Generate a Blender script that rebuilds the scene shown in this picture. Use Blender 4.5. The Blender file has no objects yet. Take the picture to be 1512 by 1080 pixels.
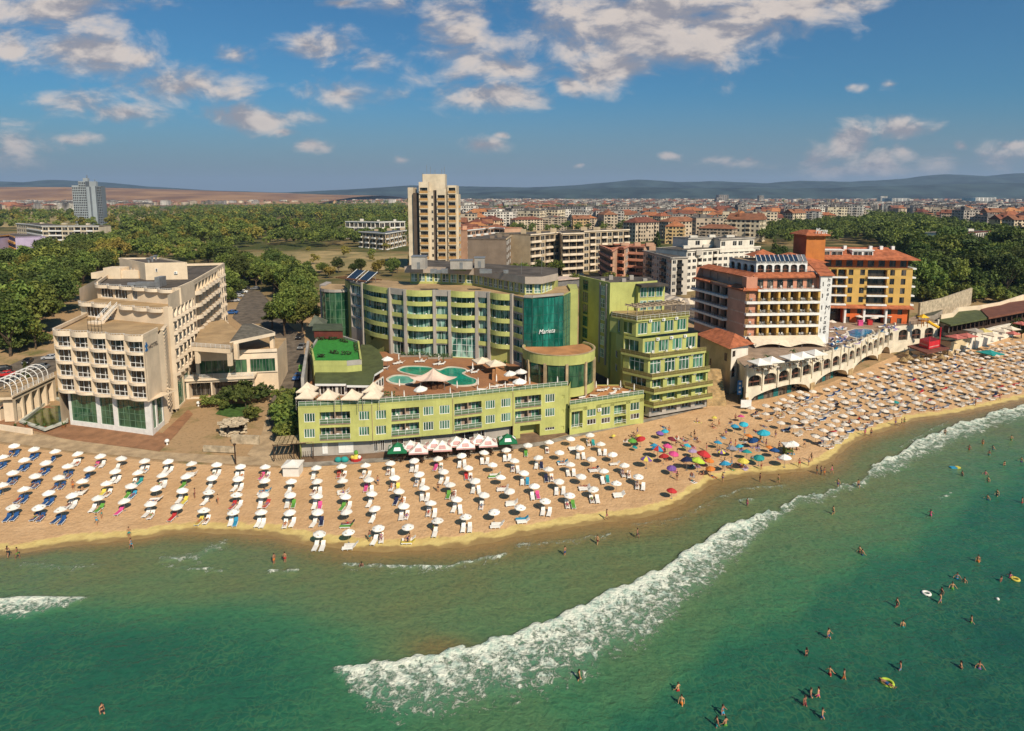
import bpy, math, random
import numpy as np
from mathutils import Vector
rnd = random.Random(7)
nrg = np.random.default_rng(11)
sc = bpy.context.scene
COL = sc.collection
R = math.radians
# ------------------------------------------------------------------ camera
TH = R(7.7); FPX = 950.0; PX, PY, CZ = 756.0, 418.0, 50.0
CT, ST = math.cos(TH), math.sin(TH)
cam = bpy.data.cameras.new('camera')
cam.sensor_width = 36.0; cam.sensor_fit = 'HORIZONTAL'
cam.lens = 36.0 * FPX / 1512.0
cam.shift_y = -(540.0 - PY) / 1512.0
cam.clip_start = 1.0; cam.clip_end = 60000.0
camo = bpy.data.objects.new('camera', cam); COL.objects.link(camo)
camo.location = (0, 0, CZ); camo.rotation_euler = (R(90) - TH, 0, 0)
sc.camera = camo
sc.view_settings.view_transform = 'Standard'; sc.view_settings.look = 'None'
sc.view_settings.exposure = 0.35; sc.view_settings.gamma = 1.0
sc.cycles.use_denoising = True
sc.cycles.max_bounces = 6; sc.cycles.diffuse_bounces = 3; sc.cycles.glossy_bounces = 3
sc.cycles.transparent_max_bounces = 8; sc.cycles.volume_bounces = 0
sc.cycles.caustics_reflective = False; sc.cycles.caustics_refractive = False
def at(px, py, z=0.0):
 "the point of height z seen at a pixel of the 1512 x 1080 photograph"
 u = (px - PX) / FPX; v = (PY - py) / FPX
 dx, dy, dz = u, CT + v * ST, -ST + v * CT
 t = (z - CZ) / dz
 return Vector((dx * t, dy * t, z))
def ray(px, py):
 u = (px - PX) / FPX; v = (PY - py) / FPX
 return Vector((u, CT + v * ST, -ST + v * CT))
def proj(x, y, z):
 z = z - CZ
 dep = y * CT - z * ST; up = y * ST + z * CT
 return PX + FPX * x / dep, PY - FPX * up / dep
def hz(x, y, py):
 "height over (x, y) that is seen at row py"
 v = (PY - py) / FPX
 return CZ + y * (v * CT - ST) / (CT + v * ST)
# ------------------------------------------------------------------ sun and sky
SUN_EL = R(41); SUN_AZ = math.atan2(0.53, -0.85)       # azimuth from +Y towards +X
sd = bpy.data.lights.new('sun', 'SUN'); sd.energy = 4.6; sd.angle = R(0.5); sd.color = (1.0, 0.87, 0.70)
so = bpy.data.objects.new('sun', sd); COL.objects.link(so)
tosun = Vector((math.sin(SUN_AZ) * math.cos(SUN_EL), math.cos(SUN_AZ) * math.cos(SUN_EL), math.sin(SUN_EL)))
so.rotation_euler = tosun.to_track_quat('Z', 'Y').to_euler(); so.location = (100, -100, 200)
W = bpy.data.worlds.new('World'); sc.world = W; W.use_nodes = True
nt = W.node_tree; nt.nodes.clear()
class NT:
 "short hand for building node trees"
 def __init__(s, tree): s.t = tree
 def n(s, typ, **kw):
  nd = s.t.nodes.new(typ)
  for k, v in kw.items(): setattr(nd, k, v)
  return nd
 def put(s, sock, v):
  if hasattr(v, 'is_output'): s.t.links.new(v, sock)
  else: sock.default_value = v
 def math(s, op, a, b=0.0, c=None, clamp=False):
  nd = s.n('ShaderNodeMath', operation=op, use_clamp=clamp)
  s.put(nd.inputs[0], a); s.put(nd.inputs[1], b)
  if c is not None: s.put(nd.inputs[2], c)
  return nd.outputs[0]
 def vmath(s, op, a, b=(0, 0, 0), c=None):
  nd = s.n('ShaderNodeVectorMath', operation=op)
  s.put(nd.inputs[0], a)
  if op not in ('LENGTH', 'NORMALIZE'): s.put(nd.inputs[1], b)
  if c is not None: s.put(nd.inputs[2], c)
  return nd.outputs['Value'] if op in ('LENGTH', 'DOT_PRODUCT') else nd.outputs[0]
 def noise(s, vec, scale, detail=4, rough=0.55, dist=0.0):
  nd = s.n('ShaderNodeTexNoise')
  if vec is not None: s.put(nd.inputs['Vector'], vec)
  nd.inputs['Scale'].default_value = scale; nd.inputs['Detail'].default_value = detail
  nd.inputs['Roughness'].default_value = rough; nd.inputs['Distortion'].default_value = dist
  return nd.outputs['Fac']
 def ramp(s, v, a, b, lo=0.0, hi=1.0, smooth=True):
  nd = s.n('ShaderNodeMapRange', interpolation_type='SMOOTHSTEP' if smooth else 'LINEAR')
  s.put(nd.inputs['Value'], v)
  for k, x in (('From Min', a), ('From Max', b), ('To Min', lo), ('To Max', hi)): s.put(nd.inputs[k], x)
  return nd.outputs['Result']
 def mix(s, f, a, b, op='MIX'):
  nd = s.n('ShaderNodeMixRGB', blend_type=op)
  s.put(nd.inputs[0], f)
  for i, x in ((1, a), (2, b)):
   s.put(nd.inputs[i], x if hasattr(x, 'is_output') else (*x[:3], 1.0))
  return nd.outputs[0]
 def comb(s, x, y, z):
  nd = s.n('ShaderNodeCombineXYZ')
  for i, v in enumerate((x, y, z)): s.put(nd.inputs[i], v)
  return nd.outputs[0]
 def sep(s, v):
  nd = s.n('ShaderNodeSeparateXYZ'); s.put(nd.inputs[0], v); return nd.outputs
q = NT(nt)
sky = q.n('ShaderNodeTexSky', sky_type='NISHITA', sun_disc=False, sun_elevation=SUN_EL, sun_rotation=SUN_AZ,
  altitude=50.0, air_density=1.0, dust_density=1.5, ozone_density=2.5)
dirv = q.vmath('NORMALIZE', q.n('ShaderNodeTexCoord').outputs['Generated'])
x, y, z = q.sep(dirv)
ys = q.math('MAXIMUM', y, 0.02)
az = q.math('DIVIDE', x, ys); el = q.math('DIVIDE', z, ys)
ae = q.comb(az, el, 0.0)
def ang(px, py):
 d = ray(px, py); return d.x / d.y, d.z / d.y
# drifts of cloud: centre (pixel), half width, half height, strength
CLOUDS = [(95, 12, 120, 40, 1.0), (115, 75, 110, 45, 1.0), (25, 68, 35, 26, .8), (200, 85, 35, 18, .7), (265, 128, 95, 32, .95), (345, 82, 28, 16, .6),
  (110, 152, 75, 24, .75), (190, 168, 80, 20, .8), (375, 175, 95, 20, 1.05), (420, 195, 28, 9, .8), (458, 214, 30, 10, .85), (110, 206, 50, 10, .7), (30, 215, 60, 40, .6),
  (470, 68, 65, 30, .75), (545, 90, 40, 18, .5), (505, 138, 75, 24, .75), (735, 142, 95, 22, 1.0), (690, 55, 85, 80, .75), (750, 100, 80, 30, .85), (740, 20, 60, 40, .5),
  (955, 20, 170, 60, 1.1), (940, 45, 190, 70, 1.05), (1050, 40, 150, 42, 1.0), (1170, 8, 150, 18, .95), (1010, 62, 120, 40, 1.0), (905, 100, 90, 32, 1.1), (845, 122, 30, 20, 1.0), (1120, 15, 140, 26, .95), (1230, 0, 110, 10, .9), (860, 60, 55, 40, .6),
  (712, 216, 38, 14, .95), (742, 203, 14, 7, .8), (590, 236, 11, 5, .7), (995, 234, 20, 7, .9), (853, 247, 8, 4, .8), (1111, 236, 10, 6, .7),
  (1265, 130, 17, 8, .7), (1312, 125, 20, 9, .6), (1253, 206, 30, 32, 1.05), (1335, 193, 50, 18, .95), (1205, 232, 32, 24, .8), (1298, 243, 50, 28, .9), (1250, 258, 70, 16, .7),
  (1420, 218, 14, 9, .9), (1380, 240, 60, 20, .55), (1336, 228, 24, 20, .75), (1470, 232, 60, 20, .5), (1500, 215, 20, 8, .8), (1090, 242, 60, 8, .5), (500, 3, 30, 8, .7), (580, 10, 50, 20, .5)]
def cloud_mass(vec):
 best = None
 for (cx, cy, rx, ry, st) in CLOUDS:
  a0, e0 = ang(cx, cy); ra = rx / FPX * 1.02; re = ry / FPX * 1.02
  v = q.vmath('MULTIPLY_ADD', vec, (1 / ra, 1 / re, 0), (-a0 / ra, -e0 / re, 0))
  m = q.math('MULTIPLY_ADD', q.vmath('LENGTH', v), -st * 0.85, st)
  best = m if best is None else q.math('MAXIMUM', best, m)
 return q.math('MAXIMUM', best, -0.6)
def cloud_noise(vec):
 v = q.vmath('MULTIPLY', vec, (1.0, 1.9, 1.0))
 a = q.noise(v, 11.0, 7, 0.6, 0.35)
 return a
warp = q.n('ShaderNodeTexNoise'); q.put(warp.inputs['Vector'], ae); warp.inputs['Scale'].default_value = 14; warp.inputs['Detail'].default_value = 3
wv = q.vmath('MULTIPLY_ADD', q.vmath('SUBTRACT', warp.outputs['Color'], (.5, .5, .5)), (.05, .03, 0), ae)
mass = cloud_mass(wv)
n1 = cloud_noise(ae)
n2 = cloud_noise(q.vmath('ADD', ae, (0.016, 0.022, 0)))
dens = q.math('ADD', mass, q.math('MULTIPLY', q.math('SUBTRACT', n1, 0.5), 2.3))
cover = q.ramp(dens, -0.02, 0.85)
lit = q.ramp(q.math('SUBTRACT', n1, n2), -0.10, 0.12)
lit = q.math('MULTIPLY', lit, q.ramp(dens, 1.6, 0.5, 0.75, 1.0))
ccol = q.mix(lit, (2.5, 2.4, 2.65), (5.9, 5.1, 4.5))
low = q.ramp(el, 0.0, 0.12)
ccol = q.mix(q.math('MULTIPLY', q.math('SUBTRACT', 1.0, low), 0.55), ccol, (2.5, 2.3, 2.45))
front = q.ramp(y, 0.02, 0.2)
cover = q.math('MULTIPLY', q.math('MULTIPLY', cover, front), q.ramp(el, 0.0, 0.05, 0.25, 0.93))
skyc = q.mix(1.0, sky.outputs[0], (0.21, 0.50, 0.65), 'MULTIPLY')
skyc = q.mix(q.ramp(el, 0.17, -0.01, 0.0, 0.92), skyc, (1.8, 2.15, 2.55))
wcol = q.mix(cover, skyc, ccol)
bg = q.n('ShaderNodeBackground'); q.put(bg.inputs[0], wcol); bg.inputs[1].default_value = 0.10
wo = q.n('ShaderNodeOutputWorld'); nt.links.new(bg.outputs[0], wo.inputs[0])
# ------------------------------------------------------------------ helpers
class MB:
 "collects faces; build() links them as ONE mesh object"
 def __init__(s): s.v = []; s.f = []; s.m = []
 def add(s, pts, faces, mi=0):
  b = len(s.v); s.v += [tuple(p) for p in pts]
  for f in faces: s.f.append(tuple(b + i for i in f)); s.m.append(mi)
 def poly(s, pts, mi=0): s.add(pts, [tuple(range(len(pts)))], mi)
 def box(s, o, a, b, c, mi=0):
  o, a, b, c = map(Vector, (o, a, b, c))
  p = [o, o + a, o + a + b, o + b, o + c, o + a + c, o + a + b + c, o + b + c]
  s.add(p, [(3, 2, 1, 0), (4, 5, 6, 7), (0, 1, 5, 4), (1, 2, 6, 5), (2, 3, 7, 6), (3, 0, 4, 7)], mi)
 def bx(s, x0, x1, y0, y1, z0, z1, mi=0): s.box((x0, y0, z0), (x1 - x0, 0, 0), (0, y1 - y0, 0), (0, 0, z1 - z0), mi)
 def prism(s, poly, z0, z1, mi=0, mtop=None, bottom=False):
  n = len(poly)
  if sum(poly[i][0] * poly[(i + 1) % n][1] - poly[(i + 1) % n][0] * poly[i][1] for i in range(n)) < 0: poly = poly[::-1]
  for i in range(n):
   a, b = poly[i], poly[(i + 1) % n]
   s.poly([(a[0], a[1], z0), (b[0], b[1], z0), (b[0], b[1], z1), (a[0], a[1], z1)], mi)
  s.poly([(p[0], p[1], z1) for p in poly], mi if mtop is None else mtop)
  if bottom: s.poly([(p[0], p[1], z0) for p in poly[::-1]], mi)
 def tube(s, p0, p1, r0, r1=None, n=6, mi=0, cap=True):
  r1 = r0 if r1 is None else r1
  p0, p1 = Vector(p0), Vector(p1); d = (p1 - p0).normalized()
  a = d.orthogonal().normalized(); b = d.cross(a)
  pts = []
  for p, r in ((p0, r0), (p1, r1)):
   for i in range(n):
    t = 2 * math.pi * i / n; pts.append(p + (a * math.cos(t) + b * math.sin(t)) * r)
  fs = [(i, (i + 1) % n, n + (i + 1) % n, n + i) for i in range(n)]
  if cap: fs += [tuple(range(n))[::-1], tuple(range(n, 2 * n))]
  s.add(pts, fs, mi)
 def cone(s, c, r, h, n=8, mi=0, r2=0.0):
  s.tube(c, (c[0], c[1], c[2] + h), r, max(r2, 0.01), n, mi)
 def ball(s, c, rx, ry, rz, mi=0, nu=8, nv=5):
  pts = []; fs = []
  for j in range(nv + 1):
   ph = math.pi * j / nv - math.pi / 2
   for i in range(nu):
    t = 2 * math.pi * i / nu
    pts.append((c[0] + rx * math.cos(ph) * math.cos(t), c[1] + ry * math.cos(ph) * math.sin(t), c[2] + rz * math.sin(ph)))
  for j in range(nv):
   for i in range(nu): fs.append((j * nu + i, j * nu + (i + 1) % nu, (j + 1) * nu + (i + 1) % nu, (j + 1) * nu + i))
  s.add(pts, fs, mi)
 def mesh(s, name, mats, smooth=False):
  me = bpy.data.meshes.new(name); me.from_pydata(s.v, [], s.f)
  for m in (mats if isinstance(mats, (list, tuple)) else [mats]): me.materials.append(m)
  me.polygons.foreach_set('material_index', s.m)
  if smooth: me.polygons.foreach_set('use_smooth', [True] * len(s.f))
  me.update(); return me
 def build(s, name, mats, parent=None, smooth=False, label=None):
  return link(s.mesh(name, mats, smooth), name, parent, label=label)
WL = {}
def link(me, name, parent=None, loc=(0, 0, 0), rz=0.0, label=None):
 "an object at a world place; a child keeps that place under its (unrotated) parent"
 o = bpy.data.objects.new(name, me); COL.objects.link(o)
 loc = Vector(loc)
 if parent is not None:
  o.parent = parent; o.location = loc - WL.get(parent.name, Vector((0, 0, 0)))
 else: o.location = loc
 o.rotation_euler = (0, 0, rz); WL[o.name] = loc
 if label: o['label'] = label
 return o
def tag(o, label=None, cat=None, group=None, kind=None):
 if label: o['label'] = label
 if cat: o['category'] = cat
 if group: o['group'] = group
 if kind: o['kind'] = kind
 return o
def thing(name, label, cat, loc=(0, 0, 0), group=None, rz=0.0):
 o = link(None, name, None, loc, rz); o.empty_display_size = 0.5
 return tag(o, label, cat, group)
def struct(o): o['kind'] = 'structure'; return o
def fastmesh(name, V, Q, mats, mi=None, attrs=None, tri=False, smooth=False):
 me = bpy.data.meshes.new(name); k = 3 if tri else 4
 V = np.asarray(V, dtype=np.float32); Q = np.asarray(Q, dtype=np.int32)
 me.vertices.add(len(V)); me.vertices.foreach_set('co', V.ravel())
 me.loops.add(Q.size); me.loops.foreach_set('vertex_index', Q.ravel())
 me.polygons.add(len(Q)); me.polygons.foreach_set('loop_start', np.arange(0, Q.size, k, dtype=np.int32))
 me.polygons.foreach_set('loop_total', np.full(len(Q), k, dtype=np.int32))
 for m in (mats if isinstance(mats, (list, tuple)) else [mats]): me.materials.append(m)
 if mi is not None: me.polygons.foreach_set('material_index', np.asarray(mi, dtype=np.int32))
 if smooth: me.polygons.foreach_set('use_smooth', np.ones(len(Q), dtype=bool))
 for an, av in (attrs or {}).items():
  a = me.attributes.new(an, 'FLOAT', 'POINT'); a.data.foreach_set('value', np.asarray(av, dtype=np.float32).ravel())
 me.update(); me.validate(); return me
class Fac:
 "a facade: a vertical plane from A to B (left to right as seen from outside)"
 def __init__(s, A, B):
  s.A = Vector((A[0], A[1])); s.B = Vector((B[0], B[1])); d = s.B - s.A
  s.L = d.length; s.u = d / s.L; s.n = Vector((s.u.y, -s.u.x)); s.rz = math.atan2(s.u.y, s.u.x)
 def P(s, u, z, n=0.0):
  p = s.A + s.u * u + s.n * n; return Vector((p.x, p.y, z))
 def box(s, mb, u0, u1, z0, z1, n0, n1, mi=0):
  mb.box(s.P(u0, z0, n1), s.P(u1, z0, n1) - s.P(u0, z0, n1), s.P(0, 0, n0) - s.P(0, 0, n1), (0, 0, z1 - z0), mi)
 def uz(s, px, py, n=0.0):
  d = ray(px, py); a = s.A + s.n * n
  t = (a.x * s.n.x + a.y * s.n.y) / (d.x * s.n.x + d.y * s.n.y)
  p = Vector((d.x * t, d.y * t)); return (p - a).dot(s.u), CZ + d.z * t
 def wall(s, mb, z0, z1, ops, mi=0, u0=0.0, u1=None, mrev=None):
  "a wall with real recesses; ops = (u0, u1, z0, z1, depth)"
  u1 = s.L if u1 is None else u1; mrev = mi if mrev is None else mrev
  us = sorted({u0, u1, *[min(max(o[i], u0), u1) for o in ops for i in (0, 1)]})
  zs = sorted({z0, z1, *[min(max(o[i], z0), z1) for o in ops for i in (2, 3)]})
  for i in range(len(us) - 1):
   for j in range(len(zs) - 1):
    cu, cz = (us[i] + us[i + 1]) / 2, (zs[j] + zs[j + 1]) / 2
    if us[i + 1] - us[i] < 1e-4 or zs[j + 1] - zs[j] < 1e-4: continue
    if any(o[0] < cu < o[1] and o[2] < cz < o[3] for o in ops): continue
    mb.poly([s.P(us[i], zs[j]), s.P(us[i + 1], zs[j]), s.P(us[i + 1], zs[j + 1]), s.P(us[i], zs[j + 1])], mi)
  for (a, b, c, d, dep) in ops:
   P = s.P
   mb.poly([P(a, c), P(a, d), P(a, d, -dep), P(a, c, -dep)], mrev); mb.poly([P(b, c, -dep), P(b, d, -dep), P(b, d), P(b, c)], mrev)
   mb.poly([P(a, c), P(a, c, -dep), P(b, c, -dep), P(b, c)], mrev); mb.poly([P(a, d), P(b, d), P(b, d, -dep), P(a, d, -dep)], mrev)
   mb.poly([P(a, c, -dep), P(a, d, -dep), P(b, d, -dep), P(b, c, -dep)], mrev)
 def put(s, me, name, parent, u, z, n=0.0): return link(me, name, parent, s.P(u, z, n), s.rz)
# ------------------------------------------------------------------ materials
MATS = {}
def mat(name, col, rough=0.8, var=0.14, scale=0.6, streak=0.0, bump=0.0, spec=0.3, metal=0.0, objvar=0.0, bscale=8.0, col2=None, fine=0.0):
 if name in MATS: return MATS[name]
 m = bpy.data.materials.new(name); m.use_nodes = True; t = m.node_tree; t.nodes.clear(); k = NT(t)
 pos = k.n('ShaderNodeNewGeometry').outputs['Position']
 c2 = col2 or tuple(v * (1 - 2.2 * var) for v in col); c1 = tuple(min(1, v * (1 + 0.7 * var)) for v in col)
 f = k.ramp(k.noise(pos, scale, 5, 0.6), 0.3, 0.72)
 c = k.mix(f, c1, c2)
 if fine: c = k.mix(k.math('MULTIPLY', k.ramp(k.noise(pos, scale * 9, 3, .6), .35, .7), fine), c, tuple(v * .55 for v in col))
 if streak:
  st = k.noise(k.vmath('MULTIPLY', pos, (1.3, 1.3, 0.10)), 1.6, 4, 0.65)
  c = k.mix(k.math('MULTIPLY', k.ramp(st, 0.5, 0.78), streak), c, tuple(v * 0.5 for v in col))
 if objvar:
  oi = k.n('ShaderNodeObjectInfo').outputs['Random']
  hs = k.n('ShaderNodeHueSaturation'); k.put(hs.inputs['Color'], c)
  k.put(hs.inputs['Value'], k.ramp(oi, 0, 1, 1 - objvar, 1 + objvar, False))
  k.put(hs.inputs['Hue'], k.ramp(oi, 0, 1, 0.5 - objvar * .04, 0.5 + objvar * .04, False)); c = hs.outputs[0]
 b = k.n('ShaderNodeBsdfPrincipled'); k.put(b.inputs['Base Color'], c)
 b.inputs['Roughness'].default_value = rough; b.inputs['Metallic'].default_value = metal; b.inputs['Specular IOR Level'].default_value = spec
 if bump:
  bn = k.n('ShaderNodeBump'); bn.inputs['Strength'].default_value = bump; bn.inputs['Distance'].default_value = 0.1
  k.put(bn.inputs['Height'], k.noise(pos, bscale, 5, .6)); k.put(b.inputs['Normal'], bn.outputs[0])
 o = k.n('ShaderNodeOutputMaterial'); t.links.new(b.outputs[0], o.inputs[0])
 MATS[name] = m; return m
def glass(name, col, col2, rough=0.06, spec=0.6):
 "window glass: curtains and rooms behind it differ from window to window"
 if name in MATS: return MATS[name]
 m = bpy.data.materials.new(name); m.use_nodes = True; t = m.node_tree; t.nodes.clear(); k = NT(t)
 pos = k.n('ShaderNodeNewGeometry').outputs['Position']
 oi = k.n('ShaderNodeObjectInfo').outputs['Random']
 cell = k.n('ShaderNodeTexNoise'); k.put(cell.inputs['Vector'], k.vmath('ADD', k.vmath('MULTIPLY', pos, (.9, .9, .22)), k.comb(k.math('MULTIPLY', oi, 40.0), 0.0, 0.0)))
 cell.inputs['Scale'].default_value = 1.1; cell.inputs['Detail'].default_value = 2
 c = k.mix(k.ramp(cell.outputs['Fac'], .42, .62), col, col2)
 hs = k.n('ShaderNodeHueSaturation'); k.put(hs.inputs['Color'], c); k.put(hs.inputs['Value'], k.ramp(oi, 0, 1, .6, 1.35, False))
 b = k.n('ShaderNodeBsdfPrincipled'); k.put(b.inputs['Base Color'], hs.outputs[0])
 b.inputs['Roughness'].default_value = rough; b.inputs['Specular IOR Level'].default_value = spec
 bn = k.n('ShaderNodeBump'); bn.inputs['Strength'].default_value = .06; bn.inputs['Distance'].default_value = .05
 k.put(bn.inputs['Height'], k.noise(pos, .8, 2)); k.put(b.inputs['Normal'], bn.outputs[0])
 o = k.n('ShaderNodeOutputMaterial'); t.links.new(b.outputs[0], o.inputs[0]); MATS[name] = m; return m
white = mat('white_paint', (.74, .72, .68), .6, .06, 1.0, .15)
frame_w = mat('white_frame', (.72, .71, .68), .5, .04)
cream = mat('cream_render', (.70, .555, .39), .85, .08, .25, .25)
cream_d = mat('cream_trim', (.72, .59, .44), .8, .08, .3, .3)
tan_deck = mat('tan_roof_deck', (.40, .27, .14), .9, .14, .25, fine=.2)
bitumen = mat('grey_roof_felt', (.105, .086, .068), .9, .25, .3, fine=.35)
green_w = mat('lime_render', (.43, .44, .14), .8, .10, .2, .42, fine=.12)
green_b = mat('lime_balcony', (.46, .47, .15), .75, .08, .4, .3)
grey_p = mat('grey_pilaster', (.36, .32, .28), .8, .08, .3, .25)
stone = mat('pale_stone', (.50, .40, .27), .9, .22, .9, .2, .4, fine=.25)
wood = mat('brown_wood', (.13, .06, .028), .7, .25, 1.5)
brown = mat('dark_brown_wood', (.055, .03, .018), .7, .2, 1.5)
iron = mat('dark_iron', (.03, .028, .026), .5, .1)
steel = mat('grey_steel', (.34, .33, .32), .4, .12, 1, metal=.6)
concrete = mat('grey_concrete', (.30, .26, .21), .9, .2, .5, .3, .2)
terracotta = mat('terracotta_tiles', (.42, .13, .055), .8, .22, .8, 0, .5, bscale=5, fine=.3)
terra_deck = mat('terracotta_paving', (.46, .215, .085), .85, .14, .3, fine=.15)
pinkw = mat('salmon_render', (.55, .25, .16), .8, .08, .3, .2)
yellow_w = mat('yellow_render', (.58, .36, .10), .8, .07, .3, .2)
orange_w = mat('orange_render', (.62, .13, .03), .8, .07, .3, .2)
rustw = mat('rust_render', (.36, .10, .04), .8, .1, .3, .2)
plaster_w = mat('white_render', (.70, .64, .54), .8, .08, .3, .35)
grey_w = mat('grey_render', (.36, .33, .29), .8, .12, .3, .3)
g_green = glass('green_glass', (.018, .075, .045), (.10, .22, .15))
g_teal = glass('teal_glass', (.016, .070, .052), (.26, .42, .35))
g_dark = glass('dark_glass', (.012, .013, .014), (.10, .085, .07))
g_front = glass('green_mirror_glass', (.012, .055, .028), (.05, .12, .06), .04, .8)
canvas = mat('white_canvas', (.76, .72, .65), .8, .05, 1.2, objvar=.10)
canvas_cream = mat('cream_canvas', (.70, .58, .43), .8, .07, 1.0)
red_p = mat('red_paint', (.55, .02, .03), .5, .1)
yellow_p = mat('yellow_plastic', (.75, .42, .02), .4, .05)
olive_roof = mat('green_felt_roof', (.085, .10, .035), .9, .16, .5, fine=.25)
turf = mat('artificial_turf', (.035, .22, .03), .9, .15, 1.2, fine=.2)
pot = mat('clay_pot', (.30, .12, .05), .8, .15)
black = mat('black_rubber', (.02, .02, .02), .6, .1)
soil = mat('dry_soil', (.34, .22, .12), .95, .2, .6, 0, .4, fine=.3)
# ------------------------------------------------------------------ small shared pieces
CACHE = {}
def win_mesh(w, h, nx=3, nz=1, gl=None, fm=None, ft=0.07, trans=None, dep=.08):
 key = ('win', round(w, 1), round(h, 1), nx, nz, (gl or g_green).name, (fm or frame_w).name, trans)
 if key in CACHE: return CACHE[key]
 m = MB()
 m.poly([(0, -.02, 0), (w, -.02, 0), (w, -.02, h), (0, -.02, h)], 0)
 for i in range(nx + 1):
  u = i * w / nx; a = min(max(u - ft / 2, 0), w - ft); m.bx(a, a + ft, -dep, 0, 0, h, 1)
 zs = [0, h - ft] + [h * j / nz - ft / 2 for j in range(1, nz)] + ([h * trans] if trans else [])
 for zz in zs:
  for i in range(nx):
   m.bx(i * w / nx + ft * (.5 if i else 1), (i + 1) * w / nx - ft * (.5 if i < nx - 1 else 1), -dep + .01, -.005, zz, zz + ft, 1)
 me = m.mesh('window', [gl or g_green, fm or frame_w]); CACHE[key] = me; return me
def rail_mesh(w, h=1.0, bars=0, gl=None, fm=None, dep=0.0, solid=None):
 key = ('rail', round(w, 1), h, bars, gl and gl.name, (fm or frame_w).name, dep, solid and solid.name)
 if key in CACHE: return CACHE[key]
 m = MB(); mats = [fm or frame_w, gl or solid or frame_w]
 def run(x0, y0, x1, y1):
  L = math.hypot(x1 - x0, y1 - y0); n = max(1, round(L / 1.3))
  for zz in [h - .05] + ([h * (j + 1) / (bars + 1) for j in range(bars)]): m.tube((x0, y0, zz), (x1, y1, zz), .03, n=4)
  for i in range(n + 1): m.tube((x0 + (x1 - x0) * i / n, y0 + (y1 - y0) * i / n, 0), (x0 + (x1 - x0) * i / n, y0 + (y1 - y0) * i / n, h - .05), .03, n=4)
  if gl or solid:
   nx_, ny_ = (y1 - y0) / L * .012, -(x1 - x0) / L * .012
   m.box((x0 - nx_, y0 - ny_, .08), (x1 - x0, y1 - y0, 0), (2 * nx_, 2 * ny_, 0), (0, 0, h - .2), 1)
 if dep: run(0, 0, 0, -dep); run(w, -dep, w, 0)
 run(0, -dep, w, -dep)
 me = m.mesh('railing', mats); CACHE[key] = me; return me
def curved_balcony(w, dep, hp, mt, bulge=0.4, rail=None, slab=.18, straight=0.0, lip=0):
 "slab with a bowed parapet: local x along the wall, -y outward"
 key = ('cb', round(w, 1), dep, hp, mt.name, bulge, rail and rail.name, straight)
 if key in CACHE: return CACHE[key]
 m = MB(); n = 8; out = []
 for i in range(n + 1):
  t = i / n; out.append((w * t, -(dep + bulge * math.sin(math.pi * t))))
 pts = [(0, 0)] + out + [(w, 0)]
 m.prism(pts, -slab, 0, 0, 0, True)
 for i in range(len(pts) - 1):
  (x0, y0), (x1, y1) = pts[i], pts[i + 1]
  d = Vector((x1 - x0, y1 - y0)).normalized(); nn = Vector((-d.y, d.x)) * .1
  if i in (0, len(pts) - 2) and dep < .05: continue
  m.add([(x0, y0, 0), (x1, y1, 0), (x1, y1, hp), (x0, y0, hp), (x0 - nn.x * -1, y0 + nn.y, 0), (x1 + nn.x, y1 + nn.y, 0), (x1 + nn.x, y1 + nn.y, hp), (x0 + nn.x, y0 + nn.y, hp)],
   [(0, 1, 2, 3), (7, 6, 5, 4), (3, 2, 6, 7)], 0)
  if rail:
   m.tube((x0, y0, hp + .3), (x1, y1, hp + .3), .03, n=4, mi=1)
   m.tube((x0, y0, hp), (x0, y0, hp + .3), .025, n=4, mi=1)
 me = m.mesh('balcony', [mt, rail or mt]); CACHE[key] = me; return me
# ------------------------------------------------------------------ terrain
_sh = [(-60, 818), (0, 818), (50, 811), (100, 803), (150, 799), (190, 795), (230, 790), (265, 783), (300, 784), (350, 785), (400, 788), (430, 796), (470, 803), (520, 809), (560, 812), (620, 810),
 (680, 805), (720, 799), (760, 790), (810, 783), (850, 775), (890, 769), (930, 765), (970, 757), (1000, 745), (1025, 728), (1050, 712), (1075, 706), (1100, 700), (1140, 698), (1180, 695), (1205, 690), (1225, 680),
 (1245, 662), (1265, 648), (1290, 640), (1350, 620), (1420, 610), (1512, 590)]
_sw = [at(a, b, 0) for a, b in _sh]
SX = np.array([-20000.] + [-150.] + [p.x for p in _sw] + [200., 400., 900., 20000.])
SY = np.array([86.] + [86.] + [p.y for p in _sw] + [182., 255., 420., 5000.])
o_ = np.argsort(SX); SX = SX[o_]; SY = SY[o_]
def dshore(x, y):
 x = np.asarray(x, float); y = np.asarray(y, float)
 d = (y - np.interp(x, SX, SY)) * 0.93
 return d
def terrain(x, y):
 d = dshore(x, y)
 z = np.where(d < 0, np.maximum(0.05 * d, -5), np.minimum(0.05 * d, 2.0))
 t = np.clip((d - 45) / 105, 0, 1); z = z + 7.5 * t * t * (3 - 2 * t)
 return z
def tz(x, y): return float(terrain(x, y))
def ground(px, py, dz=0.0):
 z = 2.0
 for _ in range(12):
  p = at(px, py, z); z = 0.5 * z + 0.5 * (tz(p.x, p.y) + dz)
 return at(px, py, z)
def axis(lo, hi, a, b, st, g=1.16):
 v = list(np.arange(a, b + 1e-6, st)); s_ = st
 while v[-1] < hi: s_ *= g; v.append(v[-1] + s_)
 s_ = st
 while v[0] > lo: s_ *= g; v.insert(0, v[0] - s_)
 return np.array(v)
def grid(xs, ys):
 X, Y = np.meshgrid(xs, ys); nx, ny = len(xs), len(ys)
 i = np.arange(nx - 1)[None, :] + np.arange(ny - 1)[:, None] * nx
 return X.ravel(), Y.ravel(), np.stack([i, i + 1, i + 1 + nx, i + nx], -1).reshape(-1, 4)
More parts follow.
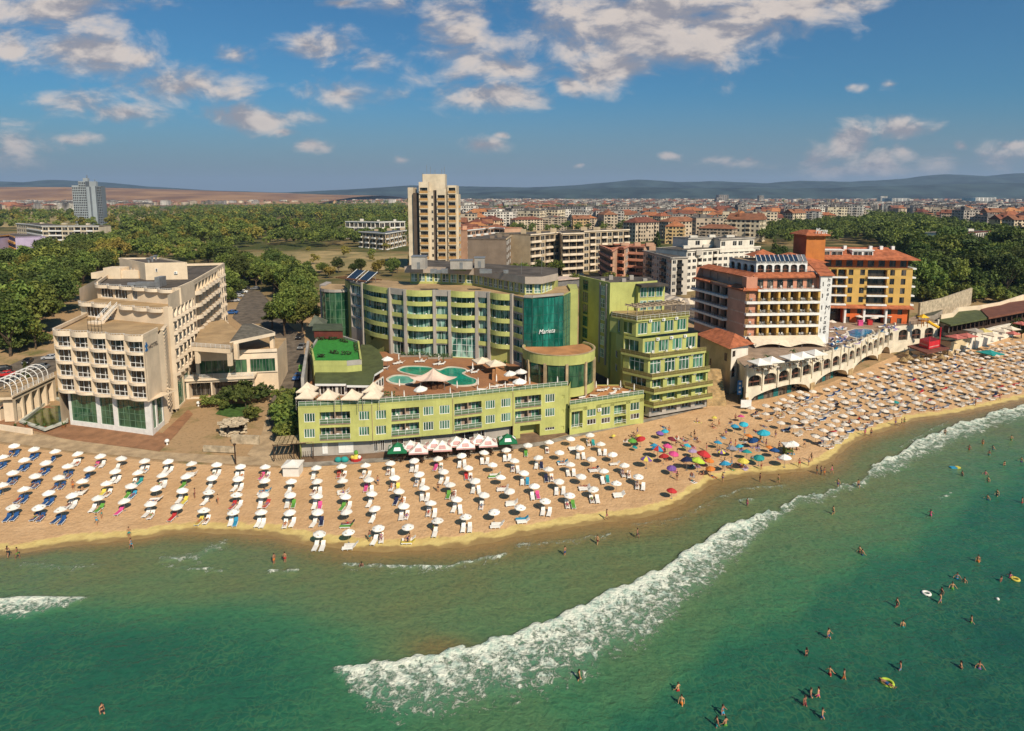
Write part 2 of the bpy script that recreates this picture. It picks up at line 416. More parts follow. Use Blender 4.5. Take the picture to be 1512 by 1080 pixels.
def ground_mat():
 m = bpy.data.materials.new('land'); m.use_nodes = True; t = m.node_tree; t.nodes.clear(); k = NT(t)
 pos = k.n('ShaderNodeNewGeometry').outputs['Position']; x, y, z = k.sep(pos)
 near = k.mix(k.ramp(k.noise(pos, .09, 5, .65), .50, .70), (.36, .235, .125), (.13, .125, .045))
 near = k.mix(k.math('MULTIPLY', k.ramp(k.noise(pos, 1.7, 4, .6), .45, .75), .5), near, (.16, .12, .06))
 mid = k.mix(k.ramp(k.noise(pos, .018, 4, .6), .42, .62), (.062, .072, .022), (.24, .165, .075))
 fv = k.vmath('MULTIPLY', pos, (1.0, .32, 1.0))
 vor = k.n('ShaderNodeTexVoronoi'); k.put(vor.inputs['Vector'], fv); vor.inputs['Scale'].default_value = .0028
 f1 = k.sep(vor.outputs['Color'])[0]
 fields = k.mix(k.ramp(f1, .3, .45), (.34, .21, .10), (.17, .09, .055))
 fields = k.mix(k.ramp(f1, .78, .82), fields, (.10, .11, .05))
 c = k.mix(k.ramp(y, 210, 330), near, mid); c = k.mix(k.ramp(y, 1500, 2600), c, fields)
 b = k.n('ShaderNodeBsdfPrincipled'); k.put(b.inputs['Base Color'], c); b.inputs['Roughness'].default_value = .95; b.inputs['Specular IOR Level'].default_value = .1
 bn = k.n('ShaderNodeBump'); bn.inputs['Strength'].default_value = .5; bn.inputs['Distance'].default_value = .2
 k.put(bn.inputs['Height'], k.noise(pos, 1.3, 6, .65)); k.put(b.inputs['Normal'], bn.outputs[0])
 o = k.n('ShaderNodeOutputMaterial'); t.links.new(b.outputs[0], o.inputs[0]); return m
xs = axis(-9000, 9000, -200, 300, 2.5); ys = axis(20, 12000, 70, 330, 2.5)
gx, gy, gq = grid(xs, ys)
struct(link(fastmesh('ground', np.stack([gx, gy, terrain(gx, gy)], 1), gq, ground_mat(), smooth=True), 'ground'))
import bmesh
def drape(name, pts, m, off=0.04, step=3.0, world=False, attr=None, kind='structure', z=None):
 "a sheet laid on the terrain: outline in picture points (or world points), cut every few metres so that it follows the ground"
 if not world: pts = [ground(*p) for p in pts]
 bm = bmesh.new(); f = bm.faces.new([bm.verts.new((p[0], p[1], 0)) for p in pts]); bm.normal_update()
 if f.normal.z < 0: bmesh.ops.reverse_faces(bm, faces=[f])
 bmesh.ops.triangulate(bm, faces=bm.faces[:])
 x0, x1 = min(p[0] for p in pts), max(p[0] for p in pts); y0, y1 = min(p[1] for p in pts), max(p[1] for p in pts)
 for a, b, ax in ((x0, x1, 0), (y0, y1, 1)):
  v = math.floor(a / step) * step + step
  while v < b:
   co = (v, 0, 0) if ax == 0 else (0, v, 0); no = (1, 0, 0) if ax == 0 else (0, 1, 0)
   bmesh.ops.bisect_plane(bm, geom=bm.verts[:] + bm.edges[:] + bm.faces[:], plane_co=co, plane_no=no); v += step
 for v in bm.verts: v.co.z = (tz(v.co.x, v.co.y) if z is None else z) + off
 me = bpy.data.meshes.new(name); bm.to_mesh(me); bm.free(); me.materials.append(m)
 if attr:
  a = me.attributes.new('d', 'FLOAT', 'POINT')
  co = np.zeros(len(me.vertices) * 3, np.float32); me.vertices.foreach_get('co', co); co = co.reshape(-1, 3)
  a.data.foreach_set('value', dshore(co[:, 0], co[:, 1]).astype(np.float32))
 me.polygons.foreach_set('use_smooth', [True] * len(me.polygons))
 o = link(me, name)
 if kind: o['kind'] = kind
 return o
def sand_mat():
 m = bpy.data.materials.new('sand'); m.use_nodes = True; t = m.node_tree; t.nodes.clear(); k = NT(t)
 pos = k.n('ShaderNodeNewGeometry').outputs['Position']
 d = k.n('ShaderNodeAttribute', attribute_name='d').outputs['Fac']
 dn = k.math('ADD', d, k.math('MULTIPLY', k.math('SUBTRACT', k.noise(pos, .35, 5, .6), .5), 3.2))
 c = k.mix(k.ramp(k.noise(pos, .12, 5, .65), .35, .7), (.565, .36, .19), (.475, .29, .145))
 c = k.mix(k.math('MULTIPLY', k.ramp(k.noise(pos, 2.2, 4, .75), .45, .66), .42), c, (.36, .215, .10))
 pale = k.mix(k.ramp(k.noise(pos, .5, 4, .6), .35, .65), (.56, .43, .16), (.47, .34, .125))
 c = k.mix(k.ramp(dn, 2.6, 2.0), c, pale)
 wet = k.mix(k.ramp(k.noise(pos, .45, 4, .6), .35, .65), (.26, .165, .062), (.33, .22, .085))
 c = k.mix(k.ramp(dn, .9, .2), c, wet)
 b = k.n('ShaderNodeBsdfPrincipled'); k.put(b.inputs['Base Color'], c); k.put(b.inputs['Roughness'], k.ramp(dn, .5, 1.2, .35, .95)); b.inputs['Specular IOR Level'].default_value = .25
 bn = k.n('ShaderNodeBump'); bn.inputs['Strength'].default_value = 1.0; bn.inputs['Distance'].default_value = .22
 h = k.math('ADD', k.noise(pos, 1.8, 5, .6), k.math('MULTIPLY', k.noise(pos, .5, 2, .5), 1.2))
 k.put(bn.inputs['Height'], k.math('MULTIPLY', h, k.ramp(dn, .6, 3, .08, 1))); k.put(b.inputs['Normal'], bn.outputs[0])
 o = k.n('ShaderNodeOutputMaterial'); t.links.new(b.outputs[0], o.inputs[0]); return m
BEACH_TOP = [(-80, 646), (0, 656), (100, 669), (250, 684), (440, 692), (520, 684), (640, 676), (800, 655), (850, 642), (950, 622), (1045, 598), (1095, 598), (1220, 568), (1300, 535), (1385, 500)]
bt = [ground(*p) for p in BEACH_TOP] + [Vector((160, 222, 0)), Vector((205, 268, 0)), Vector((330, 330, 0))]
bl = [Vector((x, float(np.interp(x, SX, SY)) - 9, 0)) for x in (330, 260, 200, 160, 126, 110, 90, 76, 66, 60, 52, 42, 35, 27, 18, 8, 0, -10, -19, -28, -36, -46, -56, -64, -72, -110)]
drape('beach', bt + bl, sand_mat(), .03, 1.6, True, True)
# ------------------------------------------------------------------ sea
def sstep(a, b, v):
 t = np.clip((v - a) / (b - a), 0, 1); return t * t * (3 - 2 * t)
xs = axis(-6000, 6000, -80, 145, .5, 1.25); ys = axis(-40, 1500, 54, 165, .5, 1.3)
gx, gy, gq = grid(xs, ys)
dep = gy * CT - (0 - CZ) * ST; ppx = PX + FPX * gx / np.maximum(dep, 1); ppy = PY - FPX * (gy * ST + (0 - CZ) * CT) / np.maximum(dep, 1)
ds = -dshore(gx, gy)
wid = np.interp(ppx, [0, 300, 600, 850, 1100, 1300, 1512], [3.0, 5.0, 6.5, 9, 11, 7, 7])
chan = np.interp(ppx, [0, 870, 1000, 1150, 1300, 1400, 1512], [1300, 1080, 985, 890, 812, 750, 690])
wob = 10 * np.sin(ppx * .031) + 7 * np.sin(ppx * .083 + 1)
deep = sstep(-8, 45, ppy - chan + wob) * .6 + sstep(20, 260, ppy - chan) * .4
leftg = sstep(860, 950, ppy) * sstep(640, 300, ppx) * .30
bank = np.exp(-(((ppx - 655) / 60) ** 2 + ((ppy - 958) / 22) ** 2))
tone = .36 * sstep(0.0, 1.0, ds / wid) + .20 * sstep(4, 24, ds - wid * .6) + .40 * deep + leftg - .35 * bank
CREST = [(490, 988), (520, 985), (560, 980), (600, 976), (650, 967), (700, 955), (750, 941), (800, 922), (840, 905), (880, 885), (920, 866), (970, 846), (1000, 826), (1030, 806), (1060, 787), (1085, 773), (1110, 765), (1145, 756),
  (1165, 741), (1200, 731), (1240, 720), (1268, 712), (1290, 690), (1330, 668), (1380, 640), (1440, 620), (1512, 597), (1600, 570)]
CW = [(490, 6), (520, 40), (560, 78), (620, 95), (700, 88), (780, 100), (850, 112), (900, 100), (960, 100), (1010, 80), (1060, 72), (1100, 48), (1145, 16), (1165, 16), (1220, 14), (1268, 9), (1300, 24), (1380, 30), (1440, 24), (1512, 22), (1600, 20)]
cy = np.interp(ppx, [p[0] for p in CREST], [p[1] for p in CREST]); cw = np.interp(ppx, [p[0] for p in CW], [p[1] for p in CW])
cy = cy + 2.5 * np.sin(ppx * .11) + 1.5 * np.sin(ppx * .29 + 2)
tt = (ppy - cy) / cw
foam = np.where((tt > -.02) & (ppx > 488), (.75 * np.exp(-np.maximum(tt, 0) * 11) + .74 * np.exp(-np.maximum(tt, 0) * .62)) * sstep(1.3, .6, tt) * sstep(-.02, .03, tt), 0)
foam *= np.interp(ppx, [488, 500, 1120, 1150, 1190, 1260, 1300, 1512], [.3, .95, 1, .75, .62, .6, .9, .85])
c2 = np.interp(ppx, [-50, 0, 60, 125], [886, 885, 882, 882]); w2 = np.interp(ppx, [-50, 0, 40, 100, 127], [30, 30, 31, 14, 3]); t2 = (ppy - c2) / w2
foam = np.maximum(foam, np.where((t2 > -.02) & (ppx < 128), np.exp(-np.maximum(t2, 0) * 1.0) * sstep(1.2, .8, t2) * sstep(-.02, .05, t2), 0))
def thin(pts, w, st):
 global foam
 yy = np.interp(ppx, [p[0] for p in pts], [p[1] for p in pts]) + .9 * np.sin(ppx * .2)
 ok = (ppx > pts[0][0]) & (ppx < pts[-1][0]); e = np.abs(ppy - yy)
 below = np.where(ppy > yy, np.exp(-(ppy - yy) / (w * 2.6)) * .55, 0)
 foam = np.maximum(foam, np.where(ok, np.maximum(np.exp(-(e / w) ** 2) * st, below * st), 0))
thin([(505, 833), (535, 836), (600, 838), (660, 838), (700, 829), (748, 820)], 2.6, .58)
thin([(396, 845), (440, 844)], 1.2, .7); thin([(30, 833), (90, 838), (160, 835)], 3, .28); thin([(235, 828), (290, 822), (335, 800)], 7, .33); thin([(250, 838), (330, 843)], 2, .4)
thin([(930, 775), (1000, 768), (1050, 740), (1100, 722), (1160, 718)], 1.6, .36); thin([(1090, 742), (1105, 737), (1112, 739)], 2, .6); thin([(1385, 735), (1405, 729)], 1.3, .6); thin([(1330, 660), (1400, 622)], 1.5, .35)
thin([(760, 806), (840, 800), (900, 790)], 3, .26)
zz = .45 * foam * np.clip(tt < 3, 0, 1) + .035 * np.sin(gx * 1.1 + gy * .8) + .03 * np.sin(gy * 1.7 - gx * .5)
far = (gx < -82) | (gx > 147) | (gy < 53) | (gy > 168)
zz = np.where(far, 0, zz) * sstep(-.5, 4, ds); zz = np.where(ds < 0, zz * 0, zz)
def sea_mat():
 m = bpy.data.materials.new('sea_water'); m.use_nodes = True; t = m.node_tree; t.nodes.clear(); k = NT(t)
 pos = k.n('ShaderNodeNewGeometry').outputs['Position']
 A = lambda n: k.n('ShaderNodeAttribute', attribute_name=n).outputs['Fac']
 tn = k.math('ADD', A('tone'), k.math('MULTIPLY', k.math('SUBTRACT', k.noise(pos, .10, 4, .6), .5), .30))
 rp = k.n('ShaderNodeValToRGB'); k.put(rp.inputs[0], tn); cr = rp.color_ramp
 for i, (p, c) in enumerate([(0.0, (.25, .155, .06)), (.20, (.160, .135, .055)), (.42, (.105, .160, .070)), (.60, (.045, .150, .070)), (.80, (.021, .110, .062)), (1.0, (.012, .074, .051))]):
  e = cr.elements[i] if i < 2 else cr.elements.new(p)
  e.position = p; e.color = (*c, 1)
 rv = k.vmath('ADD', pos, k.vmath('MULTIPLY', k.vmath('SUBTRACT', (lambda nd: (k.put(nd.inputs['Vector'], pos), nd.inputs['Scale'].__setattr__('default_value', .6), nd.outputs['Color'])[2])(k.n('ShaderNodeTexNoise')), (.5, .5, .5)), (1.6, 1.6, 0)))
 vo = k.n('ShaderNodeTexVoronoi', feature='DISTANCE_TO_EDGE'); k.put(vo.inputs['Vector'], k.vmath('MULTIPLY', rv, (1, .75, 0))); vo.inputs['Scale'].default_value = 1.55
 caustic = k.ramp(vo.outputs['Distance'], .16, .0)  # net of caustic light, painted into the water colour as paler lines
 caustic = k.math('MULTIPLY', caustic, k.ramp(k.noise(pos, .13, 4, .65), .36, .64, .1, 1.0))
 c = k.mix(k.math('MULTIPLY', caustic, .17), rp.outputs[0], (.15, .26, .085))
 dark = k.ramp(k.noise(k.vmath('MULTIPLY', rv, (.9, 1.5, 0)), 1.5, 4, .65), .42, .70)
 c = k.mix(k.math('MULTIPLY', dark, .42), c, (.008, .055, .032))
 c = k.mix(k.ramp(A('tone'), .12, .0), c, rp.outputs[0])
 fn = k.math('ADD', k.math('MULTIPLY', k.math('SUBTRACT', k.noise(pos, .75, 6, .72, 1.0), .5), 2.5), k.math('MULTIPLY', k.math('SUBTRACT', k.noise(pos, 2.6, 4, .7), .5), 1.3))
 fo = A('foam'); fa = k.ramp(k.math('ADD', fo, fn), .27, .74)
 fa = k.math('MULTIPLY', fa, k.ramp(fo, .01, .16))
 milky = k.math('MULTIPLY', k.ramp(fo, .05, .75), .42)
 c = k.mix(milky, c, (.17, .33, .24))
 fc = k.mix(k.ramp(k.noise(pos, 1.1, 4, .6), .4, .7), (.74, .75, .61), (.40, .52, .42))
 c = k.mix(fa, c, fc)
 b = k.n('ShaderNodeBsdfPrincipled'); k.put(b.inputs['Base Color'], c); k.put(b.inputs['Roughness'], k.math('MULTIPLY_ADD', fa, .6, .10)); b.inputs['IOR'].default_value = 1.33
 b.inputs['Specular IOR Level'].default_value = .34
 h = k.math('ADD', k.noise(k.vmath('MULTIPLY', rv, (.8, 1.25, 0)), .85, 3, .55), k.math('MULTIPLY', k.noise(pos, 3.2, 3, .6), .28))
 h = k.math('ADD', h, k.math('MULTIPLY', fa, k.math('ADD', .35, k.noise(pos, 2.6, 4, .7))))
 bn = k.n('ShaderNodeBump'); bn.inputs['Strength'].default_value = .85; bn.inputs['Distance'].default_value = .30
 k.put(bn.inputs['Height'], h); k.put(b.inputs['Normal'], bn.outputs[0])
 o = k.n('ShaderNodeOutputMaterial'); t.links.new(b.outputs[0], o.inputs[0]); return m
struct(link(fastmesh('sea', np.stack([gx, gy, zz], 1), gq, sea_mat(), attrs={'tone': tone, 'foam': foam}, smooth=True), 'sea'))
# ------------------------------------------------------------------ hills, fields and the far bay
def ridge(name, prof, Y0, Y1, m, seed=0, rough=.06, nx=260, ny=26):
 "a range of hills whose skyline (picture points) stands at a distance between Y0 and Y1"
 rg = np.random.default_rng(seed); Ym = (Y0 + Y1) / 2
 pts = [Vector((ray(a, b).x, ray(a, b).y, ray(a, b).z)) for a, b in prof]
 X = np.array([p.x / p.y * Ym for p in pts]); H = np.array([CZ + p.z / p.y * Ym - 9.0 for p in pts])
 gx_ = np.linspace(X[0], X[-1], nx); gy_ = np.linspace(Y0, Y1, ny); XX, YY = np.meshgrid(gx_, gy_)
 h = np.interp(XX, X, H); t = (YY - Y0) / (Y1 - Y0)
 bell = np.clip(np.sin(np.pi * np.clip(t, 0, 1)), 0, 1) ** .8
 nz = np.zeros_like(XX)
 for oc in range(7):
  fx = (2 ** oc) * 2.2 / (Y1 - Y0); a, b, c, d = rg.uniform(0, 6.28, 4)
  nz += np.sin(XX * fx * (1 + .3 * np.sin(a)) + b + 1.5 * np.sin(YY * fx + d)) * np.sin(YY * fx * 1.3 + c) / (1.7 ** oc)
 z = 9.0 + h * bell * (1 + rough * 3 * nz * (1 - bell * .8)) + rough * .35 * h * nz * bell
 z = np.maximum(z, 2.0)
 i = np.arange(nx - 1)[None, :] + np.arange(ny - 1)[:, None] * nx
 return struct(link(fastmesh(name, np.stack([XX.ravel(), YY.ravel(), z.ravel() - 1.5], 1), np.stack([i, i + 1, i + 1 + nx, i + nx], -1).reshape(-1, 4), m, smooth=True), name))
hill_m = mat('wooded_hill', (.04, .06, .055), .95, .35, .004, spec=.05)
field_m = mat('ploughed_field', (.30, .175, .09), .95, .2, .003, spec=.05, col2=(.14, .075, .05))
ridge('hills', [(-420, 275), (-100, 272), (0, 268), (50, 271), (85, 267), (150, 271), (200, 276), (300, 281), (420, 284), (520, 279), (610, 274), (700, 276), (780, 277), (850, 274), (940, 267), (1000, 271), (1060, 269), (1130, 270), (1180, 265), (1250, 267), (1330, 264), (1390, 258), (1450, 261), (1512, 254), (1600, 250), (1750, 256), (1900, 262)], 7500, 10500, hill_m, 3)
ridge('foothills', [(640, 287), (760, 281), (830, 279), (930, 277), (1050, 277), (1150, 279), (1300, 277), (1400, 272), (1512, 270), (1700, 268)], 5600, 7400, hill_m, 5)
ridge('fields', [(-400, 279), (0, 277), (120, 277), (250, 280), (380, 284), (470, 287), (560, 289)], 3000, 6000, field_m, 9, .02)
bay_m = mat('far_bay_water', (.05, .12, .17), .25, .05, .01)
struct(link(fastmesh('bay', [(1050, 2500, 9.6), (3000, 2600, 9.6), (3400, 3800, 9.6), (1500, 3600, 9.6)], [(0, 1, 2, 3)], bay_m), 'bay'))
# ------------------------------------------------------------------ paths and roads
asphalt = mat('asphalt', (.145, .115, .085), .9, .25, .5, fine=.3)
paving = mat('worn_paving', (.44, .315, .185), .9, .16, .5, bump=.3, fine=.3)
brickpave = mat('red_brick_paving', (.30, .15, .075), .9, .15, .5, fine=.3)
drape('promenade', [(-60, 622), (0, 632), (45, 640), (110, 651), (235, 668), (345, 674), (400, 676), (440, 676), (442, 688), (400, 689), (250, 681), (100, 666.5), (0, 653), (-60, 645)], paving, .07)
drape('promenade', [(443, 684), (640, 673.5), (800, 653), (850, 640.5), (950, 620.5), (1046, 597), (1043, 601), (950, 625), (850, 646), (800, 659), (640, 679), (520, 686), (443, 691)], concrete, .10)
drape('yard', [(443, 684), (640, 673), (800, 652.5), (838, 641.5), (850, 640), (950, 620), (1043, 596.5), (1040, 585), (940, 612), (838, 630), (795, 640), (660, 650), (444, 660)], mat('brown_shop_paving', (.20, .125, .075), .9, .2, .5, fine=.3), .07)
drape('street', [(403, 645), (441, 640), (447, 560), (450, 500), (428, 482), (404, 452), (384, 430), (366, 428), (352, 448), (343, 470), (356, 480), (385, 478), (413, 505), (411, 545), (402, 585), (394, 610)], asphalt, .06)
drape('street', [(-40, 536), (0, 546), (40, 528), (86, 524), (88, 545), (60, 560), (0, 574), (-40, 570)], asphalt, .06)
drape('path', [(365, 672), (415, 690), (438, 676), (404, 646), (394, 612), (387, 640)], paving, .06)
drape('yard', [(-20, 632), (45, 635), (100, 650), (236, 667), (262, 640), (285, 612), (278, 605), (240, 640), (105, 610), (40, 590), (-20, 600)], brickpave, .05)
meadow = mat('dry_meadow', (.36, .255, .115), .95, .2, .05, fine=.35, col2=(.15, .135, .045))
drape('meadow', [(338, 400), (470, 402), (602, 399), (602, 376), (480, 371), (345, 374)], meadow, .25, 14)
drape('meadow', [(228, 374), (345, 376), (350, 364), (300, 356), (235, 358)], meadow, .25, 14)
drape('meadow', [(-60, 338), (105, 334), (160, 330), (330, 320), (330, 312), (-60, 311)], meadow, .3, 40)
drape('lawn', [(318, 612), (330, 598), (365, 596), (372, 612), (345, 618)], mat('lawn_grass', (.06, .12, .02), .95, .25, 1.0, fine=.4), .06)
drape('street', [(760, 408), (1010, 470), (1075, 470), (1060, 455), (960, 428), (850, 408), (775, 398)], asphalt, .06)
def air():
 m = bpy.data.materials.new('haze'); m.use_nodes = True; t = m.node_tree; t.nodes.clear()
 v = t.nodes.new('ShaderNodeVolumePrincipled'); v.inputs['Density'].default_value = 5.5e-5; v.inputs['Color'].default_value = (.50, .70, 1.0, 1); v.inputs['Anisotropy'].default_value = .1
 o = t.nodes.new('ShaderNodeOutputMaterial'); t.links.new(v.outputs[0], o.inputs['Volume'])
 b = MB(); b.bx(-16000, 16000, -600, 17000, -6.2, 520); tag(b.build('haze', [m]), 'thin blue haze over the far town and hills', kind='stuff')
air()
# ------------------------------------------------------------------ beige stepped hotel on the left
def poly_walls(mb, poly, z0, z1, mi=0):
 for i in range(len(poly) - 1):
  a, b = poly[i], poly[i + 1]
  mb.poly([(a[0], a[1], z0), (b[0], b[1], z0), (b[0], b[1], z1), (a[0], a[1], z1)], mi)
def parapet(mb, pts, z0, z1, th=.3, mi=0, closed=False):
 n = len(pts)
 for i in range(n if closed else n - 1):
  F = Fac(pts[i], pts[(i + 1) % n]); F.box(mb, 0, F.L, z0, z1, -th, 0, mi)
def ac_unit(fac, u, z, parent, n=0.0):
 if 'ac' not in CACHE:
  m = MB(); m.bx(0, .8, -.35, 0, 0, .6, 0); m.tube((.3, -.36, .3), (.3, -.355, .3), .22, n=10, mi=1); CACHE['ac'] = m.mesh('air_conditioner', [frame_w, steel])
 return fac.put(CACHE['ac'], 'air_conditioner', parent, u, z, n)
def beige_hotel():
 A1, B1 = Vector((-94.6, 130.0)), Vector((-72.4, 123.6))
 h = thing('beige_hotel', 'stepped cream hotel with rows of bowed balconies above green glass, left of the street', 'hotel', (A1.x, A1.y, 2.4))
 f1 = Fac(A1, B1); b1r = Vector((-73.4, 130.8)); A2, B2 = Vector((-101.0, 148.5)), Vector((-75.0, 138.4))
 A3, B3 = Vector((-102.0, 156.5)), Vector((-77.0, 146.4)); stp = Vector((-79.4, 159.0)); far = Vector((-90.7, 202.0)); farL = Vector((-119.0, 194.5))
 w = MB()
 # ground storey, set in, with three tall glazed bays
 fg = Fac(f1.P(.9, 0, -1.2).xy, f1.P(f1.L - .6, 0, -1.2).xy)
 bays = []
 for x0, x1 in ((105, 144.5), (149, 169), (174, 215.5)):
  u0 = fg.uz(x0, 620)[0]; u1 = fg.uz(x1, 630)[0]; bays.append((max(u0, .5), min(u1, fg.L - .5), 3.0, 8.9, .35))
 fg.wall(w, 1.8, 9.6, bays, 1)
 for (a, b, c, d, e) in bays:
  fg.put(win_mesh(b - a, d - c, 5 if b - a > 5 else 3, 4, g_front, mat('green_frame', (.13, .22, .14), .5), .08), 'window', h, a, c, -.3)
 fs = Fac(fg.P(fg.L, 0).xy, fg.P(fg.L, 0, 0).xy + Vector((-1.0, 7.0)))
 so_ = [(.7, 2.3, 3.0, 8.9, .3), (3.0, 5.6, 3.0, 8.9, .3)]; fs.wall(w, 1.8, 9.6, so_, 1)
 for (a, b, c, d, e) in so_: fs.put(win_mesh(b - a, d - c, 2, 4, g_front, mat('green_frame', (.13, .22, .14), .5), .08), 'window', h, a, c, -.25)
 poly_walls(w, [f1.P(f1.L, 0, -.1).xy, fg.P(fg.L, 0, -7).xy, fg.P(0, 0, -7).xy, f1.P(0, 0, -.1).xy], 9.3, 9.6, 0)
 # front block: four storeys of five bowed balconies
 n = 5; bw = f1.L / n; ops = []
 for i in range(n):
  for j in range(4): ops.append((i * bw + .28, (i + 1) * bw - .28, 9.75 + 3.1 * j + .05, 9.75 + 3.1 * j + 2.72, .75))
 f1.wall(w, 9.45, 22.3, ops, 0)
 w.poly([f1.P(0, 9.45), f1.P(0, 9.45, -6), f1.P(f1.L, 9.45, -6), f1.P(f1.L, 9.45)], 0)
 rim = mat('beige_rail', (.55, .46, .37), .7, .08)
 for i in range(n):
  for j in range(4):
   zz = 9.75 + 3.1 * j
   f1.put(curved_balcony(bw - .25, .05, .34, cream_d, .70, frame_w), 'balcony', h, i * bw + .12, zz, 0)
   f1.put(win_mesh(bw - .62, 2.55, 3, 1, g_dark, frame_w, .12, .36), 'window', h, i * bw + .31, zz + .1, -.68)
   if j == 3: f1.put(curved_balcony(bw - .05, .05, .55, cream_d, .70, frame_w, .55), 'parapet', h, i * bw + .02, 22.2, 0)
 # sides and terraces of the three tiers
 fr = Fac(B1, b1r); fr.wall(w, 9.45, 22.3, [], 0); fr.box(w, 0, fr.L, 22.3, 23.0, -.3, .05, 0)
 for j in range(40):   # blind slats of the saw-tooth wall
  pass
 fz = Fac(b1r, Vector((-75.6, 139.2)))
 zig = [b1r + (Vector((-76.4, 138.9)) - b1r) * (k / 6) for k in range(7)]
 for k in range(6):
  F = Fac(zig[k], zig[k] + (zig[k + 1] - zig[k]) + Vector((.55, .1))); F.wall(w, 1.8, 21.6, [], 0)
  F2 = Fac(F.B, zig[k + 1]); F2.wall(w, 1.8, 21.6, [], 0)
 for k in range(2, 26):
  F = Fac(zig[2], zig[5]); F.box(w, 0, F.L, 3 + .75 * k, 3.28 + .75 * k, 0, .75, 0)
 w.poly([(p.x, p.y, 22.0) for p in (A1, B1, b1r, zig[-1], A2)], 2)
 Fl = Fac(A2 + Vector((1.5, 0)), A1); Fl.wall(w, 1.8, 22.3, [], 0); Fl.box(w, 0, Fl.L, 22.3, 23.0, -.3, .05, 0)
 for (a, b, z0, z1, wins) in ((A2, B2, 21.8, 25.3, ((128, 148), (150, 164))), (A3, B3, 25.0, 28.4, ((149, 167), (169, 188), (195, 203)))):
  F = Fac(a, b); ops = []
  for x0, x1 in wins:
   u0, u1 = F.uz(x0, 470 if z0 < 22 else 440)[0], F.uz(x1, 470 if z0 < 22 else 440)[0]; ops.append((u0, u1, z0 + .4, z0 + 2.7, .4))
  F.wall(w, z0, z1, ops, 0)
  for o in ops: F.put(win_mesh(o[1] - o[0], 2.3, 4, 1, g_dark, frame_w, .1), 'window', h, o[0], o[2], -.35)
  nb = 6; pw = (F.L - 1.6) / nb
  for i in range(nb):
   if z0 < 22 and i == 2: continue
   F.put(curved_balcony(pw - .05, .55, .42, cream_d, .6, frame_w, .35), 'parapet', h, .1 + i * pw, z1 - .25, 0)
  F.box(w, F.L - 1.5, F.L, z0 - 19 if z0 < 22 else z0, z1 + .6, -1, .12, 0)
 w.poly([(p.x, p.y, 25.05) for p in (A2, B2, B3, A3)], 2)
 # outside stair between two tiers
 F = Fac(A2, B2); u0 = F.uz(166, 462)[0]
 st = MB()
 for k in range(12): F.box(st, u0 + .3, u0 + 2.1, 25.0 - .27 * (k + 1), 25.15 - .27 * k, .3 + .32 * k, .62 + .32 * k, 0)
 F.box(st, u0 - .6, u0 + 2.6, 21.9, 22.5, 4.0, 5.6, 0); st.build('stair', [cream_d], h)
 rl = MB()
 for uu in (u0 + .2, u0 + 2.2):
  rl.tube(F.P(uu, 26.2, .3), F.P(uu, 23.1, 4.1), .05); rl.tube(F.P(uu, 25.8, .3), F.P(uu, 22.7, 4.1), .04)
  for k in range(6): rl.tube(F.P(uu, 25.0 - .6 * k, .4 + .75 * k), F.P(uu, 26.1 - .6 * k, .4 + .75 * k), .03, n=4)
 rl.build('handrail', [frame_w], h)
 # long right side: saw-tooth balconies, then scalloped ones
 fa, fb = Fac(B2, stp), Fac(stp, far)
 lv = [9.9 + 3.1 * j for j in range(6)]
 oa = [(1.6, fa.L - .4, z + .1, z + 2.5, 1.3) for z in lv[:5]] + [(2.2, 7, 2.6, 8.6, .3), (8, 12, 2.6, 8.6, .3)]
 fa.wall(w, 1.8, 28.6, oa, 0)
 for a, b in ((2.2, 7), (8, 12)): fa.put(win_mesh(b - a, 6, 4, 4, g_front, mat('green_frame', (.13, .22, .14), .5), .08), 'window', h, a, 2.6, -.25)
 for z in lv[:5] + [lv[5]]:
  if z > 25.3 and False: continue
  nb = 6; bw_ = (fa.L - 2.0) / nb
  if ('saw', 1) not in CACHE:
   m = MB(); m.add([(0, 0, 0), (bw_, 0, 0), (bw_ * .42, -.75, 0), (0, 0, .62), (bw_, 0, .62), (bw_ * .42, -.75, .62)], [(0, 2, 1), (0, 3, 5, 2), (2, 5, 4, 1), (3, 4, 5)], 0)
   m.add([(.05, -.08, .6), (bw_ * .62, -.08, .6), (bw_ * .33, -.08, 2.7), (.05, .5, .6), (bw_ * .62, .5, .6), (bw_ * .33, .5, 2.7)], [(0, 1, 2), (5, 4, 3), (0, 2, 5, 3), (1, 4, 5, 2)], 0)
   CACHE[('saw', 1)] = m.mesh('balcony', [cream_d])
  if z < 24:
   for i in range(nb): fa.put(CACHE[('saw', 1)], 'balcony', h, 1.8 + i * bw_, z, .02)
 ob = []
 for z in lv[:6]:
  for i in range(7): ob.append((1.0 + i * 4.4, 1.0 + i * 4.4 + 3.9, z + .1, z + 2.5, 1.2))
  for i in range(3): ob.append((32.4 + i * 3.6, 32.4 + i * 3.6 + 3.2, z + .1, z + 2.5, 1.2))
 fb.wall(w, 6, 28.6, ob, 0)
 for z in lv:
  for i in range(7): fb.put(curved_balcony(4.2, .25, .85, cream_d, 1.0, None, .16), 'balcony', h, .9 + i * 4.4, z, 0)
  for i in range(3): fb.put(CACHE[('saw', 1)], 'balcony', h, 32.3 + i * 3.6, z, .02)
 bk = MB()
 for F, oo in ((fa, oa[:5]), (fb, ob)):
  for o in oo: bk.poly([F.P(o[0], o[2], -o[4] + .02), F.P(o[1], o[2], -o[4] + .02), F.P(o[1], o[3], -o[4] + .02), F.P(o[0], o[3], -o[4] + .02)])
 tag(bk.build('balcony_door', [g_dark], h), kind='stuff')
 # back, left side, roofs, penthouse
 poly_walls(w, [far, farL, A2], 6, 28.6, 0)
 w.poly([(p.x, p.y, 28.1) for p in (A3, B3, stp, far, farL)], 3)
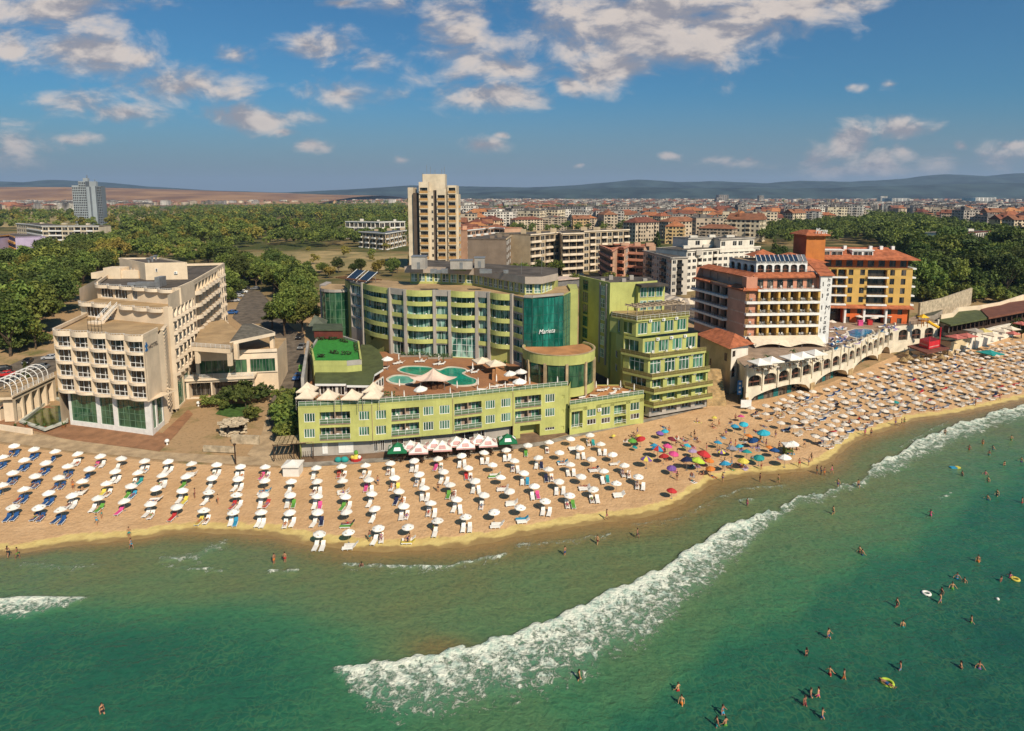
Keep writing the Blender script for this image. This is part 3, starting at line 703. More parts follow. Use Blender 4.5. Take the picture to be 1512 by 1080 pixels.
 parapet(w, [B3, stp, far, farL, A3], 28.4, 29.1, .35, 0)
 P1, P2, P3, P4 = at(214, 392, 32), at(276, 391, 32), at(240, 381, 32), at(176, 384, 32)
 P3 = P2 + (P4 - P1) * .95
 w.prism([p.xy for p in (P1, P2, P3, P4)], 28.0, 32.2, 0, 3)
 pf = Fac(P1.xy, P2.xy)
 parapet(w, [P1.xy, P2.xy, P3.xy, P4.xy], 32.2, 32.6, .25, 0, True)
 Q = at(152, 396, 31); w.bx(Q.x, Q.x + 4.5, Q.y, Q.y + 4, 28, 31, 0); w.bx(Q.x + 4.5, Q.x + 9, Q.y + .5, Q.y + 3, 28, 30.2, 0); w.bx(Q.x - 4, Q.x, Q.y + 1, Q.y + 8, 28, 29.6, 0)
 for (uu, zz) in ((2.5, 30.2),): pf.put(win_mesh(.5, .9, 1, 1, g_dark), 'window', h, uu, zz, .02)
 pl_ = Fac(P4.xy, P1.xy)
 for uu in (6, 9.5, 12): pl_.put(win_mesh(.7, 1.2, 1, 1, g_dark), 'window', h, uu, 29.2, .02)
 ac_unit(pf, pf.L - 3.2, 29.6, h)
 w.build('wall', [cream, white, tan_deck, bitumen], h)
 v = MB()
 for k in range(3):
  p = P1 + (P3 - P1) * (.25 + .25 * k); v.tube((p.x, p.y, 32), (p.x, p.y, 33.3), .3, n=8); v.bx(p.x - .45, p.x + .45, p.y - .45, p.y + .45, 33.3, 33.6)
 v.build('roof_vent', [steel], h)
 d = MB(); c = A3.lerp(B3, .55)
 d.bx(c.x - 3, c.x + 2.2, c.y + 3.4, c.y + 4.6, 28.2, 29.3); d.bx(c.x + 2.2, c.x + 3.4, c.y + 2.6, c.y + 5.6, 28.2, 30.6); d.tube((c.x - 5, c.y + 4, 28.7), (c.x - 3, c.y + 4, 28.7), .5, n=10)
 d.build('air_duct', [steel], h)
 fr_ = MB()   # bare sign frame on the lowest terrace
 c = A1.lerp(B1, .28) + Vector((0, 3.4))
 for k in range(5): fr_.tube((c.x + .9 * k, c.y - .28 * k, 22), (c.x + .9 * k, c.y - .28 * k, 24.6 + .5 * math.sin(math.pi * k / 4)), .04, n=4)
 for zz in (23.2, 24.5): fr_.tube((c.x, c.y, zz), (c.x + 3.6, c.y - 1.1, zz), .04, n=4)
 fr_.build('terrace_frame', [iron], h)
 # sign on the flank of the front block
 s = MB(); blue = mat('sign_blue', (.01, .12, .32), .5, .03)
 for k, (a, b) in enumerate(((.9, 19.9), (1.25, 20.35), (.55, 20.35), (.9, 20.8), (.6, 19.5), (1.2, 19.5))): fr.box(s, a, a + .42, b, b + .42, .02, .12, 0)
 s.build('emblem', [blue], h)
 txt(h, fr, 'HOTEL', 2.1, 19.6, 1.15, mat('sign_grey', (.10, .075, .06), .6), 4.6)
 return h
def txt(parent, fac, body, u, z, size, m, width=None, n=.05, name='lettering', shear=0.0, vertical=False):
 "lettering standing on a facade"
 cu = bpy.data.curves.new(name, 'FONT'); cu.body = body; cu.size = size; cu.extrude = .03; cu.shear = shear
 o = bpy.data.objects.new(name, cu); COL.objects.link(o)
 bpy.context.view_layer.update(); dg = bpy.context.evaluated_depsgraph_get()
 me = bpy.data.meshes.new_from_object(o.evaluated_get(dg)); bpy.data.objects.remove(o); bpy.data.curves.remove(cu)
 me.materials.clear(); me.materials.append(m)
 if width:
  xs_ = [v.co.x for v in me.vertices]; k = width / (max(xs_) - min(xs_))
  for v in me.vertices: v.co.x *= k
 for v in me.vertices:
  x_, y_, z_ = v.co
  v.co = (-y_, -z_, x_) if vertical else (x_, -z_, y_)
 me.update()
 return fac.put(me, name, parent, u, z, n)
beige_hotel()
def entrance_wing():
 h = thing('entrance_wing', 'low cream entrance wing with a pitched grey porch roof, right of the stepped hotel', 'building', (-70, 160, 3))
 w = MB()
 # lower glazed gallery facing the lawn
 a, b = ground(276, 590), ground(376, 585)
 F = Fac((a.x, a.y), (b.x, b.y)); zb = min(a.z, b.z) - .5
 z1 = hz(a.x, a.y, 563); z2 = hz(a.x, a.y, 528); z3 = hz(a.x, a.y, 548)
 ops = [(.6, F.L * .36, zb + .6, z1 - .6, 2.5), (F.L * .38, F.L * .98, zb + .6, z1 - .6, 2.5)]
 F.wall(w, zb, z1, ops, 1)
 for o in ops: F.put(win_mesh(o[1] - o[0], o[3] - o[2], 5, 1, g_dark, steel), 'window', h, o[0], o[2], -2.4)
 F.box(w, -.2, F.L + .2, z1, z1 + .5, -6, .5, 1)
 F.put(rail_mesh(F.L, 1.0, 3), 'railing', h, 0, z1 + .5, .35)
 G = Fac(F.P(1.5, 0, -3.2).xy, F.P(F.L + 5, 0, -3.2).xy)
 zc = hz(G.A.x, G.A.y, 534); zd = hz(G.A.x, G.A.y, 521)
 ops = [(.8, G.L * .62, z1 + .6, zc, .3), (G.L * .66, G.L * .97, z1 + .6, zc, .3)]
 G.wall(w, z1 + .4, zd, ops, 1)
 for o in ops: G.put(win_mesh(o[1] - o[0], o[3] - o[2], 8, 1, g_front, steel), 'window', h, o[0], o[2], -.25)
 back = [G.P(0, 0, -16).xy, G.P(G.L, 0, -14).xy]
 w.prism([G.P(0, 0, -.3).xy, G.P(G.L, 0, -.3).xy, back[1], back[0]], 1.5, zd - .25, 0, 2)
 G.box(w, -.1, G.L + .1, zd - .5, zd + .25, 0, .35, 1)
 # upper terrace over the porch
 zt = zd + 3.6
 T = [at(283, 512, zt), at(340, 516, zt), at(352, 490, zt), at(330, 472, zt), at(300, 478, zt)]
 w.prism([p.xy for p in T], zt - 1.0, zt, 0, 2, True)
 K = Fac(T[0].xy, T[1].xy); K.put(rail_mesh(K.L, 1.0, 4), 'railing', h, 0, zt, .0)
 for u in (1.0, K.L - .6): K.box(w, u - .4, u + .4, zd - .3, zt - 1, -.9, -.1, 0)
 # pitched triangular porch roof on pillars
 zr = zt + .3
 p0, p1, p2, p3 = at(339, 505, zr), at(406, 491, zr), at(372, 478, zr), at(358, 479, zr + 1.6)
 r = MB()
 for tri in ((p0, p1, p3), (p1, p2, p3), (p2, p0, p3)): r.poly(list(tri), 0)
 r.poly([p0, p2, p1], 1)
 for a_, b_ in ((p0, p1), (p1, p2), (p2, p0)):
  r.box(a_ - Vector((0, 0, .8)), b_ - a_, Vector((0.01, .25, 0)), (0, 0, .8), 1)
 r.build('roof', [mat('grey_porch_tiles', (.13, .115, .09), .9, .2, .8, bump=.3), cream_d], h)
 for q in (p0 + Vector((1, .6, 0)), p1 + Vector((-1.2, .6, 0)), p2): w.bx(q.x - .45, q.x + .45, q.y, q.y + .9, zd - .4, zr - .75, 0)
 w.build('wall', [cream, cream_d, tan_deck], h)
entrance_wing()
def left_pool_side():
 # ornamental pool of green water
 p = [at(28, 624, 2.4), at(66, 637, 2.4), at(101, 624, 2.4), at(101, 594, 2.4), at(78, 586, 2.4)]
 t = thing('hotel_pool', 'half-empty pool of murky green water beside the cream hotel', 'pool', (p[0].x, p[0].y, 2.3))
 c = sum((Vector(q) for q in p), Vector()) / 5; m = MB()
 inn = [q.lerp(c, .12) for q in p]
 n = 5
 for i in range(n):
  a, b, a2, b2 = p[i], p[(i + 1) % n], inn[i], inn[(i + 1) % n]; up = Vector((0, 0, .35)); dn = Vector((0, 0, -.7))
  m.poly([a + up, b + up, b2 + up, a2 + up]); m.poly([a, b, b + up, a + up]); m.poly([b2 + up, b2 + dn, a2 + dn, a2 + up])
 m.build('basin', [mat('pale_pool_rim', (.50, .50, .42), .7)], t)
 w = MB(); w.poly([(q.x, q.y, 2.15) for q in inn]); w.build('water', [mat('murky_pool_water', (.065, .085, .012), .12, .35, .5, spec=.5)], t)
 # colonnade walk with an arched steel pergola on top
 h = thing('colonnade', 'cream colonnade walk with a white arched pergola over its terrace, far left', 'building', (-105, 140, 2))
 a, b = ground(22, 626), ground(84, 590); F = Fac((a.x, a.y), (b.x, b.y)); w = MB()
 zt = hz(b.x, b.y, 556); L = F.L
 ops = [(1 + i * (L - 1.5) / 5, 1 + (i + .8) * (L - 1.5) / 5, 2.2, zt - 1.0, 2.5) for i in range(5)]
 F.wall(w, 1.5, zt, ops, 0); w.prism([F.P(0, 0).xy, F.P(L, 0).xy, F.P(L, 0, -7).xy, F.P(0, 0, -7).xy], zt - .6, zt - .05, 0, 1)
 F.box(w, -.2, L, zt - .1, zt + .25, 0, .3, 0)
 w.build('wall', [cream, tan_deck], h)
 F.put(rail_mesh(L - 1, 1.0, 3), 'railing', h, .5, zt + .2, .1)
 g = MB()
 for i in range(8):
  u = 1 + i * (L - 2.5) / 7; pr = None
  for k in range(9):
   ang_ = math.pi * k / 8; q = F.P(u, zt + 1.2 + 2.2 * math.sin(ang_), -.6 - 2.4 * (1 - math.cos(ang_)))
   if pr: g.tube(pr, q, .09, n=5)
   pr = q
  for nn in (-.6, -5.4): g.tube(F.P(u, zt, nn), F.P(u, zt + 1.2, nn), .09, n=5)
 for k in range(1, 8):
  ang_ = math.pi * k / 8; zz, nn = zt + 1.2 + 2.2 * math.sin(ang_), -.6 - 2.4 * (1 - math.cos(ang_))
  g.tube(F.P(1, zz, nn), F.P(L - 1.5, zz, nn), .05, n=4)
 g.build('pergola', [white], h)
 # round gate arch and low white wall
 q = ground(12, 622); gm = MB()
 gt = thing('garden_gate', 'small round-arched cream gateway at the left edge of the brick yard', 'gate', q)
 for k in range(12):
  a0, a1 = math.pi * k / 12, math.pi * (k + 1) / 12
  gm.poly([(q.x - 2.2 * math.cos(a0), q.y, q.z + 2.4 + 2.2 * math.sin(a0)), (q.x - 2.2 * math.cos(a1), q.y, q.z + 2.4 + 2.2 * math.sin(a1)), (q.x - 1.5 * math.cos(a1), q.y, q.z + 2.4 + 1.5 * math.sin(a1)), (q.x - 1.5 * math.cos(a0), q.y, q.z + 2.4 + 1.5 * math.sin(a0))])
  gm.poly([(q.x - 2.2 * math.cos(a0), q.y, q.z + 2.4 + 2.2 * math.sin(a0)), (q.x - 2.2 * math.cos(a0), q.y + 1, q.z + 2.4 + 2.2 * math.sin(a0)), (q.x - 2.2 * math.cos(a1), q.y + 1, q.z + 2.4 + 2.2 * math.sin(a1)), (q.x - 2.2 * math.cos(a1), q.y, q.z + 2.4 + 2.2 * math.sin(a1))])
 gm.bx(q.x - 2.2, q.x - 1.5, q.y, q.y + 1, q.z - .5, q.z + 2.4); gm.bx(q.x + 1.5, q.x + 2.2, q.y, q.y + 1, q.z - .5, q.z + 2.4)
 gm.build('arch', [cream], gt)
 a, b = ground(-10, 634), ground(46, 643); F = Fac((a.x, a.y), (b.x, b.y)); m = MB(); F.box(m, 0, F.L, 1.5, 3.1, -.4, 0)
 tag(m.build('garden_wall', [cream_d]), 'low cream wall between the brick yard and the promenade, far left', 'wall')
 for i, (px, py, wh) in enumerate(((23, 634, 'by the low wall'), (40, 631, 'at the near pool edge'), (56, 634, 'at the pool corner facing the sea'), (66, 634, 'on the pool\'s right lip'), (79, 632, 'left of the first glass bay'), (37, 610, 'under the colonnade, nearest the gate'), (52, 596, 'under the middle of the colonnade'), (65, 585, 'behind the pool against the hotel'), (94, 632, 'beside the first glass bay'))):
  q = ground(px, py); t = thing('potted_shrub', 'clay potted shrub ' + wh, 'potted plant', q, 'potted shrubs around the green pool')
  m = MB(); m.tube(q, q + Vector((0, 0, .6)), .26, .38, 8); m.build('pot', [pot], t)
  m = MB()
  for k in range(16):
   d = Vector((rnd.gauss(0, 1), rnd.gauss(0, 1), abs(rnd.gauss(.8, .5)))).normalized() * rnd.uniform(.5, .9); c = q + Vector((0, 0, .6))
   s_ = d.cross(Vector((0, 0, 1))).normalized() * .12; m.poly([c - s_ * .4, c + d * .6 - s_, c + d, c + d * .6 + s_])
  m.build('foliage', [mat('shrub_leaf', (.05, .09, .02), .7, .2)], t)
left_pool_side()
# ------------------------------------------------------------------ lime-green hotel around the pool
def green_front():
 Z = 11.4
 nodes = [at(440, 602, Z), at(549, 598, Z), at(668.5, 589, Z), at(757.5, 579, Z), at(839, 571, Z)]
 P = [p.xy for p in nodes]
 h = thing('lime_front_wing', 'lime-green two-storey wing above the beach shops, carrying the pool terrace', 'hotel', (P[0].x, P[0].y, 2))
 w = MB(); gl = MB(); zb = 4.4
 spec = [  # windows and balconies in picture columns per stretch of wall
  ([(449, 465), (530, 545)], [(472, 517)]),
  ([(555, 570), (625, 640), (649, 664)], [(578, 619)]),
  ([(717, 731), (740, 754)], [(671, 711)]),
  ([(805, 819)], [(760.5, 799)])]
 for s in range(4):
  F = Fac(P[s], P[s + 1]); base = zb if s < 3 else 1.6
  pym = [(r + 0.0) for r in (0, 0)]
  rows = [(4.95, 0), (7.95, 1)]
  ops = []
  for z0, r in rows:
   for a, b in spec[s][0]:
    yy = proj(*F.P(F.uz((a + b) / 2, 620)[0], z0 + 1.4))[1]
    u0, u1 = F.uz(a, yy)[0], F.uz(b, yy)[0]
    if s == 3 and r == 0: u0, u1, zz0, zz1 = u0, u1, z0 + .2, z0 + .75
    else: zz0, zz1 = z0 + .55, z0 + 2.25
    if s == 3 and r == 0:
     ops.append((u0, u1, 2.6, 3.2, .18)); F.put(win_mesh(u1 - u0, .6, 4, 1, g_dark), 'window', h, u0, 2.6, -.14); zz0, zz1 = z0 + .55, z0 + 2.25
    ops.append((u0, u1, zz0, zz1, .18)); F.put(win_mesh(u1 - u0, zz1 - zz0, 4, 1, g_green, frame_w, .09), 'window', h, u0, zz0, -.14)
   for a, b in spec[s][1]:
    yy = proj(*F.P(F.uz((a + b) / 2, 620)[0], z0 + 1.4))[1]
    u0, u1 = F.uz(a, yy)[0], F.uz(b, yy)[0]
    ops.append((u0, u1, z0 + .05, z0 + 2.36, 1.4))
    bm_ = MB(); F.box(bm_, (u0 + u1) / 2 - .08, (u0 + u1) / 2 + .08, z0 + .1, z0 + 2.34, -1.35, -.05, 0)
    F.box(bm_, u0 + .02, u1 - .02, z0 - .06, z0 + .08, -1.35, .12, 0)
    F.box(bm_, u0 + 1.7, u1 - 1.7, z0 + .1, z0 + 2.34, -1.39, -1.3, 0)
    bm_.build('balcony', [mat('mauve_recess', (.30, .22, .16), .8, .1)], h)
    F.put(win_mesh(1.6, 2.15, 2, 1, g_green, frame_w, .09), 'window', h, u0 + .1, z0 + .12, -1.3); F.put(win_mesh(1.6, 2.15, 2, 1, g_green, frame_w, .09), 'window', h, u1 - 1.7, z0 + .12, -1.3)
    F.put(rail_mesh(u1 - u0, 1.0, 1, mat('pale_rail_glass', (.10, .16, .09), .15, .05, spec=.6), frame_w), 'railing', h, u0, z0 + .1, .06)
    for k in range(2):
     plastic_chair(F.P(u0 + 1.0 + k * 2.0 + rnd.uniform(-.2, .2), z0 + .1, -.75), rnd.uniform(0, 6), 'white plastic chair on a balcony of the lime-green front wing', 'chairs on the lime balconies')
  if s == 3:
   for zz in (2.4, 5.9, 9.0): ops.append((F.uz(829, 600)[0], F.uz(833, 600)[0], zz, zz + .7, .15))
   ops.append((F.uz(768, 640)[0], F.uz(797, 640)[0], 1.6, 4.2, 2.2))
  F.wall(w, base, Z, ops, 0)
  if s < 3:
   F.box(w, -.05, F.L + .05, 1.4, zb, -1.6, -1.3, 1); w.poly([F.P(0, zb), F.P(0, zb, -2), F.P(F.L, zb, -2), F.P(F.L, zb)], 0)
  F.box(w, 0, F.L, Z, Z + .12, -.3, .06, 0)
  if s in (1, 2, 3): F.box(gl, -.06, .06, zb if s < 3 else 2, Z, 0, .12, 0)
 Fl = Fac(P[0] + Vector((-1.2, 12)), P[0]); Fl.wall(w, 1.5, Z, [], 0)
 Fr = Fac(P[4], P[4] + Vector((2.0, 9))); Fr.wall(w, 1.5, Z, [], 0)
 w.build('wall', [green_w, grey_w], h)
 gl.build('drainpipe', [mat('pipe_tan', (.35, .27, .14), .6)], h)
 # shop fronts below
 for s, spans in ((0, ((476, 484), (500, 522))), (1, ((552, 558), (562, 568), (578, 596), (603, 622))), (2, ((672, 700), (705, 716)))):
  F = Fac(P[s], P[s + 1])
  for a, b in spans:
   u0, u1 = F.uz(a, 660, -1.3)[0], F.uz(b, 660, -1.3)[0]; F.put(win_mesh(u1 - u0, 2.1, 2, 1, rnd.choice([g_dark, white, g_dark])), 'window', h, u0, 1.8, -1.25)
 # glass balustrade and planters along the terrace edge
 for s in range(4):
  F = Fac(P[s], P[s + 1]); F.put(rail_mesh(F.L - .1, 1.0, 1, mat('pale_rail_glass', (.10, .16, .09), .15, .05, spec=.6), frame_w), 'railing', h, .05, Z + .1, -.25)
 return P, Z, h
def plastic_chair(p, rz, label, group, m=None):
 m = m or white; k = 'chair' + m.name
 if k not in CACHE:
  q = MB(); q.bx(-.25, .25, -.25, .25, .40, .46); q.bx(-.25, .25, .2, .26, .46, .9); q.bx(-.27, -.22, -.25, .2, .62, .66); q.bx(.22, .27, -.25, .2, .62, .66)
  for sx in (-.22, .22):
   for sy in (-.22, .22): q.tube((sx, sy, 0), (sx, sy, .42), .03, n=4)
  CACHE[k] = q.mesh('plastic_chair', [m])
 return tag(link(CACHE[k], 'plastic_chair', None, p, rz), label, 'chair', group)
GP, GZ, GH = green_front()
def deck():
 z = 10.5
 pts = [GP[0] + Vector((.2, .3)), GP[1] + Vector((0, .3)), GP[2] + Vector((0, .3)), GP[3] + Vector((0, .3)), GP[4] + Vector((-.3, .3)), GP[4] + Vector((2, 8)),
  Vector((16, 140)), Vector((10, 150)), Vector((2.7, 150)), Vector((-8, 156)), Vector((-18, 158.5)), Vector((-30, 161)), Vector((-44, 160)), Vector((-43, 128))]
 o = drape('terrace', pts, mat('pool_decking', (.25, .115, .055), .85, .18, .3, bump=.2, fine=.3, col2=(.35, .16, .07)), 0, 400, True, z=z)
 m = MB(); m.prism([(p.x, p.y) for p in pts], 10.33, z - .02, 0, None, True); m.build('deck_slab', [concrete], GH)
 # front strip of orange paving
 q = [at(652, 592, z), at(668, 590, z), at(838, 573, z), at(838, 560, z), at(800, 566, z), at(735, 564, z), at(720, 570, z), at(700, 575, z), at(655, 583, z)]
 drape('terrace', q, terra_deck, .02, 400, True, z=z)
 # the pool: two lobes
 water = mat('pool_water', (.0, .24, .15), .08, .18, .35, spec=.35, bump=.2, bscale=2.5)
 paddle = mat('paddling_pool_water', (.10, .36, .27), .08, .1, .5, spec=.6, bump=.2, bscale=2.5)
 rim = mat('pool_rim', (.62, .55, .44), .7, .1)
 def smooth(pp, n=6):
  out = []; L = len(pp)
  for i in range(L):
   a, b, c, d = (Vector(pp[(i + k - 1) % L]) for k in range(4))
   for j in range(n):
    t = j / n; out.append(.5 * ((2 * b) + (c - a) * t + (2 * a - 5 * b + 4 * c - d) * t * t + (3 * b - 3 * c + d - a) * t ** 3))
  return out
 def pool(name, pix, wm, label):
  pp = smooth([at(*p, z + .1) for p in pix]); c = sum(pp, Vector()) / len(pp)
  t = thing(name, label, 'pool', c); m = MB(); n = len(pp)
  out = [p + (p - c).normalized() * .55 for p in pp]
  for i in range(n):
   j = (i + 1) % n; up = Vector((0, 0, .12))
   m.poly([out[i] + up, out[j] + up, pp[j] + up, pp[i] + up]); m.poly([out[i] - up, out[j] - up, out[j] + up, out[i] + up]); m.poly([pp[i] + up, pp[j] + up, pp[j] - up, pp[i] - up])
  m.build('rim', [rim], t); w = MB(); w.poly([p - Vector((0, 0, .02)) for p in pp]); w.build('water', [wm], t)
 pool('swimming_pool', [(590, 548), (597, 542.5), (615, 541.5), (634, 543), (648, 547), (662, 543), (680, 544.5), (688, 548), (682, 552), (690, 556.5), (702, 561), (701, 567), (686, 569.5), (668, 568.5), (655, 562), (630, 556), (610, 553.5)], water, 'kidney-shaped pool of emerald water on the brown terrace')
 pool('paddling_pool', [(574, 560), (583, 555.5), (596, 555.5), (608, 559), (610, 564), (600, 567), (585, 566.5), (576, 564)], paddle, 'small round paddling pool of pale turquoise water beside the emerald pool')
deck()
def main_block():
 zb = 10.5
 pil = [(519.5, 502), (539, 509), (579, 522), (601, 526), (643, 527), (665.5, 528), (705, 530), (723.5, 532), (757, 537), (772.5, 543)]
 tops = [424, 424, 423, 422.5, 424, 425, 428, 430, 435, 440]
 nod = [at(a, b, zb).xy for a, b in pil]
 h = thing('lime_main_block', 'curved lime-green hotel block with bowed balconies behind the pool', 'hotel', (*nod[3], zb))
 w = MB(); zt = 27.0; fl = [14.2 + 3.12 * k for k in range(4)]; roof = [p for p in nod]
 tealf = mat('teal_frame', (.66, .70, .66), .5, .05)
 for i in range(9):
  F = Fac(nod[i], nod[i + 1]); grey = i in (0, 2, 4, 6, 8)
  ops = [(.28, F.L - .28, z + .05, z + 2.68, .7) for z in fl]
  if i == 8: fl_ = [11.2] + fl; ops = [(.5, F.L - .3, z + .05, z + 2.4, .9) for z in fl_]
  if i in (2, 3, 4, 5, 6): ops.append((.25, F.L - .25, zb + .1, 13.7, .5))
  if i == 5: ops = [o for o in ops if o[2] > 17] + [(.25, F.L - .25, zb + .1, 16.9, .4)]; ops = [o for o in ops if not (o[2] < 17 and o[3] < 14)]
  F.wall(w, 8.0 if i > 1 else 9.0, zt, ops, 1 if grey else 0, mrev=1 if grey else 0)
  for o in ops:
   wd = o[1] - o[0]
   F.put(win_mesh(wd, o[3] - o[2], max(2, round(wd / 1.25)), 1 if o[3] - o[2] < 4 else 4, g_teal, tealf, .09), 'window', h, o[0], o[2], -o[4] + .05)
  for z in fl:
   if i == 5 and z < 17: continue
   if grey:
    if i in (0,): continue
    F.put(curved_balcony(F.L - .5, .02, .85, green_b, .12), 'balcony', h, .25, z - .05, .02)
   else: F.put(curved_balcony(F.L - .1, .25, .9, green_b, 1.0 if F.L > 5 else .8, None), 'balcony', h, .05, z - .05, 0)
   if not grey:
    for k in range(2): plastic_chair(F.P(F.L * (.25 + .5 * k) + rnd.uniform(-.4, .4), z, .1 + rnd.uniform(-.3, .2)), rnd.uniform(0, 6), 'white plastic chair on a bowed balcony of the curved lime-green block', 'chairs on the bowed balconies')
  if not grey: F.put(curved_balcony(F.L - .1, .25, 1.2, green_b, 1.0 if F.L > 5 else .8, None, .3), 'parapet', h, .05, zt - 1.0, 0)
 pm = MB()
 for i in range(1, 9):
  F = Fac(nod[i], nod[i] + (nod[min(i + 1, 9)] - nod[i - 1]).normalized()); pm = MB(); F.box(pm, -.32, .32, 8.5, zt + .3, -.1, .65, 0); pm.build('pilaster', [grey_p], h)
 for i in (2, 4, 6):
  F = Fac(nod[i], nod[i + 1]); F.box(w, .33, F.L - .33, 25.8, zt + .28, 0, .35, 1)
 back = [nod[-1] + Vector((3, 12)), nod[5] + Vector((3, 17)), nod[3] + Vector((0, 18)), nod[0] + Vector((-4, 10))]
 w.prism(nod + back, 26.0, 26.6, 0, 2); poly_walls(w, [nod[-1], *back, nod[0]], 9, 26.6, 0)
 # set-back sixth storey with a heavy grey band
 r = [at(603, 404, 27), at(655, 406, 27), at(720, 409, 27), at(757, 416, 27), at(787, 421, 27), at(817, 415, 27)]
 r = [at(606, 418, 26.8), at(640, 418, 26.8), at(700, 421, 26.8), at(735, 428, 26.8), at(775, 436, 26.8), at(800, 436, 26.8), at(816, 430, 26.8)]
 R2 = [p.xy for p in r]
 for i in range(len(R2) - 1):
  F = Fac(R2[i], R2[i + 1]); nb = max(2, round(F.L / 2.2)); bw = F.L / nb
  ops = [(k * bw + .22, (k + 1) * bw - .22, 27.2, 29.4, .25) for k in range(nb)]
  F.wall(w, 26.5, 29.7, ops, 0)
  for o in ops: F.put(win_mesh(o[1] - o[0], 2.2, 2, 1, g_teal, frame_w, .1, .3), 'window', h, o[0], 27.2, -.2)
 rb = [R2[-1] + Vector((2, 10)), R2[3] + Vector((4, 14)), R2[0] + Vector((3, 16))]
 outl = [p + Vector((0, -1.0)) for p in R2]; outl[0] += Vector((-1.4, .4)); outl[-1] += Vector((1.2, .3))
 poly_walls(w, [R2[-1], *rb, R2[0]], 26.5, 29.7, 0)
 band = MB(); band.prism(outl + [p + Vector((0, 1)) for p in rb], 29.6, 31.3, 0, 1, True); band.build('roof', [mat('mauve_fascia', (.40, .33, .27), .8, .08, .3, .25), bitumen], h)
 # roof plant
 for (px, py, ww, dd, hh) in ((618, 398, 3.6, 4, 3.2), (681, 398, 5.6, 3, 2.2), (708, 396, 2.6, 3, 2.6)):
  k = MB(); q = at(px, py, 31.3); k.bx(q.x - ww / 2, q.x + ww / 2, q.y, q.y + dd, 31.3, 31.3 + hh, 0); k.bx(q.x - ww / 2 - .15, q.x + ww / 2 + .15, q.y - .15, q.y + dd + .15, 31.3 + hh, 31.45 + hh, 1)
  k.bx(q.x - .4, q.x + .4, q.y - .02, q.y, 31.4, 33.1, 1); k.build('plant_room', [grey_w, steel], h)
 for px in (640, 648, 656, 713, 722, 747): q = at(px, 404, 31.3); s = rnd.uniform(.5, .9); k = MB(); k.bx(q.x - s, q.x + s, q.y, q.y + 1, 31.3, 31.3 + s * 1.3, 0); k.build('air_conditioner', [steel], h)
 txt(h, Fac(outl[1], outl[2]), 'Marieta', 5.2, 30.6, 1.5, mat('sign_green', (.06, .30, .05), .5), 4.4, .06, 'sign', .3)
 m = MB()
 for px in (770, 800): q = at(px, 405, 31.3); m.tube(q, q + Vector((0, 0, 4)), .04, n=4)
 m.build('aerial', [steel], h)
 # left wing: grey corner tower with a curved glass drum
 E0, E1 = at(497, 500, 10.5).xy, nod[0]
 zc = 24.2
 F = Fac(E1 + Vector((0, 0)), nod[1])
 a, b = at(476, 500, 9.5).xy, at(508, 503, 10).xy
 drum = []; c = a.lerp(b, .5) + Vector((1.0, 5.2)); rad = 5.0
 for kk in range(9): t = math.pi * (1.08 + .84 * kk / 8); drum.append(c + Vector((math.cos(t) * rad, math.sin(t) * rad)))
 gm = MB()
 for kk in range(8):
  F = Fac(drum[kk], drum[kk + 1]); F.put(win_mesh(F.L, 12.6, 1, 5, g_front, mat('green_frame', (.05, .12, .07), .5), .07), 'window', h, 0, 10.6, 0)
 w.prism(drum + [c + Vector((4, 6)), c + Vector((-5, 6))], 7, 10.5, 1); w.prism([p + (p - c).normalized() * .35 for p in drum] + [c + Vector((5, 6)), c + Vector((-7, 7))], 23.2, 24.0, 1, 3, True)
 poly_walls(w, [drum[-1], E1, nod[0] + Vector((-1, 8)), c + Vector((4, 6))], 8, 24.0, 1)
 w.prism([c + Vector((-6.4, 2)), c + Vector((-4.6, 1)), c + Vector((-4.6, 8)), c + Vector((-6.4, 9))], 7, 24.4, 1)
 F = Fac(drum[-1], E1); F.box(w, -.1, F.L, 24.0, 24.7, -.3, .1, 1)
 # green glass lantern and pergola with sloping solar panels above
 t0 = Vector((drum[-1].x - 2.5, drum[-1].y + 4.5)); t1 = nod[0] + Vector((-.4, 1.2)); F = Fac(t0, t1)
 F.put(win_mesh(F.L, 3.0, 5, 2, g_front, mat('green_frame', (.05, .12, .07), .5), .07), 'window', h, 0, 24.0, .1); w.prism([t0, t1, t1 + Vector((1, 8)), t0 + Vector((0, 8))], 23.9, 27.1, 0, 2)
 w.build('wall', [green_w, grey_p, tan_deck, tan_deck], h)
 sp = MB(); Fp = Fac(nod[0] + Vector((-4, 2)), nod[2] + Vector((-.6, 1.5)))
 for g_ in range(2):
  for kk in range(3):
   u = 1.6 + g_ * 5.6 + kk * 1.45
   p0, p1 = Fp.P(u, 27.0, -1.5), Fp.P(u + .35, 29.6, -5.2); ux = Fp.P(1.3, 0) - Fp.P(0, 0)
   sp.add([p0, p0 + ux, p1 + ux, p1, p0 - Vector((0, 0, .12)), p0 + ux - Vector((0, 0, .12)), p1 + ux - Vector((0, 0, .12)), p1 - Vector((0, 0, .12))], [(0, 1, 2, 3), (0, 4, 5, 1), (1, 5, 6, 2), (3, 2, 6, 7), (0, 3, 7, 4), (7, 6, 5, 4)], 0)
  for uu in (1.6, 5.6): sp.tube(Fp.P(uu + g_ * 5.6, 26.6, -4.8), Fp.P(uu + g_ * 5.6, 29.2, -4.8), .06, n=4, mi=1); sp.tube(Fp.P(uu + g_ * 5.6, 27.0, -1.4), Fp.P(uu + .3 + g_ * 5.6, 29.7, -5.3), .07, n=4, mi=2)
 sp.build('solar_panel', [mat('solar_blue', (.02, .035, .06), .15, .1, spec=.7), steel, frame_w], h)
 pg = MB()
 for kk in range(12): pg.tube(Fp.P(-1.5 + kk * 1.2, 27.5, -.6), Fp.P(-1.5 + kk * 1.2, 27.5, -6.4), .09, n=4)
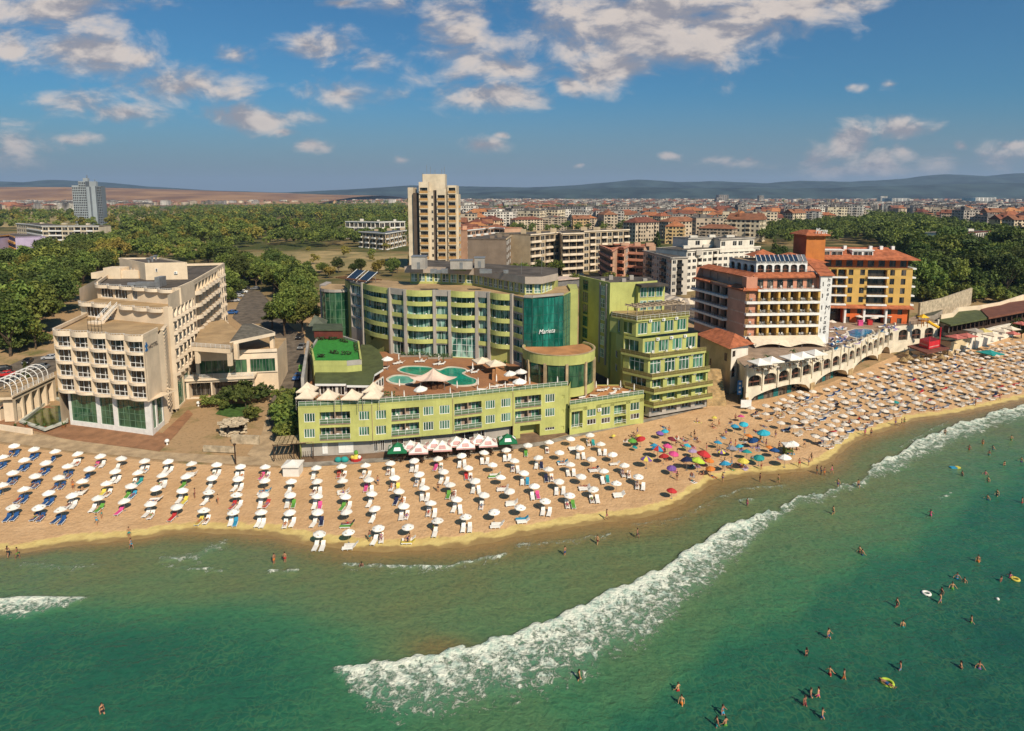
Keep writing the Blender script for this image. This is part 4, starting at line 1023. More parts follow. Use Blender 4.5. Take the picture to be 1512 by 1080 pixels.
 for nn in (-.8, -6.2): pg.tube(Fp.P(-2, 27.35, nn), Fp.P(12, 27.35, nn), .1, n=4)
 pg.build('pergola', [wood], h)
 return nod
MB_NOD = main_block()
def glass_tower():
 h = thing('glass_stair_tower', 'tall teal glass bay with a lime fin above the round pavilion', 'tower', (6, 138, 10))
 zt = 27.0
 a, b, c, d = at(773.5, 440, 26.9).xy, at(786, 440, 27).xy, at(832, 436, 27).xy, at(842, 431, 27).xy
 P = [a, b, b.lerp(c, .33) + Vector((.1, .5)), b.lerp(c, .66) + Vector((.3, .7)), c, d]
 gf = mat('teal_mullion', (.03, .09, .075), .4)
 for i in range(len(P) - 1):
  F = Fac(P[i], P[i + 1]); F.put(win_mesh(F.L, 16.3 - .1, max(1, round(F.L / 1.5)), 8, glass('teal_mirror', (.006, .085, .060), (.02, .16, .12), .04, .9), gf, .07), 'window', h, 0, 10.6, 0)
 w = MB(); w.prism([p + Vector((0, .05)) for p in P] + [d + Vector((0, 10)), a + Vector((2, 12))], 26.8, 27.1, 0, 1, True)
 poly_walls(w, [P[-1], P[-1] + Vector((0, 10)), P[0] + Vector((2, 12)), P[0]], 9, 26.9, 0)
 e = at(853.5, 431, 27).xy; w.prism([d, e, e + Vector((.5, 9)), d + Vector((0, 9))], 9, 27.6, 0)
 w.box((*a, 9), (*( (b - a) * .35), 0), (0, .4, 0), (0, 0, 18.1), 2)
 for s_, t_ in ((P[0], P[1]), (P[1], P[-2])): F = Fac(s_, t_); F.box(w, 0, F.L, 27.0, 27.5, -.4, .15, 2)
 w.build('wall', [green_w, tan_deck, grey_p], h)
 F = Fac(P[1], P[4]); txt(h, F, 'Marieta', 1.6, 18.4, 1.5, frame_w, 4.4, .12, 'sign', .3)
glass_tower()
def rotunda():
 c = Vector((10.3, 138.6)); rad = 7.9; zb, zt = 8.0, 16.9
 h = thing('round_pavilion', 'round lime-banded glass pavilion with a terracotta roof terrace beside the pool', 'pavilion', (c.x, c.y, zb))
 w = MB(); n = 28; ring = [c + Vector((math.cos(math.pi * (.92 + 1.3 * k / n)), math.sin(math.pi * (.92 + 1.3 * k / n)))) * rad for k in range(n + 1)]
 for k in range(n):
  F = Fac(ring[k], ring[k + 1]); F.box(w, 0, F.L, zb, 9.9, -.4, 0, 0); F.box(w, 0, F.L, 14.9, 17.0, -.4, .08, 0)
  if k % 4 == 1: F.box(w, .3, F.L - .3, zb, 15.2, -.2, .3, 1)
  w.poly([(*ring[k], 16.6), (*ring[k + 1], 16.6), (c.x, c.y + 2, 16.6)], 2)
  F.box(w, 0, F.L, 17.0, 17.12, -.25, .16, 1)
 for k in range(0, n, 2):
  F = Fac(ring[k], ring[k + 2]); F.put(win_mesh(F.L, 5.0, 1, 2, g_front, mat('dark_mullion', (.03, .05, .03), .4), .07), 'window', h, 0, 9.9, -.2)
 w.build('wall', [green_w, mat('tan_pillar', (.42, .31, .18), .8), terra_deck], h)
rotunda()
def annex():
 h = thing('lime_annex', 'short lime annex with a sun terrace on its roof, right of the long front wing', 'hotel', (13, 126, 2))
 A, B = at(841, 640, 2.0).xy, at(950, 622, 2.0).xy; zt = 7.6; F = Fac(A, B); w = MB(); ops = []
 for (a, b, y0, y1) in ((867, 880, 600, 614), (888, 901, 598, 612), (931, 944, 592, 605), (867, 880, 620, 626), (888, 901, 618, 624), (931, 944, 612, 618)):
  u0, z1 = F.uz(a, y0); u1, z0 = F.uz(b, y1); ops.append((u0, u1, z0, z1, .18))
  F.put(win_mesh(u1 - u0, z1 - z0, 3, 1, g_green if z1 > 4.4 else g_dark, frame_w, .09), 'window', h, u0, z0, -.14)
 for (a, b, y0, y1, zz) in ((844, 860, 606, 632, 0), (907, 924, 596, 612, 1), (907, 924, 616, 626, 0)):
  u0, z1 = F.uz(a, y0); u1, z0 = F.uz(b, y1); u0 = max(u0, .2); ops.append((u0, u1, z0, z1, 1.3))
  F.put(win_mesh(u1 - u0 - .4, z1 - z0 - .2, 2, 1, g_green, frame_w, .09), 'window', h, u0 + .2, z0, -1.2)
  F.put(rail_mesh(u1 - u0, .95, 1), 'railing', h, u0, z0 + .05, .02)
 F.wall(w, 1.5, zt, ops, 0); F.box(w, 0, F.L, zt, zt + .35, -.3, .05, 0)
 bk = [B + Vector((1, 9)), Vector((18, 142)), A + Vector((1, 8))]
 w.prism([A, B] + bk, 6.4, 7.2, 0, 1); poly_walls(w, [B, *bk, A], 1.5, 7.4, 0)
 w.build('wall', [green_w, terra_deck], h); ac_unit(F, F.uz(882, 605)[0], 5.8, h)
 F.put(rail_mesh(F.L - .2, 1.0, 1, mat('pale_rail_glass', (.10, .16, .09), .15, .05, spec=.6)), 'railing', h, .1, zt + .3, -.15)
annex()
def stepped_lime():
 h = thing('lime_stepped_block', 'tall lime block whose balconied storeys step back, next to the terracotta-roofed house', 'hotel', (30, 136, 2))
 L0, C0, R0 = Vector((25.0, 141.0)), at(958, 615, 2.2).xy, at(1043, 600, 2.2).xy
 w = MB(); hue = 0
 dirf = (R0 - C0).normalized(); nb_ = Vector((-dirf.y, dirf.x))
 K = Vector((25.5, 159))      # back of the shaded flank
 fl = [(2.2, 4.9, 0), (4.9, 7.9, 0), (7.9, 11.0, 0), (11.0, 15.2, 0.9), (15.2, 18.9, 3.0), (18.9, 22.6, 5.6)]
 for i, (z0, z1, sb) in enumerate(fl):
  a, b, c = L0 + nb_ * sb, C0 + nb_ * sb * 1.0 + dirf * .1, R0 + nb_ * sb - dirf * (.0 + .25 * sb)
  cut = [a, b, c]
  for s_, (p, q_) in enumerate(((a, b), (b, c))):
   F = Fac(p, q_); ops = []
   if s_ == 0: ops = [(F.L * .3, F.L * .85, z0 + .3, z1 - .7, .4)]
   else:
    nwin = 4; bw = F.L / nwin
    for k in range(nwin): ops.append((k * bw + .55, (k + 1) * bw - .55, z0 + .35, z1 - (.75 if i else .4), .25 if i > 2 else 1.0))
   F.wall(w, z0 - .1, z1, ops, 0 if i else 1)
   for o in ops: F.put(win_mesh(o[1] - o[0], o[3] - o[2], 3, 1, g_green if i else g_dark, frame_w, .1, .72 if i == 3 else None), 'window', h, o[0], o[2], -o[4] + .04)
   if i >= 2 and s_ == 1:
    for k in range(3): ac_unit(F, (k + 1) * F.L / 4 - .4, z1 - .7, h, .05)
  if i in (1, 2, 3, 4):   # projecting slab with a railing
   pr = 1.5 if i < 3 else fl[i][2] - fl[i - 1][2] + .6
   o1 = [a - nb_ * pr + Vector((-.4, 0)), b - nb_ * pr, c - nb_ * pr + dirf * .3]
   w.prism([L0 + Vector((0, 2)), *o1, R0 + nb_ * 4 + dirf * .2, K], z0 - .45, z0 + .02, 0, 2, True)
   for p, q_ in ((o1[0], o1[1]), (o1[1], o1[2])):
    F = Fac(p, q_); F.put(rail_mesh(F.L, .95, 1, mat('amber_rail_glass', (.14, .12, .04), .15, .05, spec=.6), mat('brass_rail', (.35, .27, .12), .4)), 'railing', h, 0, z0, -.05)
   F = Fac(b, c)
   for k in range(4): plastic_chair(F.P(F.L * (.15 + .23 * k) + rnd.uniform(-.3, .3), z0 + .02, .55), rnd.uniform(0, 6), 'white plastic chair on a terrace of the stepped lime block', 'chairs on the stepped terraces')
 # roof deck with a pergola
 zd = 22.6; a, b, c = L0 + nb_ * 5, C0 + nb_ * 5.2, R0 + nb_ * 5.4 - dirf * 1.2
 w.prism([a, b, c, c + nb_ * 8, K], zd - .3, zd, 0, 2)
 for p, q_ in ((a, b), (b, c)): F = Fac(p, q_); F.put(rail_mesh(F.L, 1.0, 1, mat('amber_rail_glass', (.14, .12, .04), .15, .05, spec=.6)), 'railing', h, 0, zd, -.1)
 F = Fac(b, c); pg = MB()
 for u in (.8, F.L * .35, F.L * .7, F.L - .4):
  for nn in (-1.2, -4.6): pg.tube(F.P(u, zd, nn), F.P(u, zd + 2.6, nn), .12, n=4)
 for nn in (-1.0, -2.2, -3.4, -4.8): F.box(pg, .2, F.L, zd + 2.6, zd + 2.85, nn - .1, nn + .1, 0)
 for k in range(9): F.box(pg, .5 + k * F.L / 9, .65 + k * F.L / 9, zd + 2.85, zd + 3.0, -5.2, -.8, 0)
 pg.build('pergola', [mat('grey_timber', (.33, .25, .17), .8, .15)], h)
 # tall rear block
 zt = 29.6
 fl0, fr0 = at(892, 436, zt).xy, at(940, 434, zt).xy; fr1 = at(968, 433, zt).xy; bl = at(853.5, 424, zt).xy; br = at(962, 426, zt).xy
 fl0 = Vector((23.4, 152.0)); fr0 = fl0 + Vector((6.6, 1.2)); bl = Vector((17.5, 166));
 w.prism([fl0, fr0, fr0 + Vector((5.5, 2.6)), fr0 + Vector((6, 14)), bl + Vector((1, 2)), bl], 6, 29.0, 0, 3)
 F = Fac(bl, fl0)
 for k in range(6):
  z0 = 10.6 + 3.1 * k
  F.put(win_mesh(2.0, 2.2, 2, 2, g_teal, frame_w, .1), 'window', h, F.L - 4.0, z0, .05)
  F.put(win_mesh(2.4, 2.6, 2, 2, g_front, mat('green_frame', (.05, .12, .07), .5)), 'window', h, F.L * .15, z0, .05)
 F.box(w, F.L - 4.7, F.L - 4.2, 9, 29, 0, .25, 4); F.box(w, F.L - 1.8, F.L - 1.2, 9, 29, 0, .25, 4)
 parapet(w, [bl, fl0, fr0, fr0 + Vector((5.5, 2.6))], 29.0, 29.5, .3, 0)
 F = Fac(fr0 + Vector((-.2, .6)), fr0 + Vector((6.4, 2.6))); w.prism([F.P(-.3, 0, 3.6).xy, F.P(F.L, 0, 3.6).xy, F.P(F.L, 0, -2).xy, F.P(-.3, 0, -2).xy], 28.6, 29.1, 3, 3, True)
 for k in range(3): F.put(win_mesh(1.7, 2.3, 2, 1, g_green), 'window', h, .3 + 2.1 * k, 26.0, 2.0)
 w.prism([F.P(-.2, 0, 1.9).xy, F.P(F.L, 0, 1.9).xy, F.P(F.L, 0, -1).xy, F.P(-.2, 0, -1).xy], 22.6, 28.7, 0)
 for k in range(3): F.put(win_mesh(1.7, 2.3, 2, 1, g_teal), 'window', h, .3 + 2.1 * k, 22.8, 1.95)
 # the shaded flank between the two
 Fk = Fac(K + Vector((-2.0, -4)), L0); ops = []
 for z0 in (9.4, 12.6, 15.8, 19.2): ops.append((Fk.L * .55, Fk.L * .55 + 1.5, z0, z0 + 1.6, .15)); Fk.put(win_mesh(1.5, 1.6, 2, 1, g_dark), 'window', h, Fk.L * .55, z0, -.1)
 Fk.wall(w, 2, 22.6, ops, 0)
 poly_walls(w, [R0 + dirf * .1, R0 + nb_ * 20, K], 2, 15, 0)
 for k in range(5): q = fl0 + Vector((-1 + 2.6 * k, 5 + (k % 2) * 4)); w.bx(q.x - .5, q.x + .5, q.y, q.y + 1, 29, 29.8 + .3 * (k % 2), 4)
 w.build('wall', [green_w, grey_w, mat('terrace_tile', (.34, .24, .11), .8, .15), bitumen, grey_p], h)
 # stretch of shade-green canopy on the glass passage
stepped_lime()
def restaurant():
 h = thing('terrace_restaurant', 'low restaurant with olive-green felt roofs and an artificial turf roof garden, left of the pool', 'building', (-40, 140, 10))
 z0 = 13.0; w = MB()
 # two olive roofs at right angles
 A = [at(465, 567, z0), at(511, 567, z0), at(512, 569, z0), at(549, 569.5, z0), at(549, 546, z0), at(466, 546, z0)]
 B = [at(534, 545, z0), at(566, 545, z0), at(566, 530, z0), at(558, 516, z0), at(546, 509, z0), at(533, 509, z0)]
 rf = MB()
 rf.prism([p.xy for p in (A[0], A[1], A[2], A[3])] + [at(553, 553, z0).xy, at(566, 545, z0).xy, at(566, 530, z0).xy, at(558, 516, z0).xy, at(546, 509, z0).xy, at(533, 509, z0).xy, at(533, 538, z0).xy, at(466, 540, z0).xy], z0 - .45, z0, 1, 0, True)
 rf.build('roof', [olive_roof, frame_w], h)
 F = Fac(A[0].xy, A[3].xy); G = Fac(F.P(.5, 0, -.9).xy, F.P(F.L - .3, 0, -.9).xy)
 nb = 6; bw = G.L / nb; ops = [(k * bw + .2, (k + 1) * bw - .2, 10.6, 12.4, .1) for k in range(nb)]
 G.wall(w, 10.3, z0 - .3, ops, 1)
 for o in ops: G.put(win_mesh(o[1] - o[0], 1.8, 2, 1, g_dark), 'window', h, o[0], 10.6, -.06)
 G2 = Fac(at(550, 567, 12.6).xy, at(566, 556, 12.6).xy); ops = [(.4 + k * G2.L / 4, .4 + (k + .8) * G2.L / 4, 10.7, 12.4, .1) for k in range(4)]
 G2.wall(w, 10.3, z0 - .3, ops, 1)
 for o in ops: G2.put(win_mesh(o[1] - o[0], 1.7, 1, 1, g_dark), 'window', h, o[0], 10.7, -.06)
 # raised roof garden of artificial turf with clipped planting
 zt = 15.2
 T = [at(463, 535, zt), at(512, 535, zt), at(534, 533, zt), at(530, 505, zt), at(505, 497, zt), at(470, 497, zt), at(459, 515, zt)]
 w.prism([p.xy for p in T], 9.5, zt - .25, 0, 2)
 for i in range(len(T)):
  F = Fac(T[i].xy, T[(i + 1) % len(T)].xy); F.box(w, 0, F.L, zt - .8, zt + .25, -.35, .05, 3 if i % 2 else 0)
 parapet(w, [at(449, 560, 14).xy, at(457, 505, 14).xy], 7, 14.3, .6, 3)
 w.build('wall', [green_w, mat('white_render', (.70, .64, .54)), turf, grey_w], h)
 hd = MB()
 for (x0, y0, x1, y1) in ((466, 503, 480, 502), (486, 502, 498, 502), (503, 504, 512, 506), (461, 512, 459, 528), (524, 508, 527, 522), (488, 522, 498, 523), (470, 528, 478, 528), (506, 524, 518, 524)):
  p, q_ = at(x0, y0, zt - .2), at(x1, y1, zt - .2); n = 12
  for k in range(n * 5):
   c = p.lerp(q_, rnd.random()) + Vector((rnd.uniform(-.35, .35), rnd.uniform(-.35, .35), rnd.uniform(.1, .75)))
   d = Vector((rnd.gauss(0, 1), rnd.gauss(0, 1), rnd.gauss(0, 1))).normalized() * .22; e = d.orthogonal().normalized() * .16
   hd.poly([c - d, c + e, c + d, c - e])
 tag(hd.build('planting', [mat('clipped_hedge', (.030, .05, .014), .8, .2)], h), kind='stuff')
 T2 = [at(461, 487, 17.5), at(507, 487, 17.5), at(505, 478, 17.5), at(463, 478, 17.5)]
 r2 = MB(); F = Fac(T2[0].xy, T2[1].xy); r2.prism([p.xy for p in T2], 17.2, 17.5, 0, 0, True); F.box(r2, .3, F.L - .3, 15.2, 17.2, -.5, -.3, 1); r2.build('garden_pavilion', [mat('dark_green_tiles', (.07, .085, .05), .8), mat('maroon_screen', (.13, .03, .02), .7, .15)], h)
 r3 = MB(); q = at(470, 480, 17.0); ap = Vector((q.x - 1.5, q.y + 2, 19.2)); b4 = [at(455, 482, 17), at(481, 482, 17), at(484, 473, 17), at(460, 473, 17)]
 for i in range(4): r3.poly([b4[i], b4[(i + 1) % 4], ap])
 r3.build('pavilion_roof', [mat('grey_green_tiles', (.11, .12, .085), .8)], h)
 for px in (472, 486, 501):
  p = at(px, 494, zt - .2); m = MB(); m.bx(p.x - .7, p.x + .7, p.y - .3, p.y + .3, zt - .2, zt + .25); m.bx(p.x - .7, p.x + .7, p.y + .2, p.y + .35, zt + .25, zt + .7)
  tag(m.build('garden_bench', [canvas_cream]), 'cream bench on the green turf roof garden', 'bench', 'benches on the turf roof')
restaurant()
# ------------------------------------------------------------------ salmon hotel, amber hotel and the arcaded terrace on the right
def arch_pts(u0, u1, z0, z1, n=8):
 pts = [(u0, z0)]; c, r = (u0 + u1) / 2, (u1 - u0) / 2; rise = min(r * .55, z1 - z0 - .1)
 for k in range(n + 1): t = math.pi * (1 - k / n); pts.append((c + r * math.cos(t), z1 - rise + rise * math.sin(t)))
 return pts + [(u1, z0)]
def arched_wall(F, mb, z0, z1, arches, dep=.6, mi=0, u0=0.0, u1=None):
 "wall with arched openings (u0, u1, z0, z1), cut for real, with reveals"
 u1 = F.L if u1 is None else u1; cur = u0; P = F.P
 for (a, b, c, d) in sorted(arches):
  if a - cur > .001: mb.poly([P(cur, z0), P(a, z0), P(a, z1), P(cur, z1)], mi)
  if c > z0: mb.poly([P(a, z0), P(b, z0), P(b, c), P(a, c)], mi)
  ap = arch_pts(a, b, c, d)
  top = ap[1:-1]
  for i in range(len(top) - 1): mb.poly([P(*top[i]), P(*top[i + 1]), P(top[i + 1][0], z1), P(top[i][0], z1)], mi)
  for i in range(len(ap) - 1): mb.poly([P(*ap[i]), P(*ap[i], -dep), P(*ap[i + 1], -dep), P(*ap[i + 1])], mi)
  mb.poly([P(a, c), P(b, c), P(b, c, -dep), P(a, c, -dep)], mi)
  cur = b
 if u1 - cur > .001: mb.poly([P(cur, z0), P(u1, z0), P(u1, z1), P(cur, z1)], mi)
def arch_win(F, a, b, c, d, dep, parent, name='window', gl=None):
 m = MB(); ap = arch_pts(a, b, c, d); m.poly([F.P(u, z, -dep) for u, z in ap][::-1], 0); m.poly([F.P(u, z, -dep) for u, z in ap], 0)
 ft = .09; c_ = (a + b) / 2
 F.box(m, c_ - ft / 2, c_ + ft / 2, c, d - .05, -dep, -dep + .07, 1); F.box(m, a, c_ - ft / 2, c + (d - c) * .34, c + (d - c) * .34 + .3, -dep, -dep + .08, 1); F.box(m, c_ + ft / 2, b, c + (d - c) * .34, c + (d - c) * .34 + .3, -dep, -dep + .08, 1)
 return m.build(name, [gl or g_dark, mat('red_brown_frame', (.16, .065, .04), .6, .1)], parent)
def arcade():
 zt = 10.3
 top = [(1103, 546), (1150, 540), (1200, 527.5), (1250, 513), (1290, 495.5), (1320, 482)]
 P = [at(a, b, zt).xy for a, b in top]
 h = thing('arcaded_terrace', 'long curved white arcade wall above the beach, its terrace holding parasols and a blue pool', 'terrace', (*P[0], 2))
 w = MB(); cols = MB(); fine = mat('panelled_white', (.68, .60, .46), .8, .10, .4, .3)
 S = [P[0]]; seg = []
 tot = sum((P[i + 1] - P[i]).length for i in range(len(P) - 1))
 def along(t):
  d = t * tot
  for i in range(len(P) - 1):
   L = (P[i + 1] - P[i]).length
   if d <= L or i == len(P) - 2: return P[i].lerp(P[i + 1], d / L)
   d -= L
 # smooth outline: one stretch of wall per arch of the upper storey
 cur = []
 nA = 17
 for k in range(nA + 1): cur.append(along(k / nA))
 sm = [cur[0]] + [(cur[k - 1] + 2 * cur[k] + cur[k + 1]) / 4 for k in range(1, nA)] + [cur[-1]]
 low = {1: 4, 5: 8, 9: 12, 13: 16}    # big arches at beach level span several bays
 for k in range(nA):
  F = Fac(sm[k], sm[k + 1]); L = F.L
  arched_wall(F, w, 5.2, zt, [(.55, L - .35, 5.9, 8.7)], .7, 0)
  arch_win(F, .55, L - .35, 5.9, 8.7, .6, h)
  m = MB(); F.box(m, -.22, .22, 5.0, zt + 1.05, -.3, .28, 0); m.build('pier', [fine], h)
  F.box(w, .23, L - .23, zt - .15, zt + .35, -.3, .1, 0)
  F.put(rail_mesh(L - .4, 1.0, 2, None, iron), 'railing', h, .2, zt + .3, -.1)
 # beach level: wide flat arches
 spans = [(0.15, 4.9), (5.3, 9.2), (9.8, 14.2), (14.6, 16.6)]
 def pos(t): i = min(int(t), nA - 1); return sm[i].lerp(sm[i + 1], t - i)
 edge = 0.0
 for (a, b) in spans:
  n = 12; crown = 4.9
  for j in range(n):
   t0, t1 = a + (b - a) * j / n, a + (b - a) * (j + 1) / n; p, q_ = pos(t0), pos(t1)
   h0 = 2.5 + (crown - 2.5) * math.sin(math.pi * j / n) ** .6 if 0 < j < n else 2.2; h1 = 2.5 + (crown - 2.5) * math.sin(math.pi * (j + 1) / n) ** .6 if j + 1 < n else 2.2
   F = Fac(p, q_)
   w.poly([F.P(0, h0), F.P(F.L, h1), F.P(F.L, 5.2), F.P(0, 5.2)], 0); w.poly([F.P(0, h0), F.P(0, h0, -2.5), F.P(F.L, h1, -2.5), F.P(F.L, h1)], 0)
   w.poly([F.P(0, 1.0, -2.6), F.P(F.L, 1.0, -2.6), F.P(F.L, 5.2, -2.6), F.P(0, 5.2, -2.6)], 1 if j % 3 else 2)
  F = Fac(pos(edge), pos(a)); F.wall(w, 1.0, 5.2, [], 0)
  F.box(w, 0, F.L, 1.0, 3.6, 0, .25, 3)
  edge = b
 F = Fac(pos(edge), pos(16.99)); F.wall(w, 1.0, 5.2, [], 0)
 # flat stretch at the far right with three arches
 e0, e1 = sm[-1], at(1386, 477, zt).xy
 F = Fac(e0, e1); L = F.L
 ar = [(L * .12 + k * L * .29, L * .12 + k * L * .29 + L * .20, 5.6, 9.0) for k in range(3)]
 arched_wall(F, w, 1.0, zt, ar, .6, 0)
 for a in ar: arch_win(F, *a, .5, h)
 for k in range(4):
  m = MB(); u = min(.3 + k * L / 3.05, L - .25); F.box(m, u - .22, u + .22, zt - .4, zt + 1.1, -.3, .2, 0); m.build('pier', [fine], h)
 F.put(rail_mesh(L, 1.0, 2, None, iron), 'railing', h, 0, zt + .1, -.2)
 G = Fac(e1, e1 + Vector((4, 14))); G.wall(w, 1, zt, [], 0)
 # left end: blank return wall
 ret = Fac(at(1082, 520, 8).xy + Vector((0, 8)), sm[0]); ret.wall(w, 1, zt, [], 0)
 poly = sm + [e1, e1 + Vector((4, 16)), Vector((128, 205)), Vector((100, 203)), Vector((86, 180)), Vector((63, 178)), Vector((57, 168))]
 w.prism([(p.x, p.y + .15) for p in poly], 9.4, zt - .05, 0, 4, True)
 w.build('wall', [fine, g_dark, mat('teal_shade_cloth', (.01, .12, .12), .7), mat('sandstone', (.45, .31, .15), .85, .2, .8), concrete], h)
 drape('terrace', poly, mat('pool_terrace_paving', (.34, .24, .165), .85, .16, .3, bump=.2, fine=.3), 0, 400, True, z=zt)
 # round-ended blue pool
 pts = [(1252, 490), (1262, 487), (1276, 486.5), (1287, 487.5), (1289, 491), (1281, 496), (1279, 499.5), (1266, 500), (1255, 497)]
 pp = [at(a, b, zt + .05) for a, b in pts]; c = sum(pp, Vector()) / len(pp)
 t = thing('swimming_pool', 'bright blue pool on the terrace in front of the amber hotel', 'pool', c); m = MB(); ou = [p + (p - c).normalized() * .7 for p in pp]; n = len(pp)
 for i in range(n):
  j = (i + 1) % n; up = Vector((0, 0, .12)); m.poly([ou[i] + up, ou[j] + up, pp[j] + up, pp[i] + up]); m.poly([ou[i], ou[j], ou[j] + up, ou[i] + up])
 m.build('rim', [mat('pool_rim', (.62, .55, .44))], t); m = MB(); m.poly([p + Vector((0, 0, .08)) for p in pp]); m.build('water', [mat('blue_pool_water', (.005, .20, .38), .1, .15, .4, spec=.5, bump=.2, bscale=2.5)], t)
 # blue banner and white board at the beach foot of the left end
 for nm, lab, cat, px, py, ww, hh, z, ml, col in (('banner', 'tall blue banner on a pole beside the left end of the arcade', 'banner', 1091, 596, 1.1, 3.4, 2.2, 1, mat('banner_blue', (.03, .16, .38), .6, .1)),
           ('notice_board', 'white notice board standing in the sand below the arcade\'s left end', 'sign', 1101, 605, 2.4, 1.8, .5, 2, white)):
  g = ground(px, py); t = thing(nm, lab, cat, g); m = MB(); m.tube(g, g + Vector((0, 0, z + .4)), .07)
  if ml == 2: m.tube(g + Vector((ww * .4, 0, 0)), g + Vector((ww * .4, 0, z + .4)), .07)
  m.build('pole', [iron], t); m = MB(); m.bx(g.x - ww / 2, g.x + ww / 2, g.y - .12, g.y - .02, g.z + z, g.z + z + hh, 0)
  if ml == 1:
   for k in range(3): m.bx(g.x - .25, g.x + .25, g.y - .14, g.y - .115, g.z + z + .4 + k * 1.0, g.z + z + .9 + k * 1.0, 1)
  m.build('panel', [col, frame_w], t)
 # red and white plate on the spandrel
 return sm, zt
ARC, AZ = arcade()
def balcony_hotel_front(F, w, h, zs, nbay, wallm, mi, depth=1.5, gl=None, u0=0.0, u1=None, part_m=2, chairs=True):
 "rows of recessed balconies divided by coloured fins, with white bands"
 u1 = F.L if u1 is None else u1; bw = (u1 - u0) / nbay; ops = []
 for z in zs:
  for k in range(nbay): ops.append((u0 + k * bw + .18, u0 + (k + 1) * bw - .18, z + .05, z + 2.45, depth))
 return ops, bw
def salmon_hotel():
 C = Vector((62.9, 171.0)); Rt = Vector((83.0, 172.2)); Lf = Vector((56.5, 196.0))
 h = thing('salmon_hotel', 'salmon and ochre hotel with long white balcony bands, left of the white sign tower', 'hotel', (C.x, C.y, 10))
 w = MB(); F = Fac(C, Rt); G = Fac(Lf, C)
 zs = [12.2, 15.4, 18.6, 21.8]; nb = 7; bw = (F.L - .8) / nb; ops = []
 for z in zs:
  for k in range(nb): ops.append((.8 + k * bw + .12, .8 + (k + 1) * bw - .12, z + .1, z + 2.75, 1.6))
 F.wall(w, 9, 25.0, ops, 1, mrev=1)
 for z in zs:
  m = MB(); F.box(m, -.1, F.L, z - .55, z + .12, -.4, 1.0, 0); m.build('balcony', [white], h)
  F.put(rail_mesh(F.L, .95, 3, None, iron), 'railing', h, 0, z + .1, .9)
  for k in range(nb):
   u = .8 + k * bw
   F.put(win_mesh(bw * .62, 2.3, 2, 1, g_dark, mat('dark_frame', (.08, .06, .05), .5)), 'window', h, u + .2, z + .15, -1.5)
   F.box(w, u + bw - .45, u + bw + .1, z + .12, z + 2.7, -.2, .75, 1)
   plastic_chair(F.P(u + .7, z + .12, .3), rnd.uniform(0, 6), 'white plastic chair on a balcony of the salmon and ochre hotel', 'chairs on the salmon hotel balconies')
   if k % 2: plastic_chair(F.P(u + 1.5, z + .12, .2), rnd.uniform(0, 6), 'white plastic chair on a balcony of the salmon and ochre hotel', 'chairs on the salmon hotel balconies')
 # salmon storey above, set back behind a balcony
 F2 = Fac(C + F.n * -1.2 + F.u * 3.0, Rt - F.n * 1.2); ops = [(.5 + k * (F2.L - .6) / 6, .5 + (k + .62) * (F2.L - .6) / 6, 25.2, 27.6, .3) for k in range(6)]
 F2.wall(w, 24.9, 28.4, ops, 2)
 for o in ops: F2.put(win_mesh(o[1] - o[0], 2.4, 2, 1, g_dark, mat('dark_frame', (.08, .06, .05), .5)), 'window', h, o[0], o[2], -.25)
 m = MB(); F2.box(m, -.1, F2.L + .2, 24.6, 25.15, .0, 2.2, 0); m.build('balcony', [white], h)
 F2.put(rail_mesh(F2.L, .95, 3, None, iron), 'railing', h, 0, 25.1, 2.1)
 for k in range(6): plastic_chair(F2.P(1.0 + k * F2.L / 6, 25.15, 1.2), rnd.uniform(0, 6), 'white plastic chair on a balcony of the salmon and ochre hotel', 'chairs on the salmon hotel balconies')
 cr = [C + F.u * 3 - F.n * 1.2, Rt - F.n * 1.2, Rt + Vector((-2, 20)), Lf + Vector((6, 0))]
 F3 = Fac(C + F.n * .15, C + F.u * 3.0 + F.n * .15); w.prism([C, C + F.u * 3 - F.n * .0, C + F.u * 3 - F.n * 3, C - F.n * 3], 9, 28.4, 2)
 G.wall(w, 9, 25.2, [(2.0 + k * (G.L * .62) / 4, 2.0 + (k + .8) * (G.L * .62) / 4, z, z + 2.4, 1.4) for z in (12.3, 15.5, 18.7, 21.9) for k in range(4)], 3)
 for z in (12.3, 15.5, 18.7, 21.9):
  m = MB(); G.box(m, -.8, G.L * .68, z - .5, z + .1, -.3, 1.3, 0); m.build('balcony', [white], h)
  G.put(rail_mesh(G.L * .68, .95, 3, None, iron), 'railing', h, -.4, z + .1, 1.2)
  for k in range(4):
   u = 2.0 + k * (G.L * .62) / 4; G.put(win_mesh(1.8, 2.2, 2, 1, g_dark, mat('dark_frame', (.08, .06, .05), .5)), 'window', h, u + .3, z + .1, -1.3)
  G.box(w, G.L * .72, G.L - .05, z - .3, z + .05, 0, .04, 4)
 G3 = Fac(Lf + Vector((2, 0)), C + Vector((1.6, 1.2))); G3.wall(w, 25, 28.4, [(4, 6, 25.6, 27.6, .3), (8, 10, 25.6, 27.6, .3), (14, 15, 25.8, 27.2, .2)], 3)
 poly_walls(w, [Rt, Rt + Vector((-2, 22)), Lf], 9, 28.4, 2)
 w.prism([C, Rt, Rt + Vector((-2, 22)), Lf], 24.3, 24.8, 2, 5)
 # eaves
 def skirt(mb, F, z, out, up, inn, u0=0, u1=None, mi=0):
  u1 = F.L if u1 is None else u1
  a, b, c, d = F.P(u0 - out, z, out), F.P(u1 + out, z, out), F.P(u1 - inn * .3, z + up, -inn), F.P(u0 + inn * .3, z + up, -inn)
  dn = Vector((0, 0, -.22)); mb.poly([a, b, c, d], mi); mb.poly([a + dn, b + dn, b, a], mi); mb.poly([d + dn, c + dn, b + dn, a + dn], mi); mb.poly([b + dn, c + dn, c, b], mi); mb.poly([a + dn, a, d, d + dn], mi)
